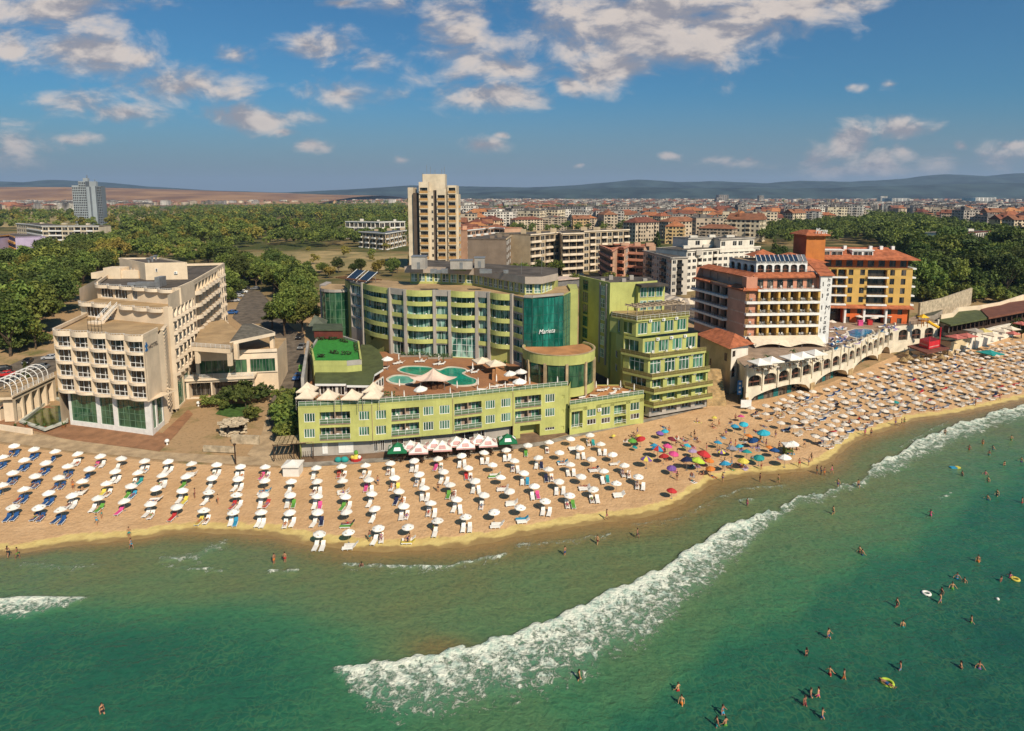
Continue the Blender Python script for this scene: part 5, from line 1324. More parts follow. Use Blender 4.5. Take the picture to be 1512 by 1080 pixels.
 r = MB(); skirt(r, F2, 28.3, 1.0, 1.1, 1.6); skirt(r, G3, 28.3, 1.0, 1.1, 1.6)
 skirt(r, Fac(C - F.u * .3, C + F.u * 4.0), 25.0, .9, .9, 1.2); skirt(r, Fac(C - G.u * 7, C), 25.0, .9, .9, 1.2); skirt(r, Fac(Lf, Lf + G.u * 8), 25.0, .9, .8, 1.0)
 r.build('eaves', [terracotta], h)
 # white arched penthouse with solar panels
 A = F2.P(1.0, 0, -2.2).xy; B = F2.P(F2.L - 1.8, 0, -2.2).xy; K = Fac(A, B); L = K.L; ar = [(.4 + k * (L - .4) / 6, .4 + (k + .78) * (L - .4) / 6, 29.0, 31.4) for k in range(6)]
 arched_wall(K, w, 28.6, 32.2, ar, .5, 0)
 for a in ar: arch_win(K, *a, .45, h)
 K.put(rail_mesh(L + 1, .9, 2, None, iron), 'railing', h, -.5, 29.2, 1.0)
 K2 = Fac(A + Vector((-3.0, 13)), A); ar = [(.6 + k * (K2.L - .6) / 4, .6 + (k + .7) * (K2.L - .6) / 4, 29.0, 31.2) for k in range(4)]
 arched_wall(K2, w, 28.6, 32.2, ar, .5, 0)
 for a in ar: arch_win(K2, *a, .45, h)
 w.prism([A, B, B + Vector((-1, 13)), K2.A], 31.6, 32.1, 0, 5); poly_walls(w, [B, B + Vector((-1, 13)), K2.A], 28.4, 32, 0)
 K2.put(rail_mesh(K2.L, .9, 2, None, iron), 'railing', h, 0, 29.2, 1.4)
 sp = MB()
 for k in range(11):
  u = .1 + k * L / 11; p0, p1 = K.P(u, 32.3, .2), K.P(u + 1.0, 33.8, -3.4); ux = K.P(L / 11 * .78, 0) - K.P(0, 0)
  sp.poly([p0, p0 + ux, p1 + ux, p1], 0 if k < 9 else 1); sp.poly([p0 + ux, p0, p0 - Vector((0, 0, .15)), p0 + ux - Vector((0, 0, .15))], 1); sp.tube(p0, p1, .08, n=4, mi=2)
  sp.poly([p1, p1 + ux, p1 + ux - Vector((0, 0, 1.6)), p1 - Vector((0, 0, 1.6))], 1)
 sp.build('solar_panel', [mat('solar_blue', (.02, .035, .06)), steel, frame_w], h)
 hp = MB(); q_ = K.P(L * .35, 32.2, -7); b4 = [q_ + Vector((-4, -2.5, 1)), q_ + Vector((4, -2.5, 1)), q_ + Vector((4, 4, 1)), q_ + Vector((-4, 4, 1))]
 for i in range(4): hp.poly([b4[i], b4[(i + 1) % 4], q_ + Vector((0, .7, 2.8))])
 hp.build('roof', [terracotta], h)
 w.build('wall', [white, yellow_w, pinkw, mat('dusky_salmon', (.56, .33, .24), .8, .08, .3, .2), mat('pale_band', (.64, .46, .36), .8), tan_deck], h)
 return C, Rt, F
SC, SR, SF = salmon_hotel()
def sign_tower():
 a, b = Vector((83.05, 171.6)), Vector((86.0, 171.3)); F = Fac(a, b)
 h = thing('sign_tower', 'narrow white tower with a red cap and vertical lettering, right of the salmon hotel', 'tower', (a.x, a.y, 10))
 w = MB(); zs = [13.0, 16.2, 19.4, 22.6, 25.8]; ops = [(.5, .9, z, z + 1.3, .15) for z in zs]; F.wall(w, 9.5, 29.0, ops, 0)
 for o in ops: F.put(win_mesh(.4, 1.3, 1, 1, g_dark), 'window', h, o[0], o[2], -.1)
 poly_walls(w, [b, b + Vector((.5, 9)), a + Vector((.5, 9)), a], 9.5, 29.0, 0)
 for k in range(8):   # swept foot
  t0, t1 = k / 8, (k + 1) / 8
  w.poly([F.P(0, 9.9 + 3 * t0, 1.6 * (1 - t0) ** 2), F.P(F.L * .7, 9.9 + 3 * t0, 1.6 * (1 - t0) ** 2), F.P(F.L * .7, 9.9 + 3 * t1, 1.6 * (1 - t1) ** 2), F.P(0, 9.9 + 3 * t1, 1.6 * (1 - t1) ** 2)], 0)
 w.build('wall', [white], h)
 r = MB(); p = [F.P(-.5, 29.0, .4), F.P(F.L + .5, 29.0, .4), F.P(F.L + .5, 31.4, -9), F.P(-.5, 31.4, -9)]; r.poly(p); d = Vector((0, 0, -.3)); r.poly([p[0] + d, p[1] + d, p[1], p[0]]); r.poly([p[1] + d, p[2] + d, p[2], p[1]]); r.poly([p[3] + d, p[0] + d, p[0], p[3]]); r.poly([x + d for x in p[::-1]]); r.build('roof', [terracotta], h)
 ink = mat('dark_lettering', (.05, .04, .04), .6)
 for i, ch in enumerate('hotel'): txt(h, F, ch, 1.75 - .03 * i, 27.2 - 1.28 * i, 1.45, ink, None, .05, 'letter', .15)
 for i, ch in enumerate('Mirage'): txt(h, F, ch, 1.5 - .03 * i, 19.6 - 1.32 * i, 1.6, ink, None, .05, 'letter', .15)
sign_tower()
def amber_hotel():
 a, b = Vector((97.5, 201.0)), Vector((124.2, 198.0)); F = Fac(a, b)
 h = thing('amber_hotel', 'amber and orange hotel with red tiled roof facing the blue pool', 'hotel', (a.x, a.y, 10))
 w = MB(); df = mat('dark_frame', (.08, .06, .05), .5)
 def U(px): return F.uz(px, 440)[0]
 cols = [(1224.5, 1233.5, 'b'), (1235, 1247.5, 'b'), (1250.5, 1257.5, 'w'), (1267.5, 1274.5, 'w'), (1278.5, 1307.5, 'b2'), (1311.5, 1318.5, 'w'), (1328, 1335, 'w')]
 rows = [16.3, 19.2, 22.1, 24.9]; ops = []
 for z in rows:
  for x0, x1, k in cols:
   u0, u1 = U(x0), U(x1); o = (u0, u1, z + (.5 if k == 'w' else .1), z + 2.35, .18 if k == 'w' else 1.3); ops.append(o)
   if k == 'w': F.put(win_mesh(u1 - u0, 1.85, 2, 1, g_dark, df), 'window', h, u0, o[2], -.14)
   else:
    F.put(win_mesh(u1 - u0, 2.2, 4 if k == 'b2' else 2, 1, g_dark, df), 'window', h, u0, o[2], -1.22)
    m = MB(); F.box(m, u0 - .15, u1 + .15, z - .4, z + .12, -.1, .9, 0); m.build('balcony', [white], h)
    F.put(rail_mesh(u1 - u0, .9, 3, None, iron), 'railing', h, u0, z + .1, .82)
 F.wall(w, 15.6, 27.7, ops, 0)
 low = [(U(1225), U(1247), 10.2, 15.0, 2.5), (U(1250), U(1257), 13.2, 15.1, .2), (U(1267), U(1274), 13.2, 15.1, .2), (U(1250), U(1257), 10.2, 12.2, .2), (U(1267), U(1274), 10.2, 12.2, .2), (U(1277), U(1307), 12.9, 15.2, 1.5), (U(1277), U(1307), 9.9, 12.4, 2.2), (U(1311), U(1318), 13.1, 15.1, .2), (U(1327), U(1334), 13.1, 15.1, .2), (U(1311), U(1318), 10.1, 12.0, .2), (U(1327), U(1334), 10.1, 12.0, .2)]
 F.wall(w, 9, 15.6, low, 1, 0.0, U(1342))
 for o in low: F.put(win_mesh(o[1] - o[0], o[3] - o[2], max(2, round((o[1] - o[0]) / 1.6)), 1, g_dark, df), 'window', h, o[0], o[2], -o[4] + .06)
 for px in (1247.8, 1276, 1308.5): F.box(w, U(px) - .3, U(px) + .3, 9.5, 15.6, -.1, 1.0, 2)
 F.box(w, U(1276), U(1308), 12.4, 12.9, -.1, .9, 2)
 # top storey in orange, set back
 F2 = Fac(F.P(.2, 0, -1.3).xy, F.P(F.L - 1, 0, -1.3).xy); ops = [(1 + k * 3.2, 1 + k * 3.2 + 1.9, 28.0, 30.0, .2) for k in range(8)]
 F2.wall(w, 27.6, 30.7, ops, 1)
 for o in ops: F2.put(win_mesh(1.9, 2.0, 2, 1, g_dark, df), 'window', h, o[0], 28.0, -.14)
 w.prism([F.A, F.B, F.P(F.L, 0, -16).xy, F.P(0, 0, -16).xy], 27.2, 27.65, 0, 3)
 F.put(rail_mesh(F.L, .9, 3, None, iron), 'railing', h, 0, 27.6, -.1)
 poly_walls(w, [F.B, F.P(F.L, 0, -16).xy, F.P(0, 0, -16).xy, F.A], 9, 27.5, 0)
 S = Fac(F.B, F.P(F.L, 0, -16).xy)
 for z in rows + [27.7]:
  m = MB(); S.box(m, .5, 7, z - .4, z + .1, 0, 1.3, 0); m.build('balcony', [white], h); S.put(rail_mesh(6.5, .9, 3, None, iron), 'railing', h, .5, z + .1, 1.2)
 # skirt roof over the ground storeys, main hipped roof with dormers
 r = MB()
 def slab(p4, m_=0):
  d = Vector((0, 0, -.25)); r.poly(p4, m_); r.poly([q + d for q in p4[::-1]], m_)
  for i in range(len(p4)): r.poly([p4[i] + d, p4[(i + 1) % len(p4)] + d, p4[(i + 1) % len(p4)], p4[i]], m_)
 slab([F.P(-.5, 15.3, 1.6), F.P(F.L + .6, 15.3, 1.6), F.P(F.L + .2, 16.1, 0), F.P(-.2, 16.1, 0)])
 slab([F.P(-1.6, 30.5, 1.0), F.P(F.L + 1.6, 30.5, 1.0), F.P(F.L - 4.5, 33.6, -6.5), F.P(-1.6, 33.6, -6.5)])
 slab([F.P(F.L + 1.6, 30.5, 1.0), F.P(F.L + 1.6, 30.5, -15), F.P(F.L - 4.5, 33.6, -9), F.P(F.L - 4.5, 33.6, -6.5)])
 slab([F.P(-1.6, 33.6, -6.5), F.P(F.L - 4.5, 33.6, -6.5), F.P(F.L - 4.5, 33.6, -9), F.P(-1.6, 33.6, -9)])
 r.build('roof', [terracotta], h)
 for u0, u1 in ((-1, 6.5), (9.3, 15.5)):
  m = MB(); F.box(m, u0, u1, 30.9, 33.0, -5, -1.6, 0); F.box(m, u0 - .3, u1 + .3, 33.0, 33.25, -5, -1.3, 2); m.build('dormer', [pinkw if u0 < 0 else white, white, white], h)
  for k in range(2): F.put(win_mesh((u1 - u0) / 2 - .5, 1.5, 2, 1, g_dark, white), 'window', h, u0 + .3 + k * (u1 - u0) / 2, 31.2, -1.58)
 for u in (8, 15.8, 19, 22.5): m = MB(); F.box(m, u, u + .9, 32.0, 34.2, -6, -5.2, 0); m.build('chimney', [white], h)
 w.build('wall', [yellow_w, orange_w, white, tan_deck], h)
 # rust coloured roof tower with its white sign
 t = thing('roof_tower', 'rust-coloured square tower with a flat tiled cap and white script sign, behind the amber hotel', 'tower', (97, 218, 30)); m = MB()
 A, B = at(1190, 371, 33).xy, at(1218, 371, 33).xy; C0 = at(1171, 368, 33).xy; H2 = hz(A.x, A.y, 347)
 K = Fac(A, B); K.wall(m, 15, H2, [(K.L * .1, K.L * .45, H2 - 1.6, H2 - .4, .2), (K.L * .5, K.L * .9, H2 - 1.6, H2 - .4, .2)], 0); D = B + (C0 - A); poly_walls(m, [B, D, C0, A], 15, H2, 1)
 m.build('wall', [mat('burnt_orange', (.50, .17, .04), .8, .1, .3, .2), rustw], t)
 r = MB(); c = (A + B + C0 + D) / 4; q_ = [c + (p - c) * 1.3 for p in (A, B, D, C0)]; q2 = [c + (p - c) * .55 for p in (A, B, D, C0)]
 for i in range(4): j = (i + 1) % 4; r.poly([(*q_[i], H2), (*q_[j], H2), (*q2[j], H2 + 1.3), (*q2[i], H2 + 1.3)]); r.poly([(*q_[j], H2), (*q_[i], H2), (*q_[i], H2 - .3), (*q_[j], H2 - .3)][::-1])
 r.poly([(*p, H2 + 1.3) for p in q2]); r.poly([(*p, H2 - .3) for p in q_[::-1]]); r.build('roof', [terracotta], t)
 txt(t, K, 'Mirage', K.L * .42, H2 + .35, 2.6, white, K.L * .62, .3, 'sign', .2)
 # link block with red roofs between the two hotels
 t = thing('link_block', 'red-roofed block between the salmon and amber hotels', 'building', (90, 196, 10)); m = MB(); A, B = Vector((84, 190)), Vector((98, 200)); m.prism([A, B, B + Vector((-6, 14)), A + Vector((-8, 12))], 9, 29.5, 0, 1); m.build('wall', [pinkw, bitumen], t)
 r = MB(); zz = 29.5; q_ = [A + Vector((-.6, -.8)), B + Vector((.8, -.8)), B + Vector((-6, 15)), A + Vector((-9, 13))]; c = sum(q_, Vector((0, 0))) / 4
 for i in range(4): r.poly([(*q_[i], zz), (*q_[(i + 1) % 4], zz), (*c, zz + 3)])
 r.build('roof', [terracotta], t)
amber_hotel()
def corner_house():
 h = thing('corner_house', 'cream house with a low terracotta hip roof at the left end of the arcade', 'house', (54, 150, 2))
 w = MB(); zt = 13.4
 a, b, c = at(1047, 520, 11.5).xy, at(1080, 519, zt - .8).xy, at(1105, 511, zt - .8).xy
 a = b + Vector((-3.2, 15.0)); F = Fac(a, b); G = Fac(b, c)
 F.wall(w, 1, zt, [(F.L * .35, F.L * .35 + .8, 6.2, 8.4, .15), (F.L * .8, F.L * .8 + 1.3, 9.6, 11.6, .15)], 0)
 ar = [(.6, 2.6, 5.8, 8.6)]; arched_wall(G, w, 1, zt - 3.2, ar, .4, 1); arch_win(G, *ar[0], .35, h)
 G.wall(w, zt - 3.2, zt, [(.6, 2.0, zt - 2.4, zt - .9, .15)], 1); G.put(win_mesh(1.4, 1.5, 2, 1, g_dark, brown), 'window', h, .6, zt - 2.4, -.1)
 F.put(win_mesh(.8, 2.2, 1, 1, g_dark, brown), 'window', h, F.L * .35, 6.2, -.1); F.put(win_mesh(1.3, 2.0, 2, 1, g_dark, brown), 'window', h, F.L * .8, 9.6, -.1)
 d = c + Vector((-2, 15)); poly_walls(w, [c, d, a], 1, zt, 0)
 w.build('wall', [mat('ochre_render', (.60, .47, .28), .85, .12, .25, .3), plaster_w], h)
 r = MB(); q_ = [a + Vector((-1, 1)), b + Vector((-.9, -1)), c + Vector((1.2, -1)), d + Vector((1, 1))]; r1, r2 = (a + d) / 2 + Vector((0, -4)), (b + c) / 2 + Vector((0, 4))
 for pts in ((q_[1], q_[2], r2), (q_[2], q_[3], r1, r2), (q_[3], q_[0], r1), (q_[0], q_[1], r2, r1)): r.poly([(*p, zt + (2.2 if p in (r1, r2) else 0)) for p in pts])
 r.poly([(*p, zt - .02) for p in q_[::-1]]); r.build('roof', [terracotta], h)
 st = thing('stone_stairs', 'rough sandstone steps climbing from the sand beside the cream corner house', 'steps', ground(1062, 598)); m = MB(); g = ground(1068, 600)
 for k in range(16): m.bx(g.x - 3.2 + .12 * k, g.x + .8 + .12 * k, g.y + .7 * k, g.y + .7 * k + .75, 1.0, g.z + .2 + .38 * k)
 for k in range(9): m.bx(g.x - 4.2 + rnd.uniform(-.4, .4), g.x - 3.1, g.y + 1.2 * k, g.y + 1.2 * k + 1.1, 1, g.z + 1.2 + .6 * k)
 m.build('step', [mat('sandstone', (.45, .31, .15))], st)
 s2 = thing('sail_awning', 'wide cream sail awning with scalloped front below the salmon balconies', 'awning', (70, 165, 12)); m = MB(); n = 18
 A, B = SC + Vector((.5, -.2)), SR + Vector((-.3, -.2)); K = Fac(A, B)
 for i in range(n):
  for j in range(4):
   def S(i, j):
    u = K.L * i / n; t = j / 4; sc_ = abs(math.sin(math.pi * 2.0 * i / n + .15)); return K.P(u, 12.6 - .9 * t - .5 * t * t + t * (1.0 * sc_ - .7), .9 + t * 5.0)
   m.poly([S(i, j), S(i, j + 1), S(i + 1, j + 1), S(i + 1, j)]); m.poly([S(i + 1, j) - Vector((0, 0, .04)), S(i + 1, j + 1) - Vector((0, 0, .04)), S(i, j + 1) - Vector((0, 0, .04)), S(i, j) - Vector((0, 0, .04))])
 m.build('canopy', [canvas_cream], s2)
 m = MB()
 for u in (.3, K.L * .34, K.L * .66, K.L - .3): m.tube(K.P(u, 10.3, 5.6), K.P(u, 11.6, 5.6), .08)
 m.build('pole', [steel], s2)
corner_house()
def far_right():
 # restaurant terraces beyond the arcade
 h = thing('beach_restaurant', 'sprawling beach restaurant under green and brown felt roofs, right of the arcade', 'restaurant', (150, 215, 8)); z = 10.6
 g = MB(); P = [at(a, b, z) for a, b in ((1384, 473), (1404, 480), (1462, 469), (1450, 459), (1418, 455), (1406, 464), (1390, 468))]
 g.prism([p.xy for p in P], z - .5, z, 0, 0, True); g.build('green_roof', [olive_roof], h)
 g = MB(); P2 = [at(a, b, z + .3) for a, b in ((1460, 469), (1530, 456), (1540, 440), (1480, 448), (1448, 457))]; g.prism([p.xy for p in P2], z - .3, z + .3, 0, 0, True); g.build('brown_roof', [mat('brown_felt_roof', (.16, .06, .035), .9, .15, .4, fine=.2)], h)
 w = MB(); F = Fac((P[1] + Vector((0, 1, 0))).xy, (P[2] + Vector((0, 1, 0))).xy); n = 9
 F.wall(w, 4, z - .5, [(k * F.L / n + .2, (k + 1) * F.L / n - .2, 7.8, 9.9, 1.5) for k in range(n)], 0)
 F = Fac((P2[0] + Vector((0, 1.5, 0))).xy, (P2[1] + Vector((0, 1.5, 0))).xy); F.wall(w, 4, z - .2, [(k * F.L / n + .3, (k + 1) * F.L / n - .3, 7.8, 9.6, 2.0) for k in range(n)], 0)
 F = Fac((P[0] + Vector((.5, .5, 0))).xy, (P[1] + Vector((.2, 1, 0))).xy); F.wall(w, 4, z - .5, [(.6, F.L - .6, 7.6, 9.8, .4)], 1)
 w.build('wall', [brown, mat('grey_render', (.36, .33, .29))], h)
 q_ = [at(a, b, 11.6) for a, b in ((1390, 467), (1408, 464), (1416, 456), (1448, 453), (1478, 448), (1512, 437), (1540, 436))]
 m = MB(); parapet(m, [p.xy for p in q_], 8, 12.0, .5); tag(m.build('rampart_wall', [cream]), 'winding cream rampart wall behind the green felt restaurant roof', 'wall')
 m = MB(); q2 = [at(a, b, 12) for a, b in ((1358, 461), (1392, 453), (1435, 437))]; parapet(m, [p.xy for p in q2], 8.5, 15.0, .6); tag(m.build('retaining_wall', [stone]), 'tall stone retaining wall below the dark trees, right of the amber hotel', 'wall')
 m = MB(); P3 = [at(a, b, 11) for a, b in ((1356, 468), (1378, 466), (1392, 458), (1380, 449), (1360, 457))]; m.prism([p.xy for p in P3], 9, 11, 1, 0, True)
 tag(m.build('felt_shed', [mat('dark_felt', (.07, .07, .045), .9, .2), concrete]), 'low shed with a dark green felt roof in front of the stone retaining wall', 'shed')
 # white sea wall with a ramp
 m = MB(); a, b = at(1440, 512, 2.5).xy, at(1505, 492, 2.5).xy; F = Fac(a, b); F.box(m, 0, F.L + 30, 1, 6.6, -.7, 0, 0); F.box(m, -.2, F.L + 30, 6.6, 7.0, -1, .25, 0)
 m.add([F.P(-9, 1, -.35), F.P(0, 1, -.35), F.P(0, 6.9, -.35), F.P(-9, 2.2, -.35), F.P(-9, 1, -.9), F.P(0, 1, -.9), F.P(0, 6.9, -.9), F.P(-9, 2.2, -.9)], [(0, 1, 2, 3), (7, 6, 5, 4), (3, 2, 6, 7), (0, 3, 7, 4)])
 tag(m.build('sea_wall', [plaster_w]), 'white sea wall with a sloping end at the far right of the beach', 'wall')
 m = MB(); m.prism([F.P(0, 0, -.7).xy, F.P(F.L + 30, 0, -.7).xy, F.P(F.L + 30, 0, -22).xy, F.P(-8, 0, -20).xy], 3, 6.5, 0); tag(m.build('sea_wall_terrace', [concrete]), 'raised concrete terrace behind the white sea wall', 'terrace')
 # red stand on a maroon roof
 k = thing('red_bar', 'bar under a flat maroon roof with a red lettered crate on top, below the arcade', 'bar', ground(1378, 525)); zr = 5.4
 c = [at(a, b, zr) for a, b in ((1340, 511), (1369, 522), (1402, 514), (1376, 503))]
 m = MB(); m.prism([p.xy for p in c], zr - .35, zr, 0, 0, True); m.build('roof', [mat('maroon_felt', (.17, .06, .04), .85, .15, .6, fine=.2)], k)
 m = MB()
 for p in c: g_ = p.lerp(c[0].lerp(c[2], .5), .06); m.tube((g_.x, g_.y, 1), (g_.x, g_.y, zr - .3), .12, n=6)
 m.build('post', [brown], k)
 cc = [p.lerp(c[0].lerp(c[2], .5), .52) + Vector((0.6, .6, 0)) for p in c]; m = MB(); m.prism([p.xy for p in cc], zr, zr + 2.2, 0, 1)
 for p in (cc[1], cc[2]): m.tube((p.x, p.y, zr), (p.x, p.y, zr + 3.8 if p is cc[1] else zr + 6), .16, n=5)
 Fk = Fac(cc[1].xy, cc[2].xy); Fk.box(m, .3, Fk.L - .3, zr + .45, zr + .75, 0, .05, 2); Fl_ = Fac(cc[0].xy, cc[1].xy); Fl_.box(m, .6, Fl_.L - .5, zr + .8, zr + 1.2, 0, .05, 2)
 m.build('crate', [red_p, mat('dark_red', (.2, .01, .015), .6), mat('pale_red', (.62, .25, .22), .6)], k)
 # kiosk with a pale wall and hedge on top
 a, b = at(1403, 519, 3).xy, at(1432, 507, 4).xy; F = Fac(a, b); m = MB(); F.box(m, 0, F.L, 1, 6.0, -5, 0, 0); F.box(m, -.2, F.L + .2, 6.0, 6.25, -5.2, .2, 1)
 tag(m.build('beach_kiosk', [mat('ochre_render', (.50, .37, .20)), mat('dark_felt', (.07, .07, .045))]), 'ochre-walled flat-topped kiosk at the back of the beach beside the maroon bar', 'kiosk')
 # water slide by the pool
 g_ = at(1362, 483, AZ); t = thing('water_slide', 'yellow children\'s slide on a small tower at the end of the pool terrace', 'slide', g_); m = MB()
 for dx in (-.9, .9):
  for dy in (-.9, .9): m.tube((g_.x + dx, g_.y + dy, AZ), (g_.x + dx, g_.y + dy, AZ + 3.0), .1)
 m.bx(g_.x - 1, g_.x + 1, g_.y - 1, g_.y + 1, AZ + 1.8, AZ + 2.0); m.build('tower', [mat('orange_post', (.45, .18, .03), .6)], t)
 m = MB(); b4 = [(-1.2, -1.2), (1.2, -1.2), (1.2, 1.2), (-1.2, 1.2)]
 for i in range(4): m.poly([(g_.x + b4[i][0], g_.y + b4[i][1], AZ + 3.0), (g_.x + b4[(i + 1) % 4][0], g_.y + b4[(i + 1) % 4][1], AZ + 3.0), (g_.x, g_.y, AZ + 4.0)])
 m.build('roof', [yellow_p], t); m = MB(); pr = None
 for i in range(9):
  f = i / 8; p = Vector((g_.x + 1 + 2.6 * f, g_.y - .9 - 1.2 * f, AZ + 2.0 - 1.8 * (f ** .8)))
  if pr: m.tube(pr, p, .45, n=7)
  pr = p
 m.build('chute', [yellow_p], t)
far_right()
# ------------------------------------------------------------------ towers, apartment blocks and the town
df = mat('dark_frame', (.08, .06, .05), .5)
def tower_hotel():
 a, b = at(602, 398, 10).xy, at(676, 398, 10).xy; F = Fac(a, b)
 h = thing('tower_hotel', 'cream and dark-brown hotel tower of stacked ochre balconies behind the lime hotel', 'tower', (a.x, a.y, 9))
 w = MB(); cr = mat('pale_concrete', (.60, .50, .36), .85, .10, .2, .3); br = mat('umber_panel', (.085, .062, .045), .85, .1, .3); oc = mat('ochre_balcony', (.42, .24, .085), .8, .1)
 def U(px): return F.uz(px, 330)[0]
 zt0 = lambda y: hz(a.x, a.y, y)
 st = 3.95
 segs = [(602, 610, -2.5, 277, 's'), (610, 620, -1.2, 285, 'd'), (620, 634, 1.6, 269, 'b'), (634, 640.5, .4, 284, 'c'), (640.5, 645.5, -.6, 281, 'd'), (645.5, 659, 1.0, 279, 'b'), (659, 661.5, -.6, 276, 'c'), (661.5, 674.5, .6, 274, 'b'), (674.5, 677, -1.5, 287, 's')]
 for x0, x1, n, yt, k in segs:
  u0, u1 = U(x0), U(x1); zt = zt0(yt); A = F.P(u0, 0, n).xy; B = F.P(u1, 0, n).xy; S = Fac(A, B)
  mi = 1 if k == 'd' else 0
  if k == 'b':
   ops = []; z = 12.0
   while z + 3.4 < zt: ops.append((.55, S.L - .55, z, z + 2.9, 1.2)); z += st
   S.wall(w, 8, zt, ops, 0)
   for o in ops:
    S.put(win_mesh(o[1] - o[0], 2.9, 4, 1, g_dark, df), 'window', h, o[0], o[2], -1.1)
    m = MB(); S.box(m, .4, S.L - .4, o[2] - .1, o[2] + 1.25, -.05, .45, 0); S.box(m, .3, S.L - .3, o[2] - .5, o[2] - .1, -.05, .5, 1); m.build('balcony', [oc, cr], h)
  elif k == 's':
   S.wall(w, 8, zt, [], 0); z = 12.0
   while z + 3.4 < zt:
    m = MB(); S.box(m, -.8, .2 if x0 < 640 else S.L + .9, z, z + 1.2, -3.0, -1.2, 0); m.build('balcony', [oc], h); z += st
  else: S.wall(w, 8, zt, [], mi)
  P = [A, B, F.P(u1, 0, -16).xy, F.P(u0, 0, -16).xy]
  w.poly([(*p, zt - .02) for p in P], 2); poly_walls(w, [B, P[2], P[3], A], 8, zt, mi)
  if k == 'c':
   z = 13.0
   while z < zt - 3: w.poly([S.P(S.L * .55, z, .02), S.P(S.L - .1, z, .02), S.P(S.L - .1, z + 1.6, .02), S.P(S.L * .55, z + 1.6, .02)], 3); z += st
 c0, c1 = U(624), U(657); zt = zt0(257); P = [F.P(c0, 0, -3).xy, F.P(c1, 0, -3).xy, F.P(c1, 0, -13).xy, F.P(c0, 0, -13).xy]; zb = zt0(290)
 poly_walls(w, [*P, P[0]], zb, zt, 0); w.poly([(*p, zt) for p in P], 2); S = Fac(P[3], P[0]); S.box(w, 0, S.L, zb, zt + .2, 0, .15, 1)
 w.build('wall', [cr, br, bitumen, g_dark], h)
 m = MB()
 for u, hh in ((c0 + 2, 5), (c0 + 4, 4), (c0 + 6.5, 2.5), (c1 - 2, 3), (c1 - .5, 4)): m.tube(F.P(u, zt, -6), F.P(u, zt + hh, -6), .12, n=4)
 m.build('aerial', [steel], h)
tower_hotel()
def grey_tower():
 a, b = at(108, 332, 10).xy, at(150, 332, 10).xy; F = Fac(a, b)
 h = thing('office_tower', 'slim grey-blue tower with white grid front, far left beyond the park', 'tower', (a.x, a.y, 9)); w = MB()
 pale = mat('pale_blue_concrete', (.30, .33, .345), .8, .08, .05); dk = mat('slate_panel', (.14, .16, .18), .7, .1, .05)
 U = lambda px: F.uz(px, 300)[0]; Zy = lambda y: hz(a.x, a.y, y)
 segs = [(108, 119, 0, 274, 'g'), (119, 129.5, 1.5, 268, 'g'), (129.5, 134, .5, 276, 'c'), (134, 137, -1, 276, 'd'), (137, 143, 1.0, 275, 'c'), (143, 150, -1.5, 275, 'd2')]
 for x0, x1, n, yt, k in segs:
  u0, u1, zt = U(x0), U(x1), Zy(yt); A, B = F.P(u0, 0, n).xy, F.P(u1, 0, n).xy; S = Fac(A, B)
  if k in ('g', 'd2'):
   ops = []; nc = 4 if k == 'g' else 3; z = 12; st = 3.4
   while z + 2.6 < zt:
    for c in range(nc): ops.append((c * S.L / nc + .35, (c + 1) * S.L / nc - .35, z, z + 2.3, .6))
    z += st
   S.wall(w, 8, zt, ops, 0 if k == 'g' else 1, mrev=0 if k == 'g' else 1)
   m = MB()
   for o in ops: m.poly([S.P(o[0], o[2], -.58), S.P(o[1], o[2], -.58), S.P(o[1], o[3], -.58), S.P(o[0], o[3], -.58)])
   tag(m.build('window', [g_dark], h), kind='stuff')
  else: S.wall(w, 8, zt, [], 1 if k == 'd' else 0)
  P = [A, B, F.P(u1, 0, -11).xy, F.P(u0, 0, -11).xy]; poly_walls(w, [B, P[2], P[3], A], 8, zt, 1); w.poly([(*p, zt) for p in P], 2)
 for x0, x1, y0, y1 in ((121, 128, 275, 263), (130, 140, 276, 268)):
  P = [F.P(U(x0), 0, -6).xy, F.P(U(x1), 0, -6).xy, F.P(U(x1), 0, -10).xy, F.P(U(x0), 0, -10).xy]; w.prism(P, Zy(y0) - 3, Zy(y1), 0, 2)
 w.build('wall', [pale, dk, bitumen], h)
 m = MB()
 for px, y in ((125, 258), (124, 261), (136, 265)): m.tube(F.P(U(px), Zy(268), -10), F.P(U(px), Zy(y), -10), .35, n=4)
 m.build('aerial', [steel], h)
grey_tower()
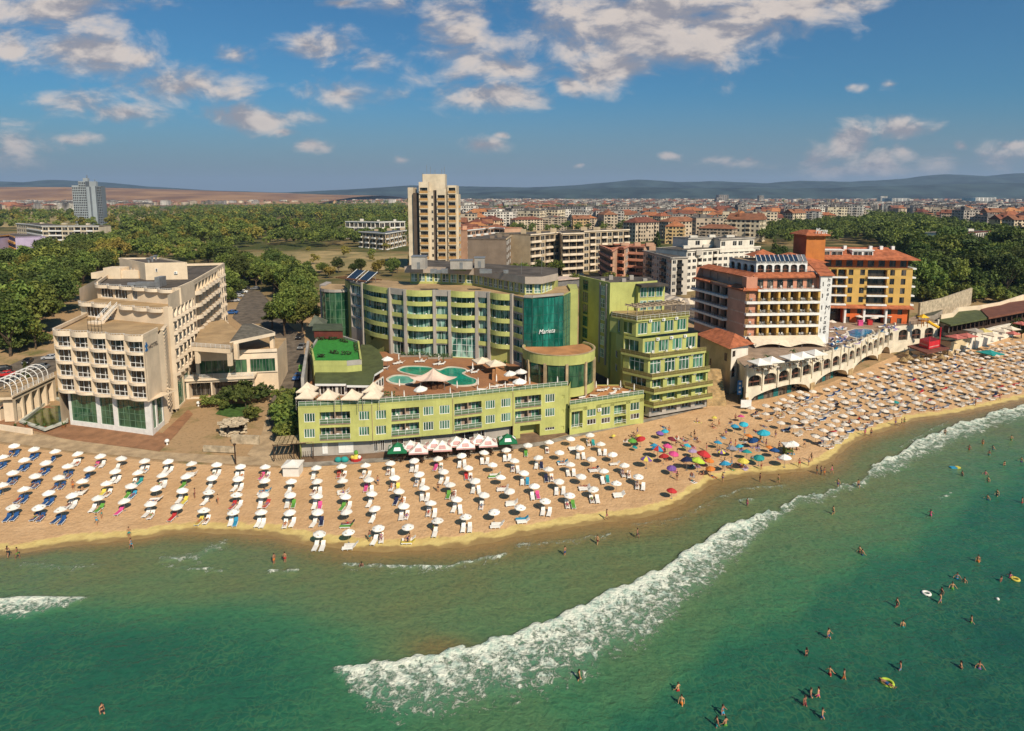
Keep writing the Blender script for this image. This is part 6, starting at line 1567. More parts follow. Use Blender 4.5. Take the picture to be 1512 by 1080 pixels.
def apartment(name, label, cat, nodes, ztop, zb, nf, wm, pat, depth=14, bay=3.6, trim=None, roofm=None, gl=None, top_back=True, slabm=None):
 "a block of flats: facades through picture points at roof height; pat = one letter per bay (w window, b balcony, d dark door)"
 P = [at(a, b, ztop).xy for a, b in nodes]; h = thing(name, label, cat, (P[0].x, P[0].y, zb)); w = MB(); st = (ztop - .6 - zb) / nf; trim = trim or white; nwin = 0
 for i in range(len(P) - 1):
  F = Fac(P[i], P[i + 1]); nb = max(1, round(F.L / bay)); bw = F.L / nb; ops = []; pt = pat[i % len(pat)]
  for j in range(nf):
   z = zb + j * st
   for k in range(nb):
    c = pt[k % len(pt)]
    if c == '.': continue
    o = (k * bw + .5, (k + 1) * bw - .5, z + (.15 if c == 'b' else .8), z + st - .55, .9 if c == 'b' else .15)
    if c == 'b': o = (k * bw + .12, (k + 1) * bw - .12, *o[2:])
    ops.append(o); nwin += 1
    if nwin <= 100: F.put(win_mesh(o[1] - o[0], o[3] - o[2], 2, 1, gl or g_dark, df if c == 'b' else frame_w), 'window', h, o[0], o[2], -o[4] + .05)
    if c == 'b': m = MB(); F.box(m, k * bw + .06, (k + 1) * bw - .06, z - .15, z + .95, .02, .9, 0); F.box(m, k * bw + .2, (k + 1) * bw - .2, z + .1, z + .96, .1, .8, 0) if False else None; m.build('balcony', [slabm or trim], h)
  F.wall(w, zb - 2, ztop, ops, 0)
  F.box(w, -.15, F.L + .15, ztop - .45, ztop + .15, 0, .5, 1)
 n0 = Fac(P[0], P[1]).n; n1 = Fac(P[-2], P[-1]).n; B = [P[-1] - n1 * depth, *[P[i] - (Fac(P[i - 1], P[i]).n + Fac(P[i], P[i + 1]).n).normalized() * depth for i in range(len(P) - 2, 0, -1)], P[0] - n0 * depth]
 poly_walls(w, [P[-1], *B, P[0]], zb - 2, ztop, 0)
 w.prism(P + B, ztop - .7, ztop - .1, 0, 2)
 c = (P[0] + P[-1] + B[0] + B[-1]) / 4
 for k in range(3): q = P[0].lerp(P[-1], .2 + .28 * k) - n0 * depth * .5; s = rnd.uniform(1, 2); w.bx(q.x - s, q.x + s, q.y - 1, q.y + 1.5, ztop - .1, ztop + rnd.uniform(.8, 2.2), 0)
 w.build('wall', [wm, trim, roofm or bitumen], h); return h
sandw = mat('sand_render', (.47, .36, .23), .85, .1, .2, .25); taupe = mat('taupe_render', (.20, .15, .11), .85, .1, .2, .25); peach = mat('peach_render', (.52, .31, .20), .85, .1, .2, .2)
zA = hz(*at(800, 408, 9.5).xy, 345)
apartment('apartment_block', 'long sand-coloured apartment block with curved white balcony bands, right of the cream tower', 'apartments', [(783, 346.5), (826, 343), (830, 345), (862, 344)], zA, 9.3, 6, sandw, ['bbw', '.', 'bb'], 22, 4.2, cream_d)
apartment('apartment_block', 'dark taupe end block of the sand-coloured apartments, facing the cream tower', 'apartments', [(747, 353), (756, 347), (783, 348)], zA - 1, 9.3, 6, taupe, ['.w', 'w.b'], 18, 4.2, sandw)
apartment('apartment_block', 'set-back right wing of the sand-coloured block, its top storey under a long white eave', 'apartments', [(862, 341.5), (929, 339)], zA + .2, 9.3, 6, sandw, ['wb'], 16, 4.2, cream_d)
zB = hz(*at(930, 415, 9.5).xy, 364)
apartment('apartment_block', 'peach and terracotta apartment block with arched top storey between the sand and white blocks', 'apartments', [(886, 362), (905, 370), (912, 365), (922, 366), (928, 363), (951, 364)], zB, 9.3, 5, peach, ['b', '.', 'b', 'w', 'bb'], 16, 3.8, pinkw, terracotta)
zC = hz(*at(990, 432, 9.5).xy, 379)
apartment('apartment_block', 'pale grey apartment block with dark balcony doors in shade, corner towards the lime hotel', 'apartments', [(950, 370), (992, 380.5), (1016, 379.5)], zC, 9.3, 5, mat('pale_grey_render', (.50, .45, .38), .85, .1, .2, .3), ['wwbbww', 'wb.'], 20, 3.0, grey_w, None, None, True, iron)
apartment('apartment_block', 'white terraced apartment block stepping back above the grey corner block', 'apartments', [(1014, 370), (1060, 367), (1122, 364)], zC + 2.2, 9.3, 6, plaster_w, ['wwb', 'wwww'], 18, 3.4, plaster_w)
apartment('apartment_block', 'white penthouse storey with square windows on top of the terraced block', 'apartments', [(1016, 352), (1054, 351), (1064, 353), (1114, 351)], zC + 6.4, zC + 2.3, 1, plaster_w, ['.w.', '.', 'w.w'], 12, 3.4, grey_w)
apartment('apartment_block', 'low lilac and orange block with a brown eave at the left edge', 'apartments', [(-40, 352), (13, 347), (22, 350)], 27, 9.3, 5, mat('lilac_render', (.42, .34, .46), .85, .08, .2, .2), ['..', 'b'], 14, 4.0, mat('orange_trim', (.5, .25, .07), .8))
apartment('apartment_block', 'long cream hotel block with colonnaded top floor below the grey tower', 'hotel', [(24, 330), (40, 331), (62, 334), (100, 334), (146, 334)], hz(*at(60, 360, 9.5).xy, 333), 9.3, 4, mat('cream_plaster', (.58, .48, .34), .85, .1, .2, .2), ['w', 'bb', 'wbb', 'wb', 'w'], 16, 5.0, white)
apartment('apartment_block', 'low white block among the trees left of the cream tower', 'apartments', [(510, 327), (560, 328), (598, 327)], 26, 9.3, 3, plaster_w, ['wb'], 14, 5, white)
apartment('apartment_block', 'grey-roofed block in front of the low white block, left of the cream tower', 'apartments', [(530, 342), (570, 345), (600, 340)], 22, 9.3, 3, sandw, ['bw'], 14, 5, white, mat('slate_roof', (.10, .11, .13), .7))
apartment('apartment_block', 'brick-brown apartment row with orange roofs right behind the cream tower', 'apartments', [(690, 340), (730, 336), (745, 337)], 30, 9.3, 6, peach, ['bw'], 14, 5, white, terracotta)
apartment('apartment_block', 'cream block with maroon mansard and rows of arched windows in the far right grove', 'apartments', [(1405, 345), (1466, 341)], 26, 9.3, 3, plaster_w, ['ww'], 16, 3.5, mat('maroon_mansard', (.14, .04, .03), .8))
apartment('apartment_block', 'white two-storey block half hidden by trees above the street cars', 'apartments', [(417, 405), (446, 404)], 17, 9.3, 2, plaster_w, ['b'], 8, 4, white)
sh = thing('market_shed', 'flat-roofed grey shed with a white and pink roof edge behind the lime hotel', 'shed', at(840, 420, 9.5)); m = MB(); F = Fac(at(824, 426, 9.5).xy, at(868, 422, 9.5).xy); F.box(m, 0, F.L, 9, 13, -7, 0, 0); F.box(m, -.5, F.L + .5, 13, 13.5, -8, .8, 1); m.build('wall', [steel, mat('pale_pink_roof', (.55, .42, .34), .8)], sh)
aw = thing('striped_awning', 'long curved cream awning over the lane behind the tall lime block', 'awning', at(1000, 450, 9.5)); m = MB()
pts = [at(968, 430, 13), at(985, 438, 13), at(1005, 443, 13), at(1030, 443, 13)]
for i in range(3):
 F = Fac(pts[i].xy, pts[i + 1].xy)
 for k in range(4): a, b = F.L * k / 4, F.L * (k + 1) / 4; m.poly([F.P(a, 11.6, 1.6), F.P(b, 11.6, 1.6), F.P(b, 13.2, -2.2), F.P(a, 13.2, -2.2)], k % 2)
 for u in (0, F.L): m.tube(F.P(u, 9, 1.4), F.P(u, 11.6, 1.4), .08, n=4, mi=2)
m.build('canopy', [canvas_cream, mat('grey_canvas', (.42, .36, .29), .8), steel], aw)
# ---- houses of the town
HW = [mat('town_wall_%s' % n, c, .9, .10, .15, .2, objvar=.22) for n, c in (('cream', (.56, .46, .33)), ('white', (.66, .61, .53)), ('peach', (.52, .34, .22)), ('grey', (.36, .32, .28)), ('ochre', (.48, .32, .16)))]
HR = [mat('town_roof_%s' % n, c, .9, .18, .3, objvar=.28) for n, c in (('orange', (.34, .125, .055)), ('brick', (.21, .08, .045)), ('felt', (.15, .13, .115)))]
win_dark = mat('town_window', (.035, .033, .03), .25, .2, .5, spec=.6)
def house_protos():
 out = []
 for (w_, d_, nf, kind, wi, ri) in ((22, 15, 5, 'hip', 0, 0), (27, 16, 6, 'flat', 0, 2), (19, 17, 4, 'hip', 2, 1), (32, 16, 6, 'flat', 3, 2), (24, 15, 5, 'gable', 0, 1), (20, 14, 4, 'gable', 4, 1), (36, 17, 7, 'flat', 1, 2), (28, 17, 5, 'hip', 4, 0), (33, 15, 5, 'hip', 0, 1), (18, 14, 4, 'hip', 2, 0)):
  H = nf * 3.0; m = MB(); m.prism([(-w_ / 2, -d_ / 2), (w_ / 2, -d_ / 2), (w_ / 2, d_ / 2), (-w_ / 2, d_ / 2)], -2, H, 0, 0)
  for (A, B) in (((-w_ / 2, -d_ / 2), (w_ / 2, -d_ / 2)), ((w_ / 2, -d_ / 2), (w_ / 2, d_ / 2)), ((-w_ / 2, d_ / 2), (-w_ / 2, -d_ / 2))):
   F = Fac(A, B); nb = max(2, int(F.L / 3.4)); bw = F.L / nb
   for j in range(nf):
    for k in range(nb):
     if rnd.random() < .1: continue
     bal = (k % 3 == 1)
     z0, z1 = j * 3.0 + (.2 if bal else .95), j * 3.0 + 2.45; u0, u1 = k * bw + (.35 if bal else .9), (k + 1) * bw - (.35 if bal else .9)
     m.poly([F.P(u0, z0, .03), F.P(u1, z0, .03), F.P(u1, z1, .03), F.P(u0, z1, .03)], 1)
     if bal and j: F.box(m, u0 - .1, u1 + .1, j * 3.0 - .1, j * 3.0 + .95, .1, 1.1, 0)
  r = MB(); o = .7; a, b = w_ / 2 + o, d_ / 2 + o; rh = d_ * .26
  if kind == 'hip':
   rg = [(-w_ / 2 + d_ / 2, 0, H + rh), (w_ / 2 - d_ / 2, 0, H + rh)] if w_ > d_ + 1 else [(-.3, 0, H + rh), (.3, 0, H + rh)]
   c = [(-a, -b, H), (a, -b, H), (a, b, H), (-a, b, H)]; r.poly([c[0], c[1], rg[1], rg[0]]); r.poly([c[1], c[2], rg[1]]); r.poly([c[2], c[3], rg[0], rg[1]]); r.poly([c[3], c[0], rg[0]])
   r.poly([c[0], c[3], c[2], c[1]])
   r.bx(w_ * .2, w_ * .2 + 1, .5, 1.5, H + .5, H + rh + 1)
  elif kind == 'gable':
   c = [(-a, -b, H - .2), (a, -b, H - .2), (a, b, H - .2), (-a, b, H - .2)]; g1, g2 = (-a, 0, H + rh), (a, 0, H + rh); r.poly([c[0], c[1], g2, g1]); r.poly([c[2], c[3], g1, g2]); r.poly([c[1], c[2], g2]); r.poly([c[3], c[0], g1])
   r.bx(-w_ * .25, -w_ * .25 + 2, -d_ * .32, 0, H, H + rh * .95)
  else:
   r.bx(-a + .5, a - .5, -b + .5, b - .5, H, H + .35); r.bx(-w_ * .3, -w_ * .08, -2, 3, H + .35, H + 2.7); r.bx(w_ * .2, w_ * .32, -1, 2, H + .35, H + 1.6)
  out.append((m.mesh('house', [HW[wi], win_dark]), r.mesh('roof', [HR[ri]]), kind, ('cream', 'white', 'peach', 'grey', 'ochre')[wi], nf))
 return out
HP = house_protos()
def inpoly(x, y, P):
 c = False; j = len(P) - 1
 for i in range(len(P)):
  if (P[i][1] > y) != (P[j][1] > y) and x < (P[j][0] - P[i][0]) * (y - P[i][1]) / (P[j][1] - P[i][1]) + P[i][0]: c = not c
  j = i
 return c
TOWN = [[(678, 366), (745, 362), (760, 342), (930, 338), (950, 362), (1125, 358), (1190, 358), (1262, 340), (1270, 322), (1300, 312), (1390, 332), (1512, 350), (1640, 352), (1640, 296.5), (660, 296.5), (668, 330)], [(-60, 305.5), (420, 302), (600, 300), (600, 297.5), (-60, 297.5)], [(-60, 312), (220, 311), (220, 304), (-60, 304)]]
GROVES = [[(675, 319), (900, 317), (905, 309), (675, 310)], [(960, 352), (1085, 352), (1090, 340), (955, 341)], [(1122, 362), (1265, 362), (1265, 328), (1125, 340)]]
spots = []
Y = 430.0
while Y < 5200:
 sp = 31 * (1 + max(0, Y - 1400) / 2600)
 x = -Y * .86
 while x < Y * .95:
  xx, yy = x + rnd.uniform(-.28, .28) * sp, Y + rnd.uniform(-.28, .28) * sp; p = proj(xx, yy, 9.5)
  ok = any(inpoly(p[0], p[1], T) for T in TOWN) and not any(inpoly(p[0], p[1], T) for T in GROVES)
  if ok and not (2500 < yy < 3800 and 1050 < xx < 3400) and rnd.random() < .86: spots.append((yy, xx))
  x += sp
 Y += sp
spots.sort()
print('houses', len(spots))
VV, QQ, MM = [], [], []; nv = 0; NEAR = 280
WORDS = {'hip': 'hipped tile roof', 'gable': 'gabled tile roof', 'flat': 'flat roof'}
protq = []
for me_w, me_r, *_ in HP:
 arr = []
 for me in (me_w, me_r):
  co = np.zeros(len(me.vertices) * 3, np.float32); me.vertices.foreach_get('co', co); arr.append((co.reshape(-1, 3), [tuple(p.vertices) for p in me.polygons], [p.material_index for p in me.polygons]))
 protq.append(arr)
for i, (yy, xx) in enumerate(spots):
 k = rnd.randrange(len(HP)); rz = rnd.choice([0, 0, .25, -.3, .5, -.6, 1.57, 1.2]) + rnd.uniform(-.1, .1)
 mw, mr, kind, colr, nf = HP[k]
 if i < NEAR:
  px = proj(xx, yy, 9.5)[0]
  where = ('right of the cream tower' if px < 860 else 'behind the sand-coloured block' if px < 1000 else 'behind the white terraced block' if px < 1160 else 'beyond the salmon hotel' if px < 1290 else 'above the right-hand grove') if px > 640 else ('far beyond the park on the left')
  dist = 'nearest rows' if yy < 760 else 'middle rows' if yy < 1100 else 'farther rows'
  hh = link(mw, 'town_house', None, (xx, yy, 9.3), rz)
  tag(hh, '%s %d-storey building with %s, %s, %s' % (colr, nf, WORDS[kind], dist, where), 'house', 'houses of the town: %s, %s, %s, %d' % (colr, dist, where, nf))
  r = link(mr, 'roof', None, (0, 0, 0)); r.parent = hh; hh.scale = (rnd.uniform(.85, 1.25), rnd.uniform(.85, 1.2), rnd.uniform(.8, 1.35))
 else:
  c, s = math.cos(rz), math.sin(rz)
  f_ = min(1.0, 1 + (yy - 1400) / 6000)
  for pi, (co, polys, mis) in enumerate(protq[k]):
   V = co * np.array([1, 1, rnd.uniform(.8, 1.3) if pi == 0 and False else 1]); V2 = np.stack([V[:, 0] * c - V[:, 1] * s + xx, V[:, 0] * s + V[:, 1] * c + yy, V[:, 2] + 9.3], 1)
   VV.append(V2); b = nv; nv += len(V2)
   for pl, mi in zip(polys, mis):
    if pi == 0 and mi == 1 and yy > 2600: continue
    ml = (0 + HW.index(mw.materials[0]) if mi == 0 else 5) if pi == 0 else 6 + HR.index(mr.materials[0])
    if len(pl) == 4: QQ.append([b + v for v in pl]); MM.append(ml)
    elif len(pl) == 3: QQ.append([b + pl[0], b + pl[1], b + pl[2], b + pl[2]]); MM.append(ml)
HWs = [mat('far_' + m_.name, tuple(c_), .9, .35, .02) for m_, c_ in zip(HW, ((.56, .46, .33), (.66, .61, .53), (.52, .34, .22), (.36, .32, .28), (.48, .32, .16)))]
HRs = [mat('far_' + m_.name, tuple(c_), .9, .25, .02) for m_, c_ in zip(HR, ((.33, .13, .065), (.22, .09, .055), (.15, .13, .115)))]
V = np.concatenate(VV)
me = bpy.data.meshes.new('far_town'); me.from_pydata([tuple(v) for v in V], [], [tuple(dict.fromkeys(q_)) for q_ in QQ])
for m_ in HWs + [win_dark] + HRs: me.materials.append(m_)
me.polygons.foreach_set('material_index', MM); me.update()
tag(link(me, 'far_town'), 'mass of pale and red-roofed houses of the far town below the hills', kind='stuff')
# a few tall slabs on the far skyline
for i, (px, y0, y1, w_, lab) in enumerate(((1068, 303, 288, 14, 'grey tower slab on the far skyline, twin to the left of it'), (1062, 303, 292, 8, 'narrow low grey slab beside the tallest far slab'), (1124, 303, 289, 7, 'white slender far tower right of the twin slabs'), (1305, 300, 290, 10, 'pale far slab before the blue hills near the bay'), (1455, 302, 292, 30, 'wide pale far block at the right skyline'), (1330, 301, 293, 26, 'wide cream far block left of the bay houses'))):
 a = at(px, y0, 9.5); t = thing('skyline_tower', lab, 'tower', a); m = MB(); H = hz(a.x, a.y, y1); k = a.y / FPX * w_; F = Fac((a.x - k / 2, a.y), (a.x + k / 2, a.y)); n = 5
 F.wall(m, 8, H, [(.5 + c * F.L / n, (c + .8) * F.L / n, 12 + r * (H - 12) / 9, 12 + (r + .55) * (H - 12) / 9, .8) for c in range(n) for r in range(9)], 0, mrev=1); poly_walls(m, [F.B, F.P(F.L, 0, -k).xy, F.P(0, 0, -k).xy, F.A], 8, H, 0); m.poly([F.P(0, H), F.P(F.L, H), F.P(F.L, H, -k), F.P(0, H, -k)], 0)
 m.build('wall', [HWs[3] if i < 2 else HWs[1], win_dark], t)
# ------------------------------------------------------------------ trees
def leaf_mat(name, c1, c2):
 if name in MATS: return MATS[name]
 m = bpy.data.materials.new(name); m.use_nodes = True; t = m.node_tree; t.nodes.clear(); k = NT(t)
 oi = k.n('ShaderNodeObjectInfo').outputs['Random']; at_ = k.n('ShaderNodeAttribute', attribute_name='tint').outputs['Fac']
 c = k.mix(at_, c1, c2); hs = k.n('ShaderNodeHueSaturation'); k.put(hs.inputs['Color'], c)
 k.put(hs.inputs['Hue'], k.ramp(oi, 0, 1, .475, .52, False)); k.put(hs.inputs['Value'], k.ramp(k.math('FRACT', k.math('MULTIPLY', oi, 7.31)), 0, 1, .68, 1.4, False))
 b = k.n('ShaderNodeBsdfPrincipled'); k.put(b.inputs['Base Color'], hs.outputs[0]); b.inputs['Roughness'].default_value = .65; b.inputs['Specular IOR Level'].default_value = .15
 tr = k.n('ShaderNodeBsdfTranslucent'); k.put(tr.inputs[0], k.mix(1.0, hs.outputs[0], (1.2, 1.3, .7), 'MULTIPLY'))
 ms = k.n('ShaderNodeMixShader'); ms.inputs[0].default_value = .22; t.links.new(b.outputs[0], ms.inputs[1]); t.links.new(tr.outputs[0], ms.inputs[2])
 o = k.n('ShaderNodeOutputMaterial'); t.links.new(ms.outputs[0], o.inputs[0]); MATS[name] = m; return m
L_broad = leaf_mat('broad_leaf', (.070, .105, .024), (.185, .215, .045)); L_dark = leaf_mat('dark_leaf', (.046, .070, .018), (.105, .130, .032)); L_pine = leaf_mat('pine_needle', (.035, .055, .018), (.080, .098, .028)); L_yell = leaf_mat('yellowing_leaf', (.16, .135, .028), (.27, .21, .05))
bark = mat('bark', (.10, .07, .045), .9, .25, 2)
def crown(seed, H, Rr, n_cl, per, kind, card):
 g = np.random.default_rng(seed); V = []; tint = []
 lob = [(g.uniform(-.5, .5) * Rr, g.uniform(-.5, .5) * Rr, H * g.uniform(.45, .8), Rr * g.uniform(.42, .66)) for _ in range(7)]
 for i in range(n_cl):
  if kind == 'cone':
   t = g.uniform(0, 1) ** .8; a = g.uniform(0, 6.283); r = Rr * (1 - t) * g.uniform(.55, 1.0) + .05 * Rr; c = np.array([r * np.cos(a), r * np.sin(a), H * (.12 + .86 * t)]); cr = Rr * .22 * (1.15 - t)
  elif kind == 'column':
   t = g.uniform(0, 1); a = g.uniform(0, 6.283); r = Rr * np.sin(np.pi * (.12 + .86 * t)) * g.uniform(.5, 1); c = np.array([r * np.cos(a), r * np.sin(a), H * (.06 + .92 * t)]); cr = Rr * .35
  elif kind == 'pine':
   t = g.integers(0, 5) / 5 + g.uniform(-.04, .04); a = g.uniform(0, 6.283); r = Rr * (1.05 - .55 * t) * g.uniform(.25, 1.0); c = np.array([r * np.cos(a), r * np.sin(a), H * (.42 + .55 * t)]); cr = Rr * .26
  else:
   l = lob[g.integers(0, 7)]; d = g.normal(size=3); d /= np.linalg.norm(d); d[2] = d[2] * .8 + .15; c = np.array([l[0], l[1], l[2]]) + d * l[3] * g.uniform(.72, 1.05) * np.array([1, 1, .82]); cr = Rr * .21
   if c[2] < H * .22: c[2] = H * (.22 + .1 * g.random())
  tn = np.clip(g.normal(.5, .3), 0, 1)
  for j in range(per):
   d = g.normal(size=3); d /= np.linalg.norm(d); p = c + d * cr * g.uniform(.4, 1.05) * (np.array([1, 1, .35]) if kind == 'pine' else np.array([1, 1, .85]))
   nrm = d + g.normal(size=3) * .55 + np.array([0, 0, .35]); nrm /= np.linalg.norm(nrm)
   e1 = np.cross(nrm, g.normal(size=3)); e1 /= np.linalg.norm(e1); e2 = np.cross(nrm, e1); s = card * g.uniform(.6, 1.25)
   V += [p - e1 * s, p - e2 * s * .62, p + e1 * s, p + e2 * s * .62]; tint += [np.clip(tn + g.normal() * .15, 0, 1)] * 4
 return np.array(V), np.array(tint)
def tree_proto(seed, H, Rr, kind, lm, n_cl=150, per=26, card=.34):
 V, tn = crown(seed, H, Rr, n_cl, per, kind, card); Q = np.arange(len(V)).reshape(-1, 4)
 me = fastmesh('crown', V, Q, lm, attrs={'tint': tn})
 m = MB(); g = random.Random(seed); top = H * (.9 if kind in ('cone', 'column', 'pine') else .62)
 m.tube((0, 0, -.6), (g.uniform(-.2, .2), g.uniform(-.2, .2), top * .55), H * .028, H * .018, 7); m.tube((0, 0, top * .5), (g.uniform(-.4, .4), g.uniform(-.4, .4), top), H * .018, H * .006, 6)
 if kind == 'broad':
  for k in range(6):
   a = k * 1.05 + g.uniform(-.3, .3); m.tube((0, 0, H * g.uniform(.2, .38)), (Rr * .62 * math.cos(a), Rr * .62 * math.sin(a), H * g.uniform(.5, .72)), H * .012, H * .004, 5)
 return me, m.mesh('trunk', [bark])
PRO = {'broad': [tree_proto(1, 10, 4.6, 'broad', L_broad), tree_proto(2, 11, 4.8, 'broad', L_broad), tree_proto(3, 9.5, 4.9, 'broad', L_broad)],
 'dark': [tree_proto(4, 11, 4.9, 'broad', L_dark), tree_proto(5, 10, 5.0, 'broad', L_dark)],
 'yellow': [tree_proto(6, 9.5, 4.4, 'broad', L_yell)],
 'pine': [tree_proto(7, 12, 4.6, 'pine', L_pine, 150, 24, .36), tree_proto(8, 12, 4.2, 'pine', L_pine, 150, 24, .36)],
 'cone': [tree_proto(9, 12, 2.8, 'cone', L_dark, 110, 18, .36)],
 'column': [tree_proto(10, 9, 1.2, 'column', L_dark, 70, 18, .28)],
 'bush': [tree_proto(11, 4, 2.4, 'broad', L_broad, 80, 20, .26), tree_proto(12, 3.6, 2.4, 'broad', L_dark, 80, 20, .26)]}
KN = {'broad': 'green broadleaf tree', 'dark': 'dark green broadleaf tree', 'yellow': 'yellowing broadleaf tree', 'pine': 'dark umbrella pine', 'cone': 'tall dark conifer', 'column': 'slim columnar cypress', 'bush': 'low leafy bush'}
def tree(kind, x, y, s, label, group, z=None):
 k = rnd.randrange(len(PRO[kind])); c, t = PRO[kind][k]; r = rnd.uniform(0, 6.28)
 o = thing('bush' if kind == 'bush' else 'pine_tree' if kind == 'pine' else 'tree', label, 'bush' if kind == 'bush' else 'tree', (x, y, tz(x, y) - .1 if z is None else z), group, r)
 o.scale = (s * rnd.uniform(.9, 1.1), s * rnd.uniform(.9, 1.1), s * rnd.uniform(.88, 1.12))
 for me, nm in ((t, 'trunk'), (c, 'crown')):
  ch = bpy.data.objects.new(nm, me); COL.objects.link(ch); ch.parent = o
 return o
def scatter(poly, sp, kinds, smin, smax, place, jit=.4):
 ps = [ground(*p) for p in poly]; x0, x1 = min(p.x for p in ps), max(p.x for p in ps); y0, y1 = min(p.y for p in ps), max(p.y for p in ps); out = []
 y = y0
 while y < y1:
  x = x0 + rnd.random() * sp
  while x < x1:
   xx, yy = x + rnd.uniform(-jit, jit) * sp, y + rnd.uniform(-jit, jit) * sp; p = proj(xx, yy, tz(xx, yy))
   if inpoly(p[0], p[1], poly): out.append((yy, xx, rnd.choice(kinds), rnd.uniform(smin, smax), place))
   x += sp
  y += sp
 return out
TR = []
TR += scatter([(-40, 520), (-40, 425), (40, 398), (150, 385), (185, 400), (110, 425), (84, 470), (66, 520), (20, 528)], 8.4, ['broad', 'dark', 'dark', 'yellow', 'broad'], .8, 1.75, 'in the park left of the cream stepped hotel')
TR += scatter([(-40, 400), (0, 392), (100, 372), (150, 352), (345, 378), (350, 396), (330, 396), (190, 384), (40, 397)], 11, ['broad', 'broad', 'dark', 'pine', 'broad', 'yellow'], .9, 1.35, 'in the wood behind the cream stepped hotel')
TR += scatter([(100, 366), (215, 372), (230, 345), (110, 340)], 13, ['pine'], .9, 1.25, 'in the pine stand below the grey tower')
TR += scatter([(335, 455), (346, 432), (362, 424), (400, 428), (420, 455), (450, 470), (470, 440), (440, 420), (398, 404), (340, 398), (334, 420)], 8, ['broad', 'dark', 'broad'], 1.0, 1.3, 'beside the car park street')
TR += scatter([(398, 424), (470, 424), (500, 412), (600, 408), (600, 400), (520, 402), (430, 402), (398, 404)], 10, ['broad', 'broad', 'dark', 'yellow'], .5, .85, 'between the dry meadow and the lime hotel')
TR += scatter([(395, 368), (600, 366), (600, 347), (480, 350), (395, 356)], 15, ['dark', 'broad', 'dark', 'broad'], 1.1, 1.5, 'along the far side of the dry meadow')
TR += scatter([(1262, 352), (1280, 330), (1330, 330), (1400, 346), (1470, 362), (1540, 372), (1540, 446), (1440, 444), (1400, 440), (1352, 444), (1352, 398), (1310, 372)], 11, ['dark', 'dark', 'broad', 'dark', 'dark', 'pine', 'broad'], 1.15, 2.1, 'in the dark grove beyond the amber hotel')
TR += scatter(GROVES[1], 15, ['broad', 'dark', 'cone'], 1.0, 1.3, 'behind the peach and grey apartment blocks')
TR += scatter(GROVES[2], 16, ['broad', 'dark', 'column', 'cone'], 1.1, 1.5, 'behind the salmon hotel roof')
TR += scatter([(676, 372), (740, 366), (745, 352), (676, 352)], 14, ['dark', 'broad'], 1.0, 1.3, 'right of the cream tower')
TR += scatter([(750, 352), (935, 341), (950, 352), (1130, 352), (1262, 340), (1262, 328), (930, 332), (750, 338)], 26, ['broad', 'dark', 'broad', 'column'], .9, 1.3, 'between the town houses behind the apartments')
TR.sort()
for px, py, k, s, w_ in ((421, 497, 'broad', 1.25, 'drooping over the street below the lime hotel'), (447, 492, 'broad', 1.35, 'drooping over the street beside the glass drum'), (436, 478, 'broad', 1.3, 'standing behind the street trees left of the glass drum'), (402, 486, 'pine', .7, 'beside the pitched porch roof'), (455, 470, 'dark', 1.2, 'nearest the glass drum of the lime hotel'),
      (758, 411, 'broad', .8, 'left of three before the sand-coloured block'), (775, 411, 'broad', .85, 'in the middle of three before the sand-coloured block'), (797, 410, 'dark', .9, 'right of three before the sand-coloured block'), (821, 408, 'broad', .95, 'alone before the bowed front of the sand-coloured block'), (850, 422, 'broad', .6, 'beside the flat grey shed'),
      (898, 428, 'broad', .75, 'behind the tall lime block'), (910, 430, 'broad', .7, 'behind the tall lime block roof'), (930, 428, 'yellow', .7, 'right of the bush behind the tall lime block'), (970, 378, 'cone', 1.5, 'towering behind the peach block'), (1142, 392, 'column', 1.6, 'left of the rust roof tower'), (1152, 390, 'dark', 1.1, 'in front of the slim cypress left of the rust tower'),
      (1480, 395, 'dark', 2.3, 'huge and round at the right edge of the grove'), (1327, 455, 'dark', 1.2, 'behind the right flank of the amber hotel'), (40, 572, 'cone', .5, 'small beside the far left colonnade')):
 g_ = ground(px, py); tree(k, g_.x, g_.y, s, KN[k] + ' ' + w_, None)
for px, py, k, s, w_ in ((343, 597, 'bush', 1.2, 'in front of the gallery windows'), (363, 602, 'bush', 1.5, 'broad on the lawn by the street'), (380, 596, 'bush', 1.3, 'at the street end of the lawn'), (330, 606, 'bush', .6, 'clipped round at the lawn\'s left end'), (311, 602, 'bush', .9, 'beside the gallery corner'), (372, 622, 'bush', 1.0, 'below the lawn beside the path'),
      (424, 655, 'bush', 1.3, 'at the foot of the lime wall above the pergola'), (432, 640, 'bush', 1.5, 'against the lime wing\'s left corner'), (421, 632, 'bush', 1.4, 'on the bank between path and lime wing'), (430, 618, 'bush', 1.5, 'higher on the bank beside the lime wing'), (424, 604, 'bush', 1.3, 'at the top of the bank below the street'), (1313, 515, 'bush', 1.4, 'climbing at the arcade\'s last beach arch'), (1303, 520, 'bush', .9, 'low at the arcade\'s last beach arch'), (1508, 500, 'bush', 1.6, 'on the white sea wall at the right edge'), (412, 530, 'bush', .55, 'highest in the strip between porch and street'), (407, 541, 'bush', .6, 'upper middle of the strip between porch and street'), (402, 552, 'bush', .55, 'lower middle of the strip between porch and street'), (397, 564, 'bush', .6, 'lowest in the strip between porch and street'), (1376, 500, 'bush', 1.0, 'behind the red crate on the maroon roof')):
 g_ = ground(px, py); tree(k, g_.x, g_.y, s, KN[k] + ' ' + w_, None)
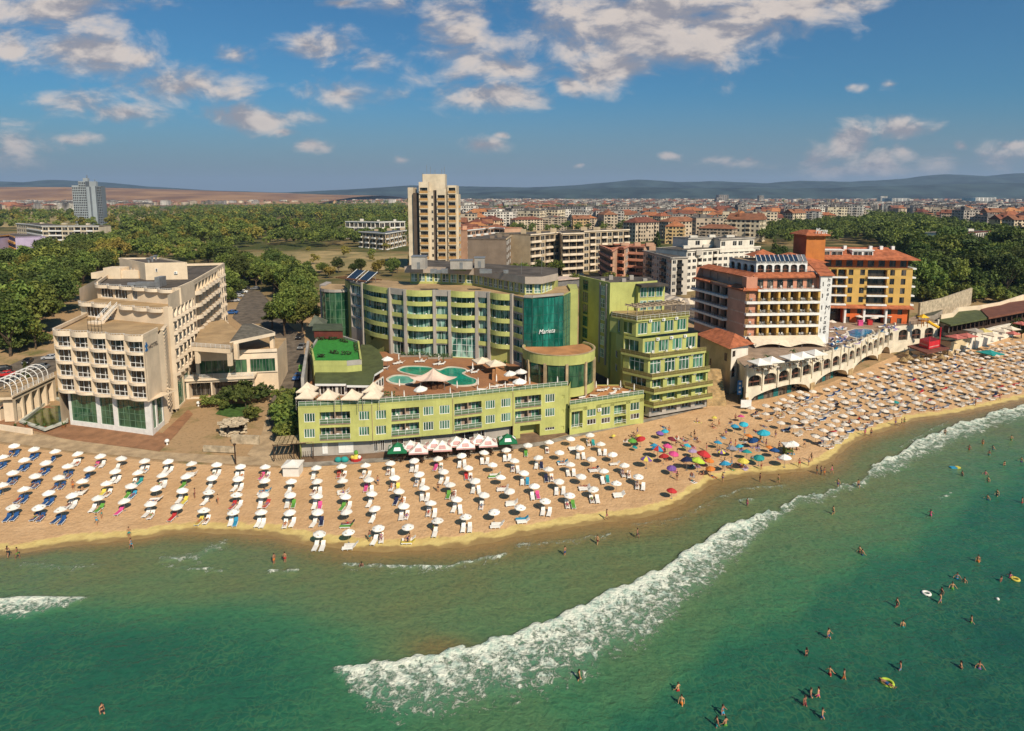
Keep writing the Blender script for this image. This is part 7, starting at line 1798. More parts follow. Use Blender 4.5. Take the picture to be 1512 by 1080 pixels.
for (yy, xx, k, s, pl) in scatter([(1352, 453), (1352, 440), (1440, 437), (1540, 440), (1540, 452), (1440, 450)], 5.5, ['bush'], 1.5, 2.3, 'under the dark grove above the stone retaining wall') + scatter([(-30, 528), (66, 516), (60, 500), (-30, 505)], 6, ['bush'], 1.0, 1.7, 'in the park by the far left street') + scatter([(338, 470), (350, 440), (366, 424), (345, 420), (334, 440)], 5, ['bush'], .8, 1.3, 'along the hotel car park'): tree(k, xx, yy, s, KN[k] + ' ' + pl, 'bushes ' + pl)
g_ = at(553, 512, 10.5); tree('column', g_.x, g_.y, .75, 'slim brown-green cypress beside the white restaurant door by the pool', None, 10.5)
g_ = at(742, 532, 10.5); tree('column', g_.x, g_.y, .9, 'slim green cypress beside the cream parasols in the pool corner', None, 10.5)
print('trees', len(TR)); NT_ = 262
for (yy, xx, k, s, pl) in TR[:NT_]: tree(k, xx, yy, s, KN[k] + ' ' + pl, 'trees: %s %s' % (KN[k], pl))
# far woods as one mass
FAR = TR[NT_:]
def far_scatter(poly, sp, kinds, a, b):
 return scatter(poly, sp, kinds, a, b, '')
FAR += far_scatter([(150, 352), (345, 372), (395, 355), (480, 349), (600, 346), (600, 312), (420, 310), (330, 318), (230, 338)], 14, ['broad', 'dark', 'dark', 'yellow', 'broad'], .6, 2.0)
FAR += far_scatter([(-40, 352), (100, 340), (230, 337), (330, 318), (420, 310), (600, 311), (600, 303), (200, 309), (100, 316), (-40, 318)], 30, ['broad', 'yellow', 'dark', 'broad'], 1.0, 1.8)
FAR += far_scatter([(345, 398), (600, 396), (600, 372), (480, 370), (345, 374)], 36, ['broad', 'yellow'], .5, .9)
FAR += far_scatter([(-42, 520), (-42, 318), (-300, 318), (-300, 520)], 13, ['broad', 'broad', 'dark', 'yellow'], .9, 1.7)
FAR += far_scatter([(1545, 446), (1545, 310), (1800, 310), (1800, 446)], 13, ['dark', 'dark', 'broad'], 1.1, 1.9)
FAR += far_scatter(GROVES[0], 17, ['dark', 'broad'], 1.2, 1.7)
FAR += far_scatter([(660, 345), (1262, 330), (1500, 345), (1500, 300), (660, 300)], 62, ['dark', 'broad'], .9, 1.4)
FAR += far_scatter([(-60, 303), (620, 302), (620, 297.5), (-60, 298)], 75, ['dark', 'broad'], 1.4, 2.2)
FAR += far_scatter([(660, 300), (1512, 300), (1512, 296), (660, 296)], 160, ['dark', 'broad'], 1.6, 2.6)
print('far trees', len(FAR))
Vs = {'broad': [], 'dark': [], 'yellow': []}; Ts = {k: [] for k in Vs}
low = {k: [crown(40 + i, 10, 4.7, 26, 7, 'broad', .95) for i in range(3)] for k in Vs}; midc = [crown(50 + i, 10, 4.7, 44, 11, 'broad', .58) for i in range(3)]
def clear_(x, y): return math.sin(x * .013 + 1.3 * math.sin(y * .006)) * math.sin(y * .009 + 1.1 * math.sin(x * .008 + 2)) > .52
FAR = [f for f in FAR if not (f[0] > 560 and f[1] < -20 and clear_(f[1], f[0]))]
for (yy, xx, k, s, pl) in FAR:
 k = k if k in Vs else 'dark'; V, tn = (midc if yy < 900 else low[k])[rnd.randrange(3)]
 if yy > 1500: V = V.reshape(-1, 4, 3)[::2].reshape(-1, 3); tn = tn.reshape(-1, 4)[::2].ravel()
 a = rnd.uniform(0, 6.28); c, sn = math.cos(a), math.sin(a); f = s * (1.12 if yy > 1500 else 1)
 Vs[k].append(np.stack([(V[:, 0] * c - V[:, 1] * sn) * f + xx, (V[:, 0] * sn + V[:, 1] * c) * f + yy, V[:, 2] * s + tz(xx, yy) - .8], 1)); Ts[k].append(np.clip(tn + rnd.uniform(-.35, .35), 0, 1))
for k, lm in (('broad', L_broad), ('dark', L_dark), ('yellow', L_yell)):
 V = np.concatenate(Vs[k]); tag(link(fastmesh('far_woods', V, np.arange(len(V)).reshape(-1, 4), lm, attrs={'tint': np.concatenate(Ts[k])}), 'far_woods'), 'mass of %s trees of the far woods' % {'broad': 'green', 'dark': 'dark green', 'yellow': 'yellowing'}[k], kind='stuff')
# haze
# ------------------------------------------------------------------ beach: umbrellas, loungers, people
ORD = ['first', 'second', 'third', 'fourth', 'fifth', 'sixth', 'seventh', 'eighth', 'ninth', 'tenth', 'eleventh', 'twelfth', 'thirteenth', 'fourteenth', 'fifteenth', 'sixteenth', 'seventeenth', 'eighteenth', 'nineteenth', 'twentieth']
ORD += ['twenty-' + o for o in ORD[:9]] + ['thirtieth'] + ['thirty-' + o for o in ORD[:9]] + ['fortieth'] + ['forty-' + o for o in ORD[:9]] + ['fiftieth'] + ['fifty-' + o for o in ORD[:9]]
def canopy_mesh(key, m1, m2=None, r=.95, n=8, rise=.42, val=.12, mark=None):
 if key in CACHE: return CACHE[key]
 m = MB(); pts = []
 for ring, (rr, zz) in enumerate(((.10, rise), (.55, rise * .62), (1.0, 0.0))):
  for i in range(n * 2):
   a = math.pi * i / n; k = 1.0 if i % 2 == 0 else (.955 if ring == 2 else .98); sag = 0 if i % 2 == 0 else (-.025 if ring else 0)
   pts.append((r * rr * k * math.cos(a), r * rr * k * math.sin(a), zz + sag))
 N = n * 2; fs = []; mi = []
 for ring in range(2):
  for i in range(N): fs.append((ring * N + (i + 1) % N, ring * N + i, (ring + 1) * N + i, (ring + 1) * N + (i + 1) % N)); mi.append(((i // 2) % 2) if m2 else 0)
 b = len(m.v); m.v += pts; m.f += [tuple(b + i for i in f[::-1]) for f in fs]; m.m += mi
 for i in range(N):
  p, q_ = pts[2 * N + i], pts[2 * N + (i + 1) % N]; m.add([p, q_, (q_[0], q_[1], q_[2] - val), (p[0], p[1], p[2] - val)], [(3, 2, 1, 0)], ((i // 2) % 2) if m2 else 0)
 m.tube((0, 0, rise - .04), (0, 0, rise + .12), r * .11, .01, 8, 0)
 if mark:
  for i in range(0, N, 4):
   a = math.pi * (i + .5) / n; c = Vector((r * .72 * math.cos(a), r * .72 * math.sin(a), rise * .40)); t = Vector((-math.sin(a), math.cos(a), 0)); o_ = Vector((math.cos(a) * .92, math.sin(a) * .92, -.42))
   m.poly([c - t * .13 - o_ * .09, c - t * .13 + o_ * .09, c + t * .13 + o_ * .09, c + t * .13 - o_ * .09], 2 if m2 else 1)
 me = m.mesh('canopy', [m1] + ([m2] if m2 else []) + ([mark] if mark else [])); CACHE[key] = me; return me
def pole_mesh(h, mt=None):
 k = ('pole', round(h, 2))
 if k not in CACHE: m = MB(); m.tube((0, 0, -.2), (0, 0, h), .028, n=5); m.tube((0, 0, -.05), (0, 0, .07), .16, n=8); CACHE[k] = m.mesh('pole', [mt or steel])
 return CACHE[k]
def kid(parent, me, name, loc=(0, 0, 0), rz=0.0, rot=None):
 o = bpy.data.objects.new(name, me); COL.objects.link(o); o.parent = parent; o.location = loc; o.rotation_euler = rot or (0, 0, rz); return o
def umbrella(p, can, label, group, h=1.72, sc_=1.0, tilt=None, cat='umbrella', name='beach_umbrella'):
 t = thing(name, label, cat, p, group, rnd.uniform(0, 6.28)); t.scale = (sc_,) * 3
 kid(t, pole_mesh(h + .3), 'pole'); kid(t, can, 'canopy', (0, 0, h), 0, (tilt or rnd.uniform(-.11, .11), rnd.uniform(-.11, .11), 0)); return t
can_w = canopy_mesh('cw', canvas, mark=None); can_w2 = canopy_mesh('cw2', canvas, mark=mat('faded_logo', (.36, .31, .24), .8)); can_small = canopy_mesh('cs', mat('greyed_canvas', (.63, .55, .46), .85, .1, .8), r=.95, rise=.36)
def bed_mesh(col, key):
 k = 'bed' + key
 if k in CACHE: return CACHE[k]
 m = MB(); L, Wd = 1.85, .62
 for sx in (-1, 1): m.bx(sx * Wd / 2 - .04, sx * Wd / 2 + .04, -L * .55, L * .30, .22, .30, 0)
 for y in (-.85, -.2, .45):
  for sx in (-.26, .26): m.tube((sx, y, 0), (sx, y, .25), .035, n=4)
 for i in range(8): m.bx(-Wd / 2, Wd / 2, -L * .55 + i * .19, -L * .55 + i * .19 + .13, .27, .31, 0)
 m.add([(-.28, -1.0, .315), (.28, -1.0, .315), (.28, .5, .315), (-.28, .5, .315), (-.28, -1.0, .37), (.28, -1.0, .37), (.28, .5, .37), (-.28, .5, .37)], [(4, 5, 6, 7), (0, 1, 5, 4), (1, 2, 6, 5), (3, 0, 4, 7)], 1)
 m.add([(-.3, .5, .31), (.3, .5, .31), (.3, 1.0, .72), (-.3, 1.0, .72), (-.3, .47, .37), (.3, .47, .37), (.3, .97, .78), (-.3, .97, .78)], [(4, 5, 6, 7), (3, 2, 1, 0), (0, 1, 5, 4), (1, 2, 6, 5), (2, 3, 7, 6), (3, 0, 4, 7)], 1)
 me = m.mesh('sun_lounger', [frame_w, col]); CACHE[k] = me; return me
FAB = {'white': canvas, 'beige': mat('beige_cloth', (.52, .43, .33), .85, .1), 'blue': mat('blue_cloth', (.012, .065, .20), .8, .15), 'navy': mat('navy_cloth', (.015, .02, .06), .8, .15), 'red': mat('red_cloth', (.45, .03, .03), .8, .1), 'pink': mat('pink_cloth', (.60, .07, .22), .8, .1), 'teal': mat('teal_cloth', (.02, .26, .24), .8, .12), 'green': mat('green_cloth', (.10, .28, .04), .8, .1),
 'yellow': mat('yellow_cloth', (.62, .50, .08), .8, .1), 'orange': mat('orange_cloth', (.60, .18, .03), .8, .1), 'purple': mat('purple_cloth', (.17, .08, .28), .8, .1), 'lilac': mat('lilac_cloth', (.38, .28, .44), .8, .1), 'sky': mat('sky_cloth', (.03, .26, .42), .8, .1), 'lime': mat('lime_cloth', (.40, .52, .05), .8, .1), 'dark': mat('dark_cloth', (.02, .02, .025), .8, .1), 'cyan': mat('cyan_cloth', (.03, .36, .46), .8, .1), 'grey': mat('grey_cloth', (.25, .24, .26), .8, .1), 'maroon': mat('maroon_cloth', (.16, .02, .03), .8, .1)}
BEDS = []        # (distance, p, rz, colour, label, group)
SEATS = []       # where people can lie
def zA_(l): return [(x / 3.6, 630 + y / 3.6) for x, y in l]
def zB_(l): return [(380 + x / 3.6, 620 + y / 3.6) for x, y in l]
def zC_(l): return [(760 + x / 3.6, 590 + y / 3.6) for x, y in l]
LEFT = [zA_([(75, 100), (180, 118), (293, 130), (412, 143), (533, 155), (645, 167), (768, 180), (893, 183), (1018, 195), (1152, 200), (1278, 210), (1410, 212)]) + zB_([(313, 253), (447, 245), (575, 240), (707, 228), (833, 215), (960, 205), (1085, 188), (1205, 172), (1323, 158), (1438, 133)]) + zC_([(183, 225), (297, 207), (400, 187)]),
  zA_([(15, 160), (128, 175), (243, 190), (360, 208), (475, 222), (612, 235), (733, 243), (863, 255), (990, 262), (1128, 270), (1267, 275), (1407, 285)]) + zB_([(180, 325), (317, 325), (453, 322), (592, 315), (730, 305), (860, 287), (990, 273), (1120, 253), (1250, 237), (1367, 215)]) + zC_([(125, 307), (238, 280), (347, 255), (457, 235)]),
  zA_([(68, 243), (187, 260), (313, 268), (438, 288), (566, 300), (697, 313), (830, 325), (970, 337), (1110, 345), (1257, 360), (1400, 360)]) + zB_([(175, 397), (318, 403), (468, 405), (608, 390), (753, 377), (887, 360), (1025, 343), (1157, 322), (1293, 303), (1417, 280)]) + zC_([(180, 368), (295, 343), (408, 315), (520, 290)]),
  zA_([(12, 308), (127, 330), (258, 350), (384, 363), (521, 377), (660, 393), (800, 408), (940, 423), (1083, 442), (1240, 452), (1388, 452)]) + zB_([(172, 490), (320, 487), (473, 487), (623, 470), (778, 455), (922, 440), (1060, 420), (1205, 397), (1340, 377), (1473, 350)]) + zC_([(235, 433), (353, 407), (473, 378), (583, 348)]),
  zA_([(68, 425), (205, 427), (322, 438)]) + zB_([(330, 603), (484, 595), (643, 573), (800, 567), (957, 533), (1107, 513), (1258, 487), (1397, 463)]) + zC_([(162, 537), (292, 507), (417, 475), (540, 443), (657, 408)])]
ROWN = ['row nearest the promenade', 'second row from the promenade', 'middle row', 'fourth row from the promenade', 'row nearest the water']
nU = 0
for r, row in enumerate(LEFT):
 for i, (px, py) in enumerate(row):
  g_ = ground(px, py, 1.8); g_.z = tz(g_.x, g_.y) + .03
  blue = px < 100 or (px < 160 and r == 1)
  front = r == 4 or (290 < px < 320 and r == 3) or (r >= 2 and 300 < px < 352)
  umbrella(g_, can_w2 if front else can_w, 'white beach umbrella, %s from left in the %s' % (ORD[i], ROWN[r]), 'white umbrellas of the left beach field', sc_=.98); nU += 1
  az_ = math.atan2(g_.x + 12, g_.y) * .55
  cols = ['blue', 'blue'] if blue else [rnd.choice(['white'] * 24 + ['red', 'navy', 'teal', 'green', 'pink', 'yellow', 'sky']) for _ in range(2)]
  side = rnd.random() < .25 and not blue
  for s in (0, 1):
   if side: off = Vector((.45 + rnd.uniform(-.2, .2), -.85 - .75 * s, 0)); rz = -1.45 + rnd.uniform(-.1, .1)
   else: off = Vector(((-.48, .48)[s] + rnd.uniform(-.12, .12) + .12, -.75 + rnd.uniform(-.3, .3), 0)); rz = rnd.uniform(-.16, .16) - az_ * .6
   p = g_ + off; p.z = tz(p.x, p.y) + .03
   if s == 1 and rnd.random() < .12: continue
   lab = '%s lounger, %s one below the %s umbrella from left, %s' % (cols[s], ('left', 'right')[s] if not side else ('far', 'near')[s], ORD[i], ROWN[r])
   BEDS.append((p.y, p, rz, cols[s], lab, 'sun loungers of the left beach field'))
# dense field on the right
DENSE = [(1094, 612), (1102, 606), (1222, 578), (1300, 548), (1388, 520), (1402, 513), (1440, 521), (1530, 503), (1540, 578), (1440, 600), (1375, 613), (1330, 624), (1280, 641), (1248, 653), (1216, 664), (1168, 650), (1128, 627)]
dense = []
for k in range(16):
 d = 4.0 + 4.2 * k; xx = 40.0; st = 4.0
 row = []
 while xx < 235:
  yy = float(np.interp(xx, SX, SY)) + d / .93 + rnd.uniform(-.45, .45); x2 = xx + rnd.uniform(-.5, .5) + (k % 2) * 1.8; zz = tz(x2, yy)
  p = proj(x2, yy, zz)
  if inpoly(p[0], p[1] , DENSE): row.append((x2, yy, zz + .03))
  sl = (np.interp(xx + 2, SX, SY) - np.interp(xx - 2, SX, SY)) / 4; xx += st / math.sqrt(1 + sl * sl)
 if row: dense.append(row)
nd = sum(len(r) for r in dense); print('left', nU, 'dense', nd)
stuffU = []
flat = [(y, x, z, k, i) for k, row in enumerate(dense) for i, (x, y, z) in enumerate(row)]; flat.sort()
for n_, (y, x, z, k, i) in enumerate(flat):
 p = Vector((x, y, z))
 if nU < 248: umbrella(p, can_small, 'greyish umbrella of the right field, %s from left, %s row from the sea' % (ORD[i], ORD[k]), 'white umbrellas of the crowded right field', sc_=rnd.uniform(.90, 1.02)); nU += 1
 else: stuffU.append(p)
 for s in (0, 1):
  if rnd.random() < .12: continue
  q_ = p + Vector((1.0 + rnd.uniform(-.2, .2), (-.75, .15)[s] + rnd.uniform(-.15, .15), 0)); q_.z = tz(q_.x, q_.y) + .03
  c = rnd.choice(['beige'] * 9 + ['navy', 'grey', 'grey', 'red', 'dark', 'blue'])
  BEDS.append((q_.y, q_, -1.25 + rnd.uniform(-.3, .3), c, '%s lounger %s the %s right-field umbrella from left, %s row from the sea' % (c, ('before', 'beside')[s], ORD[i], ORD[k]), 'sun loungers of the crowded right field'))
def merged(name, insts, label):
 "many copies of small meshes as one mass: (mesh, place, turn, scale)"
 V = []; F_ = []; M_ = []; mats = []; b = 0
 for me, p, rz, s in insts:
  co = np.zeros(len(me.vertices) * 3, np.float32); me.vertices.foreach_get('co', co); co = co.reshape(-1, 3) * s; c, sn = math.cos(rz), math.sin(rz)
  V.append(np.stack([co[:, 0] * c - co[:, 1] * sn + p[0], co[:, 0] * sn + co[:, 1] * c + p[1], co[:, 2] + p[2]], 1))
  idx = []
  for m_ in me.materials:
   if m_ not in mats: mats.append(m_)
   idx.append(mats.index(m_))
  for pl in me.polygons: F_.append(tuple(b + v for v in pl.vertices)); M_.append(idx[pl.material_index])
  b += len(co)
 me = bpy.data.meshes.new(name); me.from_pydata([tuple(v) for v in np.concatenate(V)], [], F_)
 for m_ in mats: me.materials.append(m_)
 me.polygons.foreach_set('material_index', M_); me.update(); return tag(link(me, name), label, kind='stuff')
if stuffU: merged('far_umbrellas', [(can_small, p + Vector((0, 0, 1.55)), rnd.uniform(0, 6), .9) for p in stuffU] + [(pole_mesh(2.02), p, 0, .9) for p in stuffU], 'farthest white umbrellas of the crowded right field, below the red bar')
# coloured parasols of the free beach
CU = [(657, 185, 'yellow', .8), (668, 213, 'red', 1.15), (625, 217, 'green', 1.0), (772, 175, 'purple', .95), (798, 163, 'cyan', .9), (742, 241, 'sky', .95), (835, 208, 'maroon', 1.0), (812, 250, 'pink', 1.1), (760, 278, 'red', 1.45), (792, 303, 'red', 1.1), (845, 290, 'pink', 1.1), (700, 325, 'purple', 1.3), (945, 272, 'lilac', 1.0), (1005, 307, 'red', 1.5), (1035, 322, 'orange', 1.0), (915, 335, 'navy', 1.4), (973, 343, 'lime', 1.5), (1117, 348, 'sky', 1.2), (1080, 225, 'sky', .95), (1193, 245, 'cyan', .95),
 (1100, 270, 'purple', .9), (1155, 270, 'grey', 1.3), (1233, 280, 'teal', 1.1), (1267, 222, 'blue', 1.15), (1322, 193, 'cyan', 1.5), (1245, 188, 'orange', .9), (1217, 133, 'cyan', 1.1), (1170, 140, 'sky', 1.0), (1203, 85, 'pink', .9), (1380, 272, 'blue', 1.1), (1298, 313, 'teal', 1.15), (1215, 332, 'yellow', 1.2), (1435, 320, 'white', 1.35), (833, 362, 'purple', 1.0), (1040, 365, 'orange', 1.0), (1355, 245, 'orange', .8), (835, 482, 'red', 1.0), (640, 236, 'teal', .6), (918, 240, 'cyan', .9), (1062, 84, 'yellow', .7), (1480, 245, 'white', 1.3), (525, 172, 'yellow', .5)]
zDc = [(828, 482, 'teal', 1.0), (20, 603, 'cyan', .8), (125, 662, 'cyan', 1.2), (70, 693, 'blue', 1.0), (40, 750, 'teal', .9), (100, 780, 'teal', 1.1), (182, 740, 'blue', 1.0), (793, 455, 'yellow', .6)]
CUP = [(760 + a / 3.6, 590 + b / 3.6, c, s) for a, b, c, s in CU] + [(1092 + a / 3.6, 460 + b / 3.6, c, s) for a, b, c, s in zDc if c in ('teal',) and a > 500]
for i, (px, py, c, s) in enumerate(CUP):
 g_ = ground(px, py, 1.55); g_.z = tz(g_.x, g_.y) + .03
 can = canopy_mesh('cc' + c + str(i % 3), FAB[c], FAB[rnd.choice(['white', 'yellow', 'sky'])] if i % 3 == 2 and c in ('red', 'purple', 'maroon', 'pink', 'sky') else None, rise=.46)
 near = min(((a - px) ** 2 + (b - py) ** 2, cc) for j, (a, b, cc, _) in enumerate(CUP) if j != i)[1]
 umbrella(g_, can, '%s %s parasol on the free beach, beside a %s one, %s' % ('large' if s > 1.2 else 'small' if s < .9 else 'middling', c + (' striped' if i % 3 == 2 and c in ('red', 'purple', 'maroon', 'pink', 'sky') else ''), near, 'left part' if px < 975 else 'middle part' if px < 1080 else 'right part'), 'coloured parasols of the free beach', h=1.55, sc_=s * .92, tilt=rnd.uniform(-.3, .3))
# ------------------------------------------------------------------ people
skin = mat('tanned_skin', (.40, .195, .105), .6, .1, 3, objvar=.3, spec=.3); hair_d = mat('dark_hair', (.025, .016, .01), .7, .2, 8, objvar=.5)
def body_mesh(key, J, suit, top=False):
 k = ('body', key, suit.name, top)
 if k in CACHE: return CACHE[k]
 names = list(J); idx = {n: i for i, n in enumerate(names)}
 E = [('pelvis', 'waist'), ('waist', 'chest'), ('chest', 'neck'), ('neck', 'head'), ('head', 'crown'), ('head', 'nose')]
 for s in 'lr':
  E += [('chest', 'sh' + s), ('sh' + s, 'el' + s), ('el' + s, 'wr' + s), ('wr' + s, 'pa' + s), ('pelvis', 'hp' + s), ('hp' + s, 'kn' + s), ('kn' + s, 'an' + s), ('an' + s, 'to' + s)]
  E += [('pa' + s, 'f%d%s' % (f, s)) for f in range(5)]
 RAD = {'pelvis': .135, 'waist': .115, 'chest': .14, 'neck': .055, 'head': .088, 'crown': .075, 'nose': .025, 'sh': .062, 'el': .042, 'wr': .03, 'pa': .03, 'hp': .10, 'kn': .06, 'an': .042, 'to': .032}
 me = bpy.data.meshes.new('person'); me.from_pydata([J[n] for n in names], [(idx[a], idx[b]) for a, b in E], []); o = bpy.data.objects.new('person', me); COL.objects.link(o)
 md = o.modifiers.new('skin', 'SKIN'); md.use_smooth_shade = True; sb = o.modifiers.new('sub', 'SUBSURF'); sb.levels = 1; sb.render_levels = 1
 for n in names:
  r = RAD.get(n) or RAD.get(n[:-1]) or .009; me.skin_vertices[0].data[idx[n]].radius = (r, r * (.72 if n in ('chest', 'waist', 'pelvis') else 1))
 me.skin_vertices[0].data[idx['pelvis']].use_root = True
 bpy.context.view_layer.update(); out = bpy.data.meshes.new_from_object(o.evaluated_get(bpy.context.evaluated_depsgraph_get())); bpy.data.objects.remove(o)
 out.name = 'person'; out.materials.clear(); out.materials.append(skin); out.materials.append(suit)
 pv, ch = Vector(J['pelvis']), Vector(J['chest']); hl, hr = Vector(J['hpl']), Vector(J['hpr']); kl, kr = Vector(J['knl']), Vector(J['knr']); up = (ch - pv).normalized()
 for pl in out.polygons:
  c = pl.center; a = (c - pv).dot(up)
  if -.16 < a < .10 and (c - pv - up * a).length < .22: pl.material_index = 1
  for h_, k_ in ((hl, kl), (hr, kr)):
   ax = (k_ - h_); L = ax.length; t = (c - h_).dot(ax / L)
   if -.02 < t < L * .38 and (c - h_ - ax / L * t).length < .16 and not top: pl.material_index = 1
  if top and abs((c - ch).dot(up) + .02) < .075 and (c - ch).length < .2: pl.material_index = 1
 CACHE[k] = out; return out
def pose(kind):
 J = {}
 if kind in ('stand', 'walk', 'wade'):
  J.update(pelvis=(0, 0, .93), waist=(0, .01, 1.10), chest=(0, .0, 1.32), neck=(0, 0, 1.49), head=(0, -.02, 1.61), crown=(0, -.01, 1.69), nose=(0, -.11, 1.60)); st = .0 if kind == 'stand' else .22
  for s, d in (('l', 1), ('r', -1)):
   f = st * d
   J.update({'sh' + s: (.17 * d, 0, 1.41), 'el' + s: (.24 * d, .06 + f * .4, 1.14), 'wr' + s: (.25 * d, -.03 + f * .5, .92), 'hp' + s: (.095 * d, 0, .88), 'kn' + s: (.105 * d, -.03 - f * .8, .49), 'an' + s: (.11 * d, .03 - f * 1.1, .09 + (.06 if f < 0 else 0)), 'to' + s: (.12 * d, -.13 - f * 1.1, .035)})
   if kind == 'wade': J.update({'el' + s: (.33 * d, .0, 1.18), 'wr' + s: (.42 * d, -.14, 1.06)})
 elif kind == 'sit':
  J.update(pelvis=(0, 0, .16), waist=(0, .06, .33), chest=(0, .12, .55), neck=(0, .13, .72), head=(0, .09, .84), crown=(0, .10, .92), nose=(0, 0, .83))
  for s, d in (('l', 1), ('r', -1)): J.update({'sh' + s: (.17 * d, .12, .64), 'el' + s: (.27 * d, .26, .40), 'wr' + s: (.25 * d, .20, .14), 'hp' + s: (.095 * d, -.05, .14), 'kn' + s: (.15 * d, -.44, .38), 'an' + s: (.13 * d, -.62, .07), 'to' + s: (.14 * d, -.78, .05)})
 else:
  b = .10; J.update(pelvis=(0, 0, b + .03), waist=(0, .17, b + .04), chest=(0, .38, b + .05), neck=(0, .55, b + .05), head=(0, .67, b + .07), crown=(0, .75, b + .07), nose=(0, .66, b + .17))
  for s, d in (('l', 1), ('r', -1)): J.update({'sh' + s: (.17 * d, .46, b + .03), 'el' + s: (.30 * d, .22, b - .01), 'wr' + s: (.26 * d, -.02, b - .03), 'hp' + s: (.095 * d, -.06, b + .02), 'kn' + s: (.12 * d, -.47, b + (.16 if kind == 'lie_bent' and d > 0 else .03)), 'an' + s: (.14 * d, -.86, b - .02), 'to' + s: (.17 * d, -.93, b + .10)})
 for s, d in (('l', 1), ('r', -1)):
  w_, e = Vector(J['wr' + s]), Vector(J['el' + s]); f = (w_ - e).normalized(); J['pa' + s] = tuple(w_ + f * .07); x = f.orthogonal().normalized(); y = f.cross(x)
  for k in range(4): J['f%d%s' % (k, s)] = tuple(w_ + f * (.15 - .01 * abs(k - 1.3)) + x * (.017 * (k - 1.5)) + y * .012)
  J['f4' + s] = tuple(w_ + f * .10 + x * .05)
 return J
POSES = {k: pose(k) for k in ('stand', 'walk', 'wade', 'sit', 'lie', 'lie_bent')}
def hair_mesh(kind, long_):
 k = ('hair', kind, long_)
 if k not in CACHE:
  J = POSES[kind]; h_, c_ = Vector(J['head']), Vector(J['crown']); up = (c_ - h_).normalized(); n_ = (Vector(J['nose']) - h_).normalized(); m = MB(); q_ = h_ + up * .045 - n_ * .018; m.ball(q_, .102, .102, .102, 0, 8, 6)
  if long_: m.tube(q_ - n_ * .05, q_ - n_ * .10 - up * .26, .075, .05, 6)
  CACHE[k] = m.mesh('hair', [hair_d])
 return CACHE[k]
nP = 0
def person(p, kind, rz, suit, woman, label, group=None, s=1.0, rot=None):
 global nP
 o = link(body_mesh(kind, POSES[kind], FAB[suit], woman), 'person', None, p, rz); tag(o, label, 'person', group); o.scale = (s, s, s)
 if rot: o.rotation_euler = rot
 kid(o, hair_mesh(kind, woman), 'hair'); nP += 1; return o
SUITS = ['navy', 'red', 'dark', 'blue', 'teal', 'pink', 'orange', 'purple', 'dark', 'green', 'maroon', 'sky']
# bathers in the sea: picture point of the water line, depth of immersion
SEA = [(1230, 760, .35), (1374, 762, .7), (1269, 816, .8), (1273, 820, .85), (1395, 643, .3), (1431, 664, .8), (1451, 656, .7), (1466, 664, .9), (1460.5, 673, .7), (1493, 651, .6), (1483, 687, 1.0), (1508, 682, .9), (1420.5, 703, .8), (1455, 701, 1.0), (1459, 711, .9), (1458, 738, .9), (1472, 733, .6), (1509, 743, .8), (1444, 830, .75), (1413, 856, .8), (1424, 861, 1.0), (1406, 870, .8), (1390, 880, .6), (1388, 890, .5), (1478, 859, 1.0), (1491, 854, .9), (1324, 897, .5),
 (1223, 943, .5), (1190.5, 968, .85), (1225, 997, .75), (1246, 1003, .6), (1329, 990, .7), (1333, 926, .9), (1434, 919, .9), (1418.5, 987, .9), (1446, 987, .95), (1197, 1030, .7), (1208, 1030, .6), (1188, 1043, .6), (1214, 1061, .65), (855, 1005, .5), (1001, 1020, .85), (1006, 1042, .6), (1067, 1055, .7), (1058, 1074, .6), (1071, 1072, .8), (151, 1055, .55), (1237, 720, .15), (1267, 721, .2), (1228, 700, .05)]
for i, (px, py, im) in enumerate(SEA):
 p = at(px, py, 0); p.z = -im; su = SUITS[(i * 5) % 12]; wm = i % 3 == 1
 zone = ('near the left bottom corner' if px < 400 else 'below the big breaker' if px < 1120 else 'low in the green water' if py > 900 else 'in the right-hand water' if py > 800 else 'behind the right-hand wave')
 dp = 'chest-deep' if im > .8 else 'waist-deep' if im > .45 else 'knee-deep'
 nb_ = min(((a - px) ** 2 + (b - py) ** 2, j) for j, (a, b, _) in enumerate(SEA) if j != i)
 rel = 'in a close pair' if nb_[0] < 350 else ('with others nearby' if nb_[0] < 2500 else 'on their own')
 person(p, 'wade' if i % 2 else 'walk', rnd.uniform(0, 6.28), su, wm, '%s bather in %s swimwear %s, %s' % (dp, su, zone, rel), 'bathers %s: %s %s %s' % (zone, dp, su, rel), 1.04)
SHORE = [(12, 824, 'walk'), (26, 826, 'walk'), (191, 795, 'stand'), (194, 812, 'walk'), (405, 835, 'stand'), (421, 833, 'stand'), (534, 839, 'sit'), (834, 824, 'stand'), (882, 807, 'walk'), (896, 768, 'walk'), (941, 797, 'walk'), (1067, 712, 'stand'), (1122, 713, 'stand'), (1149, 715, 'walk'), (1206, 701, 'stand'), (1212, 702, 'stand'), (1217, 704, 'stand'), (1180, 690, 'walk'), (1198, 682, 'walk'), (1194, 688, 'stand'), (1124, 694, 'stand'), (1277, 644, 'stand'), (1286, 645, 'walk'), (1322, 629, 'stand'), (1331, 630, 'walk'), (1335, 628, 'stand'), (150, 766, 'stand'), (143, 776, 'walk'), (108, 723, 'stand'), (322, 745, 'stand'), (647, 727, 'stand'), (558, 717, 'stand'), (288, 736, 'stand'), (1103, 752, 'stand'), (1379, 608, 'stand'), (1476, 592, 'walk'), (1440, 600, 'stand'), (640, 786, 'stand'), (546, 800, 'stand')]
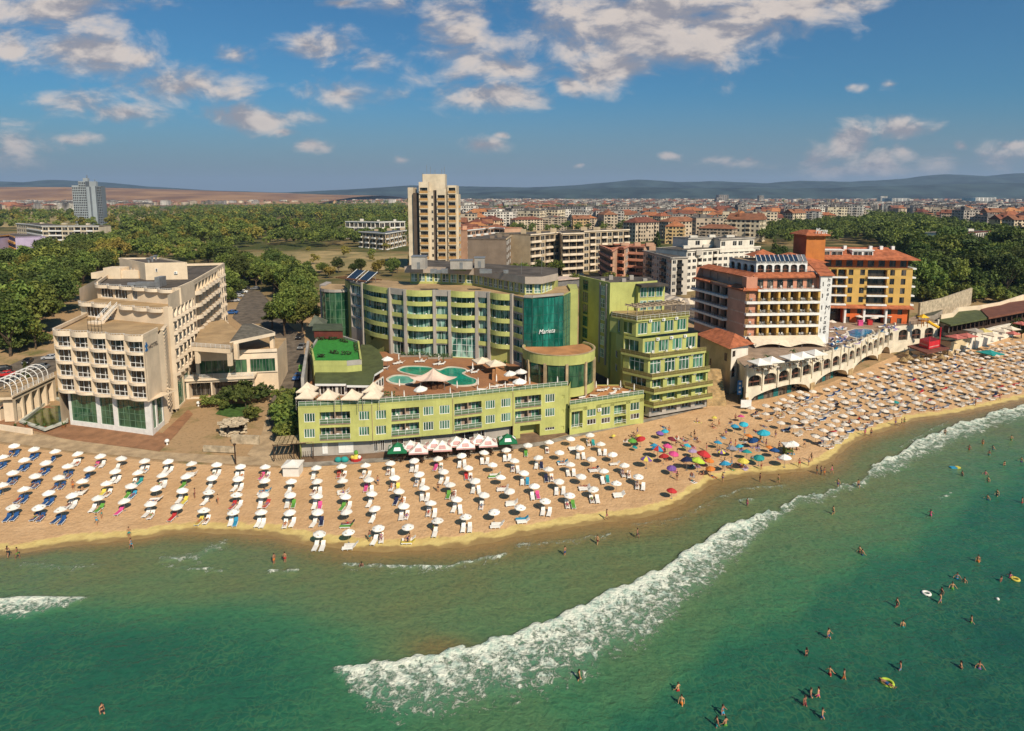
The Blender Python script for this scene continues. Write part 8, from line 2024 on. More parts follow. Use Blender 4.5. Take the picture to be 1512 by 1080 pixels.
for i, (px, py, k) in enumerate(SHORE):
 p = ground(px, py); p.z = max(tz(p.x, p.y), -.35) + .03; su = SUITS[(i * 7 + 2) % 12]
 zone = 'at the left end of the water\'s edge' if px < 250 else 'among the loungers of the left field' if py < 800 and px < 700 else 'at the water\'s edge below the left field' if px < 700 else 'on the wet sand of the bend' if px < 1000 else 'on the wet sand by the free beach' if px < 1240 else 'at the water\'s edge of the right field'
 person(p, k, rnd.uniform(0, 6.28), su, i % 3 == 0, 'person in %s swimwear %s %s' % (su, {'walk': 'walking', 'stand': 'standing', 'sit': 'sitting'}[k], zone), 'people %s, %s, %s' % (zone, su, k), 1.02)
# crowd on the free beach
CROWD = [(915, 640), (955, 632), (1090, 612), (1150, 640), (1200, 668), (1190, 682), (1120, 690), (1060, 700), (1010, 722), (985, 705), (978, 670), (935, 668)]
cs = [ground(*p) for p in CROWD]; n = 0; tries = 0; towels = 0
while n < 78 and tries < 4000:
 tries += 1; px, py = rnd.uniform(905, 1210), rnd.uniform(612, 725)
 if not inpoly(px, py, CROWD): continue
 p = ground(px, py); p.z = tz(p.x, p.y) + .04; k = rnd.choice(['lie', 'lie', 'lie_bent', 'sit', 'sit', 'stand', 'walk']); su = rnd.choice(SUITS); rz = rnd.uniform(-.6, .9) if k.startswith('lie') else rnd.uniform(0, 6.28)
 part = 'left part' if px < 990 else 'middle part' if px < 1080 else 'right part'
 if k.startswith('lie') or (k == 'sit' and rnd.random() < .6):
  c = rnd.choice(['blue', 'red', 'pink', 'teal', 'yellow', 'lilac', 'sky', 'orange', 'white', 'green', 'purple', 'grey'])
  kk = 'towel' + c
  if kk not in CACHE:
   m = MB(); m.prism([(-.42, -.95), (.42, -.95), (.45, .9), (-.4, .93)], 0, .025, 0)
   for j in range(3): m.bx(-.41, .41, -.8 + .7 * j, -.66 + .7 * j, .026, .029, 1)
   CACHE[kk] = m.mesh('beach_towel', [FAB[c], FAB['white']])
  tag(link(CACHE[kk], 'beach_towel', None, p - Vector((0, 0, .02)), rz), '%s striped beach towel on the sand of the free beach, %s' % (c, part), 'towel', '%s towels of the free beach, %s' % (c, part)); towels += 1
 person(p + Vector((0, 0, .0)), k, rz, su, rnd.random() < .5, 'person in %s swimwear %s on the free beach, %s' % (su, {'lie': 'lying flat', 'lie_bent': 'lying with a knee up', 'sit': 'sitting', 'stand': 'standing', 'walk': 'walking'}[k], part), 'free beach people: %s, %s, %s' % (su, k, part)); n += 1
# loungers: the nearest ones singly, the rest as one mass
BEDS.sort(key=lambda b: b[0]); print('beds', len(BEDS))
far_b = []; used_lab = {}
for i, (_, p, rz, c, lab, grp) in enumerate(BEDS):
 if i < 292: tag(link(bed_mesh(FAB[c], c), 'sun_lounger', None, p, rz), lab, 'lounger', grp)
 else: far_b.append((bed_mesh(FAB[c], c), p, rz, 1.0))
 if (i < 292 and rnd.random() < .30) or (i >= 292 and rnd.random() < .16 and nP < 268):
  su = rnd.choice(SUITS); zone = 'left field' if p.x < 30 else 'right field'; rr = 'rows nearer the water' if p.y - np.interp(p.x, SX, SY) < 18 else 'rows nearer the buildings'
  k = rnd.choice(['lie', 'lie_bent', 'lie', 'sit']); person(p + Vector((0, 0, .30 if k != 'sit' else .32)), k, rz, su, rnd.random() < .5, 'sunbather in %s swimwear %s on a lounger, %s, %s' % (su, {'lie': 'lying flat', 'lie_bent': 'knee up', 'sit': 'sitting'}[k], zone, rr), 'sunbathers %s %s: %s %s' % (zone, rr, su, k))
if far_b: merged('far_loungers', far_b, 'farthest sun loungers of the crowded right field')
# floats
def ring(px, py, c, lab, r=.42):
 p = at(px, py, 0); m = MB(); n1, n2 = 14, 7; pts = []
 for i in range(n1):
  for j in range(n2):
   a, b = 6.2832 * i / n1, 6.2832 * j / n2; pts.append((p.x + (r + .15 * math.cos(b)) * math.cos(a), p.y + (r + .15 * math.cos(b)) * math.sin(a), .06 + .15 * math.sin(b)))
 m.add(pts, [(i * n2 + j, ((i + 1) % n1) * n2 + j, ((i + 1) % n1) * n2 + (j + 1) % n2, i * n2 + (j + 1) % n2) for i in range(n1) for j in range(n2)]); tag(m.build('swim_ring', [FAB[c]], smooth=True), lab, 'swim ring')
ring(1499, 856, 'yellow', 'yellow swim ring floating at the right edge beside a bather'); ring(1368, 877, 'white', 'white swim ring floating by itself in the deep green water'); ring(1310, 1009, 'lime', 'lime green swim ring with a bather lying across it', .55)
person(at(1309, 1010, .18), 'lie', .6, 'blue', False, 'bather in blue shorts lying back across the lime green ring')
p = at(1410, 691, 0); m = MB(); m.prism([(p.x - .9, p.y - .4), (p.x + .2, p.y - .45), (p.x + .2, p.y + .4), (p.x - .9, p.y + .35)], -.02, .16, 0); m.prism([(p.x + .2, p.y - .4), (p.x + .9, p.y - .3), (p.x + .8, p.y + .4), (p.x + .2, p.y + .4)], -.02, .2, 1); tag(m.build('air_mattress', [FAB['sky'], FAB['yellow']]), 'blue and yellow air mattress floating behind the breaking wave', 'air mattress')
p = at(1473, 886, 0); m = MB(); m.ball((p.x, p.y, .1), .2, .2, .2, 0, 10, 7); tag(m.build('beach_ball', [canvas], smooth=True), 'white beach ball floating in the right-hand water', 'ball')
# ------------------------------------------------------------------ terraces: parasols, gazebos, loungers, cars and small things
def pyramid_canopy(key, s, rise, m1, m2=None, val=.25, mark=None):
 k = ('pyr', key)
 if k in CACHE: return CACHE[k]
 m = MB(); n = 5; c = [(-s, -s), (s, -s), (s, s), (-s, s)]
 for i in range(4):
  a, b = Vector((*c[i], 0)), Vector((*c[(i + 1) % 4], 0)); ap = Vector((0, 0, rise)); mi = 0
  for r_ in range(3):
   t0, t1 = r_ / 3, (r_ + 1) / 3; sg = lambda t: Vector((0, 0, -.12 * rise * math.sin(math.pi * t)))
   p = [a.lerp(ap, t0) + sg(t0), b.lerp(ap, t0) + sg(t0), b.lerp(ap, t1) + sg(t1), a.lerp(ap, t1) + sg(t1)]
   m.poly(p if r_ < 2 else p[:3], 0)
  v = Vector((0, 0, -val)); m.poly([a + v, b + v, b, a], 1 if m2 else 0)
  if mark:
   o_ = a.lerp(b, .5).lerp(ap, .28); t = (b - a).normalized(); u = (ap - a.lerp(b, .5)).normalized(); nn = t.cross(u) * .06; w_, h_ = (s * .38, s * .22)
   m.poly([o_ - t * w_ - u * h_ + nn, o_ + t * w_ - u * h_ + nn, o_ + t * w_ * .8 + u * h_ + nn, o_ - t * w_ * .8 + u * h_ + nn], 2 if m2 else 1)
 me = m.mesh('canopy', [m1] + ([m2] if m2 else []) + ([mark] if mark else [])); CACHE[k] = me; return me
def gazebo(p, s, rise, eave, canm, label, group=None, rz=0.0, name='gazebo', legs=4, mt=None, cat='gazebo'):
 t = thing(name, label, cat, p, group, rz); kid(t, canm, 'canopy', (0, 0, eave))
 q_ = [(-s, -s), (s, -s), (s, s), (-s, s)] if legs == 4 else [(0, 0)]
 for x, y in q_:
  k = ('leg', eave, rise if legs == 1 else 0, legs)
  if k not in CACHE: m = MB(); m.tube((0, 0, 0), (0, 0, eave + (rise * .9 if legs == 1 else 0)), .05, n=5); (legs == 1) and m.bx(-.35, .35, -.35, .35, 0, .1); CACHE[k] = m.mesh('leg', [mt or steel])
  kid(t, CACHE[k], 'leg' if legs == 4 else 'pole', (x * .95, y * .95, 0))
 return t
gz = pyramid_canopy('gaz', 1.65, 1.5, canvas_cream)
for px, py, w_ in ((453.5, 564, 'at the back left corner of the terrace'), (453, 572.5, 'at the front left corner of the terrace'), (484.5, 574, 'second from the left along the terrace edge'), (519.5, 574, 'third from the left along the terrace edge'), (551, 564, 'behind the rightmost one beside the restaurant'), (550.5, 572.5, 'rightmost along the terrace edge')):
 p = at(px, py, 14.4); p.z = 10.5; gazebo(p, 1.65, 1.5, 2.4, gz, 'cream pyramid gazebo ' + w_, 'cream gazebos of the lime terrace', -.05)
 for k in range(2):
  q_ = p + Vector((-.6 + 1.2 * k, -.2, 0)); t = thing('terrace_table', 'small wooden table under the gazebo ' + w_, 'table', q_, 'tables under the gazebos'); m = MB(); m.bx(-.4, .4, -.4, .4, .70, .75); m2 = MB(); m2.tube((0, 0, 0), (0, 0, .7), .05); kid(t, m.mesh('tabletop', [wood]), 'tabletop'); kid(t, m2.mesh('leg', [iron]), 'leg')
# stretched tent over the pool bar
p = at(640, 573, 10.5); t = thing('stretch_tent', 'pale pink peaked stretch tent over the pool bar', 'tent', p); m = MB(); n = 24
def TS(i, r):
 a = 6.2832 * i / n; k = 1 + .16 * math.cos(4 * a); return Vector((4.3 * r * k * math.cos(a), 2.6 * r * k * math.sin(a), 2.1 + 2.1 * (1 - r) ** 2.2 + .25 * r * math.cos(4 * a)))
for i in range(n):
 for j in range(5): m.poly([TS(i, j / 5), TS(i, (j + 1) / 5), TS(i + 1, (j + 1) / 5), TS(i + 1, j / 5)] if j else [TS(0, 0), TS(i, .2), TS(i + 1, .2)])
kid(t, m.mesh('canopy', [mat('pale_pink_canvas', (.62, .46, .36), .8, .06, .6)]), 'canopy'); m = MB()
for i in (3, 9, 15, 21): q_ = TS(i, .93); m.tube((q_.x * 1.06, q_.y * 1.06, 0), (q_.x, q_.y, q_.z), .06, n=5)
m.tube((0, 0, 0), (0, 0, 4.1), .08); kid(t, m.mesh('pole', [steel]), 'pole'); m = MB()
for k in range(9): a = 6.2832 * k / 9; m.box((1.9 * math.cos(a) - .5, 1.2 * math.sin(a) - .15, 0), (1.0, 0, 0), (0, .3, 0), (0, 0, 1.05))
kid(t, m.mesh('bar_counter', [wood]), 'bar_counter')
big = canopy_mesh('big', canvas_cream, r=1.0, rise=.4)
for px, py, s, w_ in ((572, 535, 1.5, 'by the olive roof at the pool\'s left'), (621, 580, 1.5, 'in front of the stretch tent'), (753, 557, 1.5, 'right of the orange ramp'), (769, 554, 1.5, 'against the round pavilion'), (767, 570, 1.6, 'on the orange paving near the edge')):
 p = at(px, py, 12.3); p.z = 10.5; umbrella(p, canopy_mesh('cw', canvas), 'open white parasol ' + w_, 'white parasols by the emerald pool', 1.75, s * .95, name='parasol')
for px, py, w_ in ((712, 527, 'left of two in the pool corner'), (731, 531, 'right of two in the pool corner')): p = at(px, py, 13.6); p.z = 10.5; gazebo(p, 1.9, .9, 2.2, pyramid_canopy('gz2', 1.9, .9, canvas_cream), 'large cream square parasol, ' + w_, 'cream parasols in the pool corner', .4, 'parasol', 1, cat='umbrella')
fm_ = MB(); fm_.tube((0, 0, 0), (0, 0, 2.5), .03, n=5); fm_.tube((0, 0, 1.0), (0, 0, 1.9), .14, .13, 7, 1); fm_.tube((0, 0, 1.9), (0, 0, 2.5), .13, .03, 7, 1); folded = fm_.mesh('folded_parasol', [steel, canvas])
for i, (px, py, z, w_) in enumerate([(589, 533, 0, 'behind the pool, leftmost'), (620, 531, 0, 'behind the pool, middle'), (648, 534, 0, 'behind the pool before the glass doors'), (698, 547, 0, 'at the pool\'s right bank'), (590, 573, 0, 'before the paddling pool'), (579, 592, 0, 'at the terrace edge, leftmost'), (597, 591, 0, 'at the terrace edge beside the leftmost'), (665, 586, 0, 'right of the stretch tent'), (675, 576, 0, 'between tent and emerald pool'), (706, 571, 0, 'below the pool\'s right tip'), (705, 584, 0, 'on the orange paving below the pool'), (723, 580, 0, 'on the orange paving, middle'), (733, 566, 0, 'beside the orange ramp'), (746, 577, 0, 'on the orange paving right of the middle'), (776, 567, 0, 'before the round pavilion'), (782, 570, 0, 'right of the one before the pavilion'), (823, 569, 0, 'at the corner of the front wing'), (849, 583, -3.2, 'leftmost on the annex roof'), (880, 575, -3.2, 'second on the annex roof'), (897, 571, -3.2, 'at the back of the annex roof'), (916, 574, -3.2, 'third on the annex roof'), (936, 579, -3.2, 'rightmost on the annex roof')]):
 p = at(px, py + 4, 10.5 + z); tag(link(folded, 'folded_parasol', None, p), 'furled white parasol ' + w_, 'umbrella', 'furled parasols of the lime hotel terraces')
for i, (px, py, z, w_) in enumerate([(586, 538, 0, 'behind the pool, left cluster'), (592, 537, 0, 'behind the pool, right of the left cluster'), (618, 535, 0, 'behind the pool before the shrubs, left'), (624, 535, 0, 'behind the pool before the shrubs, right'), (645, 539, 0, 'behind the pool, right cluster, left one'), (652, 539, 0, 'behind the pool, right cluster, right one'), (569, 545, 0, 'left of the paddling pool'), (694, 549, 0, 'at the pool\'s right bank, upper'), (701, 551, 0, 'at the pool\'s right bank, lower'), (732, 573, 0, 'on the orange paving, left'), (739, 571, 0, 'on the orange paving, second'), (713, 577, 0, 'below the pool\'s tip'), (775, 575, 0, 'under the parasol near the edge'), (784, 574, 0, 'right of the parasol near the edge'), (755, 570, 0, 'between parasols on the orange paving'), (888, 578, -3.2, 'on the annex roof, back left'), (893, 577, -3.2, 'on the annex roof, back middle'), (912, 576, -3.2, 'on the annex roof, back right'), (860, 588, -3.2, 'on the annex roof edge, leftmost'), (878, 586, -3.2, 'on the annex roof edge, second'), (905, 582, -3.2, 'on the annex roof edge, third'), (925, 581, -3.2, 'on the annex roof edge, rightmost')]):
 tag(link(bed_mesh(FAB['white'], 'white'), 'sun_lounger', None, at(px, py, 10.52 + z), rnd.uniform(-1.9, -.9)), 'white sun lounger ' + w_, 'lounger', 'loungers of the lime hotel terraces')
p = at(735, 560, 10.5); m = MB(); m.box((p.x - 1.2, p.y - 1, 10.5), (.7, 0, 0), (0, 4, 0), (0, 0, 1.4)); m.add([(p.x - .5, p.y - 1.2, 10.55), (p.x + 3, p.y - .8, 10.55), (p.x + 3, p.y + 3.5, 10.55), (p.x - .5, p.y + 3.5, 12.2), (p.x - .5, p.y - 1.2, 12.0)], [(0, 1, 4), (1, 2, 3, 4)], 0); tag(m.build('paved_ramp', [terra_deck]), 'orange tiled ramp rising beside the emerald pool', 'ramp')
def planter(px, py, z, wdt, lab, hgt=.9):
 p = at(px, py, z); t = thing('planter_box', lab, 'planter', p); m = MB(); m.bx(p.x - wdt / 2, p.x + wdt / 2, p.y - .25, p.y + .25, z, z + .4); m.build('box', [concrete], t); m = MB()
 for k in range(int(wdt * 26)):
  c = p + Vector((rnd.uniform(-wdt / 2, wdt / 2), rnd.uniform(-.3, .3), .4 + rnd.random() * hgt)); d = Vector((rnd.gauss(0, 1), rnd.gauss(0, 1), rnd.gauss(0, 1))).normalized() * .2; e = d.orthogonal().normalized() * .13; m.poly([c - d, c + e, c + d, c - e])
 m.build('foliage', [mat('shrub_leaf', (.05, .09, .02))], t)
for px, py, w_, l in ((612, 527, 7, 'behind the pool, left'), (650, 530, 6, 'behind the pool, right'), (470, 598, 6, 'at the edge before the gazebos, left'), (505, 597, 6, 'at the edge before the gazebos, right'), (600, 594, 6, 'at the edge below the paddling pool'), (625, 592, 4, 'at the edge left of the tent'), (690, 587, 3, 'at the edge right of the tent'), (568, 588, 4, 'beside the rightmost gazebo')): planter(px, py, 10.5, w_, 'leafy planter box %s' % l)
for px, py, z, l in ((655, 538, 10.5, 'palm beside the glass doors behind the pool'), (1132, 538, 10.3, 'palm under the sail awning, left'), (1170, 530, 10.3, 'palm under the sail awning, right'), (1112, 545, 10.3, 'palm at the left end of the arcaded terrace'), (745, 548, 10.5, 'palm in the white tub right of the pool')):
 p = at(px, py, z); t = thing('palm_tree', 'small ' + l, 'palm', p); m = MB(); m.tube(p, p + Vector((.1, 0, 1.9)), .13, .09, 6); m.build('trunk', [bark], t); m = MB()
 for k in range(16):
  a = k * 2.4; el_ = rnd.uniform(.1, .9); pr = p + Vector((.1, 0, 1.9)); d = Vector((math.cos(a) * math.cos(el_), math.sin(a) * math.cos(el_), math.sin(el_)))
  for j in range(4): nx_ = pr + d * .42; s_ = d.cross(Vector((0, 0, 1))).normalized() * (.17 - .035 * j); m.poly([pr - s_, nx_ - s_ * .8, nx_ + s_ * .8, pr + s_]); pr = nx_; d = (d + Vector((0, 0, -.38))).normalized()
 m.build('crown', [mat('palm_leaf', (.045, .085, .02), .6, .2)], t)
# beach bars below the lime wing
beer = [(587, 655, 'green', 'leftmost, green with white marks'), (618, 656, 'w', 'leftmost of the white and pink front row'), (606, 652, 'w', 'leftmost of the white and pink back row'), (653, 652, 'w', 'second of the white and pink front row'), (641, 650, 'w', 'second of the white and pink back row'), (687, 649, 'w', 'third of the white and pink front row'), (674, 646, 'w', 'third of the white and pink back row'), (720, 646, 'w', 'rightmost of the white and pink front row'), (707, 643, 'w', 'rightmost of the white and pink back row'), (749, 642, 'green', 'rightmost, green with white marks')]
pinkm = mat('pink_print', (.60, .34, .31), .8); greenc = mat('green_canvas', (.01, .14, .055), .75, .08, 1)
for px, py, c, w_ in beer:
 g_ = ground(px, py, 3.2); g_.z = tz(g_.x, g_.y) + .1
 gazebo(g_, 1.75, 1.25, 2.1, pyramid_canopy('g' + c, 1.75, 1.25, greenc if c == 'green' else canvas, None if c == 'green' else pinkm, .3, frame_w if c == 'green' else pinkm), 'square bar parasol, ' + w_, 'bar parasols below the lime wing', .12, 'bar_parasol', 1, cat='umbrella')
 t = thing('bar_table', 'dark bar table under the parasol %s' % w_, 'table', g_ + Vector((.5, -.5, 0)), 'tables below the bar parasols'); m = MB(); m.bx(-.5, .5, -.4, .4, .72, .78); kid(t, m.mesh('tabletop', [brown]), 'tabletop'); m = MB(); m.tube((0, 0, 0), (0, 0, .72), .06); kid(t, m.mesh('leg', [iron]), 'leg')
 for k in range(3): plastic_chair(g_ + Vector((-.9 + .9 * k, -1.2 + .3 * (k % 2), 0)), rnd.uniform(0, 6), 'dark chair at the bar tables below the lime wing', 'dark chairs below the lime wing', brown)
g_ = ground(405, 676); a, b = ground(404, 683), ground(465, 678); F = Fac(a.xy, b.xy); t = thing('reed_pergola', 'dark timber pergola with a reed-strip roof at the foot of the lime wing', 'pergola', a); m = MB(); zt = 4.6
for k in range(9): F.box(m, .2 + k * (F.L - .5) / 8.4, .2 + k * (F.L - .5) / 8.4 + .68, zt, zt + .12, -3.6, .5, 0)
m.build('roof', [mat('reed_mat', (.42, .31, .17), .9, .25, 2, fine=.3)], t); m = MB()
for u in (.2, F.L / 2, F.L - .2):
 for nn in (.3, -3.4): m.tube(F.P(u, 1.5, nn), F.P(u, zt, nn), .09, n=5)
for nn in (.3, -3.4): F.box(m, 0, F.L, zt - .2, zt, nn - .08, nn + .08)
for k in range(18): F.box(m, k * F.L / 18, k * F.L / 18 + .07, 1.8, 2.9, .28, .34)
m.build('timber_frame', [brown], t)
g_ = ground(433, 700); t = thing('white_kiosk', 'white canvas kiosk with a peaked top on the sand below the reed pergola', 'kiosk', g_); m = MB(); m.bx(-1.4, 1.4, -1.2, 1.2, 0, 2.0); kid(t, m.mesh('wall', [canvas]), 'wall', (0, 0, 0)); kid(t, pyramid_canopy('kio', 1.55, .7, canvas), 'roof', (0, 0, 2.0))
g_ = ground(526, 680); t = thing('kiddie_ride', 'colourful children\'s ride with red, yellow and green panels on the shop paving', 'ride', g_); m = MB(); m.tube((0, 0, 0), (0, 0, .5), 1.0, 1.1, 10, 0); m.tube((0, 0, .5), (0, 0, 1.2), .7, .3, 8, 1); m.ball((0, 0, 1.5), .4, .4, .5, 2); m.ball((.7, -.4, .8), .35, .3, .35, 3); m.ball((-.6, -.5, .8), .35, .3, .35, 1); kid(t, m.mesh('ride_body', [FAB['red'], FAB['yellow'], FAB['green'], canvas]), 'ride_body')
g_ = ground(505, 683); m = MB(); m.ball((g_.x - .7, g_.y, g_.z + .5), .7, .5, .55); m.ball((g_.x + .5, g_.y, g_.z + .55), .8, .5, .6); tag(m.build('inflatable_toy', [FAB['teal']], smooth=True), 'teal inflatable toy at the paving edge beside the children\'s ride', 'toy')
# stone grotto on the dry lawn
g_ = ground(345, 640); t = thing('stone_grotto', 'squat rubble-stone grotto bar with a ragged roof on the dry lawn', 'grotto', g_); m = MB()
for k in range(150):
 a = rnd.uniform(0, 6.28); r = math.sqrt(rnd.random()); c = Vector((2.9 * r * math.cos(a), 2.4 * r * math.sin(a), 2.3 + .5 * (1 - r * r) + rnd.uniform(-.15, .15))); m.ball(c, rnd.uniform(.25, .55), rnd.uniform(.25, .5), rnd.uniform(.12, .25), 0, 6, 4)
kid(t, m.mesh('roof', [stone]), 'roof'); m = MB()
for k in range(120):
 a = rnd.uniform(0, 6.28); zz = rnd.uniform(0, 1.0) if -2.6 < a - 6.28 * (a > 3.14) < -.5 else rnd.uniform(0, 2.3); m.ball((2.4 * math.cos(a), 2.0 * math.sin(a), zz), rnd.uniform(.25, .5), .3, rnd.uniform(.15, .3), 0, 6, 4)
m.tube((0, 0, 0), (0, 0, 2.3), 1.7, 1.7, 12, 1); kid(t, m.mesh('wall', [stone, black]), 'wall')
g_ = ground(348, 686); m = MB(); m.tube(g_, g_ + Vector((0, 0, 3.8)), .16, .12, 7); m.bx(g_.x - .2, g_.x + .2, g_.y - .2, g_.y + .2, g_.z + 3.7, g_.z + 3.95); tag(m.build('wooden_post', [brown]), 'weathered wooden post standing on the promenade below the stone grotto', 'post')
a, b = ground(300, 668), ground(347, 671); F = Fac(a.xy, b.xy); m = MB(); F.box(m, 0, F.L, 1.5, 2.6, -.5, 0); F.box(m, F.L * .5, F.L + 2.5, 1.5, 3.2, -5, -4.4); tag(m.build('rubble_wall', [stone]), 'low rubble wall between the dry lawn and the promenade', 'wall')
for px, py, l in ((247, 657, 'white stone vase on the lawn corner right of the cream hotel'), (293, 600, 'white stone vase by the gallery steps')): g_ = ground(px, py); m = MB(); m.tube(g_, g_ + Vector((0, 0, .4)), .18, .12, 8); m.ball(g_ + Vector((0, 0, .8)), .45, .45, .4); tag(m.build('stone_vase', [white]), l, 'vase')
# white parasols and blue loungers of the arcaded terrace
pw = pyramid_canopy('pw', 1.95, .95, canvas)
for k, (px, py, w_) in enumerate(((1122, 529, 'leftmost on the arcaded terrace'), (1140, 526, 'second from the left on the arcaded terrace'), (1169, 522, 'middle of five on the arcaded terrace'), (1185.5, 519, 'fourth from the left on the arcaded terrace'), (1204, 515.5, 'rightmost of five on the arcaded terrace'))):
 p = at(px, py, AZ + 3.1); p.z = AZ; gazebo(p, 1.95, .95, 2.15, pw, 'square white parasol, ' + w_, 'white square parasols of the arcaded terrace', .3, 'parasol', 1, cat='umbrella')
 for j in range(3):
  q_ = p + Vector((-1.2 + 1.2 * j, -.5 + .6 * (j % 2), 0)); t = thing('terrace_table', 'dining table below the white parasol %s' % w_, 'table', q_, 'dining tables of the arcaded terrace'); m = MB(); m.bx(-.4, .4, -.4, .4, .7, .75); kid(t, m.mesh('tabletop', [canvas]), 'tabletop'); m = MB(); m.tube((0, 0, 0), (0, 0, .7), .05); kid(t, m.mesh('leg', [iron]), 'leg')
  plastic_chair(q_ + Vector((.7, 0, 0)), 1.6, 'brown chair at a dining table of the arcaded terrace', 'brown chairs of the arcaded terrace', wood)
POOLT = [(1226, 487), (1250, 484), (1340, 482), (1330, 486), (1300, 500), (1262, 513), (1226, 520)]; POOLX = [(1246, 485), (1292, 484), (1294, 494), (1284, 503), (1252, 501)]
n = 0; tr_ = 0
while n < 52 and tr_ < 3000:
 tr_ += 1; px, py = rnd.uniform(1222, 1342), rnd.uniform(481, 521)
 if not inpoly(px, py, POOLT) or inpoly(px, py, POOLX): continue
 c = rnd.choice(['blue', 'white', 'sky', 'navy', 'lilac', 'white']); tag(link(bed_mesh(FAB[c], c), 'sun_lounger', None, at(px, py, AZ + .02), rnd.choice([-1.3, -.9, .5, 1.8]) + rnd.uniform(-.2, .2)), '%s sun lounger around the blue pool, %s' % (c, 'left of it' if px < 1250 else 'between it and the arcade edge' if py > 497 else 'right of it towards the slide'), 'lounger', '%s loungers around the blue pool' % c); n += 1
for px, py, l in ((1268, 478, 'left before the orange ground floor'), (1311, 477, 'in the middle before the orange ground floor'), (1330, 477, 'right before the orange ground floor'), (1228, 486, 'by the white sign tower'), (1290, 480, 'centre before the orange ground floor')): p = at(px, py, AZ); umbrella(p, can_small, 'white poolside parasol ' + l, 'poolside parasols of the amber hotel', 1.8, 1.25, name='parasol')
for px, py, c, l in ((1270, 481, 'pink', 'bright pink cabin'), (1284, 480, 'red', 'red drinks cabinet')): p = at(px, py, AZ); m = MB(); m.bx(p.x - .7, p.x + .7, p.y - .4, p.y + .4, AZ, AZ + 1.5); m.bx(p.x - .8, p.x + .8, p.y - .5, p.y + .5, AZ + 1.5, AZ + 1.65); tag(m.build('drinks_cabin', [FAB[c]]), l + ' on the pool terrace before the amber hotel', 'cabin')
# far right restaurant parasols, thatched parasols, teal tent
for px, py, c, s, l in ((1412, 493, 'red', 2.0, 'left faded red'), (1428, 491, 'red', 2.0, 'right faded red'), (1452, 484, 'yellow', 1.7, 'pale yellow'), (1466, 490, 'white', 2.0, 'front cream'), (1482, 485, 'white', 2.0, 'middle cream'), (1493, 481, 'white', 1.8, 'rear cream'), (1440, 484, 'grey', 2.2, 'grey'), (1496, 488, 'red', 1.4, 'small red'), (1508, 474, 'red', 1.6, 'rightmost red')):
 p = at(px, py, 9.6); p.z = 6.6; gazebo(p, s, .8, 2.1, pyramid_canopy('fr' + c + str(s), s, .8, {'red': mat('faded_red_canvas', (.48, .14, .11), .8), 'white': canvas_cream, 'yellow': mat('pale_yellow_canvas', (.58, .46, .16), .8), 'grey': mat('grey_canvas', (.42, .36, .29))}[c]), l + ' square parasol of the far right beach restaurant', 'parasols of the far right restaurant', .3, 'restaurant_parasol', 1, cat='umbrella')
th = mat('thatch', (.33, .22, .10), .95, .3, 3, bump=.5)
for px, py, l in ((1341, 521, 'highest'), (1342, 528, 'left'), (1358, 529, 'middle'), (1334, 531, 'leftmost'), (1390, 527, 'right'), (1400, 522, 'rightmost')):
 g_ = ground(px, py, 2.0); g_.z = tz(g_.x, g_.y); t = thing('thatched_parasol', l + ' of the thatched parasols before the maroon bar', 'umbrella', g_, 'thatched parasols by the maroon bar'); m = MB(); m.tube((0, 0, 1.7), (0, 0, 2.8), 1.35, .1, 12); m.tube((0, 0, 1.5), (0, 0, 1.72), 1.3, 1.38, 12); kid(t, m.mesh('canopy', [th]), 'canopy'); kid(t, pole_mesh(2.0, wood), 'pole')
g_ = ground(1462, 522, 1.5); g_.z = tz(g_.x, g_.y); gazebo(g_, 2.6, .9, 1.7, pyramid_canopy('teal', 2.6, .9, FAB['teal']), 'teal shade tent at the back of the crowded right beach', None, .3, 'shade_tent', 4, cat='tent')
g_ = ground(1163, 672); t = thing('lifeguard_post', 'green lifeguard post with a white sheet among the free beach parasols', 'lifeguard post', g_); m = MB()
for dx in (-.6, .6):
 for dy in (-.6, .6): m.tube((dx, dy, 0), (dx, dy, 2.2), .07)
m.bx(-.8, .8, -.8, .8, .9, 1.05); m.bx(-.75, -.7, -.7, .7, 0, 2.2, 0); kid(t, m.mesh('frame', [mat('moss_green_paint', (.10, .13, .03), .7)]), 'frame'); kid(t, pyramid_canopy('lg', 1.0, .35, canvas), 'canopy', (0, 0, 2.2))
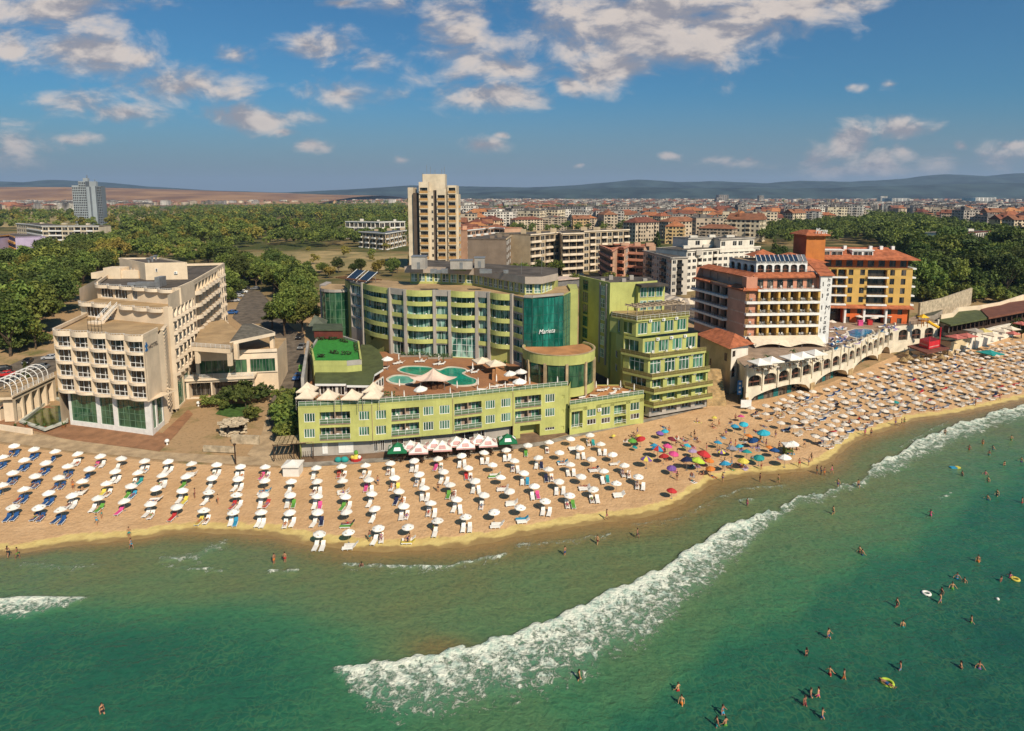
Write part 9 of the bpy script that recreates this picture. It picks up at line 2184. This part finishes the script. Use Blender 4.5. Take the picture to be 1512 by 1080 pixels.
# ---- cars
def car(px, py, rz, col, label, group, van=False):
 g_ = ground(px, py); t = thing('parked_car', label, 'car', g_ + Vector((0, 0, .07)), group, rz)
 k = ('car', col, van)
 if k not in CACHE:
  pm = mat('car_paint_' + col, {'white': (.72, .72, .70), 'red': (.45, .02, .02), 'blue': (.03, .10, .28), 'dark': (.02, .022, .026), 'silver': (.38, .38, .39), 'grey': (.14, .145, .15)}[col], .28, .04, 1, spec=.6)
  prof = [(-2.1, .3), (-2.12, .7), (-1.98, .86), (-1.2, .93), (-.55, 1.42), (1.0, 1.45), (1.7, .98), (2.05, .9), (2.12, .55), (2.08, .3)] if not van else [(-2.2, .3), (-2.25, .8), (-1.9, 1.0), (-1.5, 1.75), (2.1, 1.8), (2.2, .9), (2.2, .3)]
  m = MB(); n_ = len(prof)
  def wdt(z): return .84 if z < 1.0 else .84 - (z - 1.0) * .35
  L_ = [(x, -wdt(z), z) for x, z in prof]; R_ = [(x, wdt(z), z) for x, z in prof]
  m.add(L_ + R_, [(i, i + 1, n_ + i + 1, n_ + i) for i in range(n_ - 1)] + [tuple(range(n_ - 1, -1, -1)), tuple(range(n_, 2 * n_)), (n_ - 1, 0, n_, 2 * n_ - 1)]); body = m.mesh('body', [pm])
  m = MB(); a = 3 if not van else 2; e = 5 if not van else 4
  def gl_(x0, z0, x1, z1, up): pts = [(x0, -wdt(z0) * .9, z0), (x0, wdt(z0) * .9, z0), (x1, wdt(z1) * .9, z1), (x1, -wdt(z1) * .9, z1)]; m.poly([(x + up[0], y, z + up[1]) for x, y, z in pts]); m.poly([(x + up[0], y, z + up[1]) for x, y, z in pts[::-1]])
  (x0, z0), (x1, z1) = prof[a], prof[a + 1]; gl_(x0 + .08, z0 + .05, x1 - .05, z1 - .05, (-.02, .03))
  if not van: (x0, z0), (x1, z1) = prof[6], prof[5]; gl_(x0 - .08, z0 + .05, x1 + .05, z1 - .05, (.02, .03))
  for s in (-1, 1):
   for (xa, xb) in ((-.95, .15), (.22, 1.25)) if not van else ((-1.4, -.5),): zz = 1.36 if not van else 1.65; q_ = [(xa - .1, s * (wdt(1.0) + .012), .98), (xb + .12, s * (wdt(1.0) + .012), .98), (xb - .1, s * (wdt(zz) + .012), zz), (xa + .35, s * (wdt(zz) + .012), zz)]; m.poly(q_ if s < 0 else q_[::-1])
  gls = m.mesh('window', [g_dark]); m = MB(); m.tube((0, -.1, 0), (0, .1, 0), .32, n=12, mi=0); m.tube((0, -.11, 0), (0, .11, 0), .17, n=10, mi=1); wh = m.mesh('wheel', [black, steel]); m = MB(); m.ball((0, 0, 0), .06, .16, .09); hl = m.mesh('headlight', [mat('lamp_glass', (.7, .7, .65), .15, .02, spec=.7)]); CACHE[k] = (body, gls, wh, hl)
 b, g2, w_, hl = CACHE[k]; kid(t, b, 'body'); kid(t, g2, 'window')
 for x in (-1.3, 1.3):
  for s in (-.78, .78): kid(t, w_, 'wheel', (x, s, .32))
 for s in (-.6, .6): kid(t, hl, 'headlight', (-2.08 if not van else -2.2, s, .68))
for c in ((408, 521, 1.75, 'red', 'red hatchback parked by the porch hedge, uppermost on the left kerb'), (405, 549, 1.75, 'white', 'white van parked between the red and the lower white car', True), (402, 572, 1.7, 'white', 'white saloon parked lowest on the left kerb of the street'), (443, 500, 1.6, 'dark', 'black car parked highest along the turf garden wall'), (446, 515, 1.6, 'grey', 'dark grey car parked below the black one by the turf garden'), (440, 560, 1.6, 'blue', 'blue car in the shade beside the restaurant wall'),
  (352, 439, .2, 'silver', 'silver car in the middle of the hotel car park row'), (358, 433, .2, 'white', 'white car at the far end of the hotel car park row'), (346, 446, .2, 'silver', 'silver car nearest the cream hotel in the car park row'), (342, 464, .1, 'blue', 'pale blue car parked closest to the scalloped wing'), (362, 427, .2, 'dark', 'black car under the trees at the end of the car park'), (377, 428, .3, 'grey', 'grey car leaving the shady end of the street'),
  (41, 537, 1.9, 'dark', 'black car alone on the far left street'), (9, 556, .5, 'red', 'red car parked among dark ones at the left edge'), (15, 563, .5, 'dark', 'black car in front of the red one at the left edge'), (3, 548, .5, 'dark', 'dark car behind the red one at the left edge'), (60, 545, .2, 'grey', 'grey car half hidden by the colonnade pergola'), (75, 531, .2, 'silver', 'silver car beside the cream hotel\'s left wall')): car(*c[:5], 'cars parked around the hotels', *(c[5:]))
g_ = ground(446, 548); m = MB(); m.bx(g_.x - .7, g_.x + .7, g_.y - .5, g_.y + .5, g_.z, g_.z + 1.5); m.bx(g_.x - .75, g_.x + .75, g_.y - .55, g_.y + .55, g_.z + 1.5, g_.z + 1.6); tag(m.build('waste_container', [FAB['green']]), 'bright green waste container at the restaurant wall beside the street', 'container')
print('people', nP, 'umbrellas', nU)
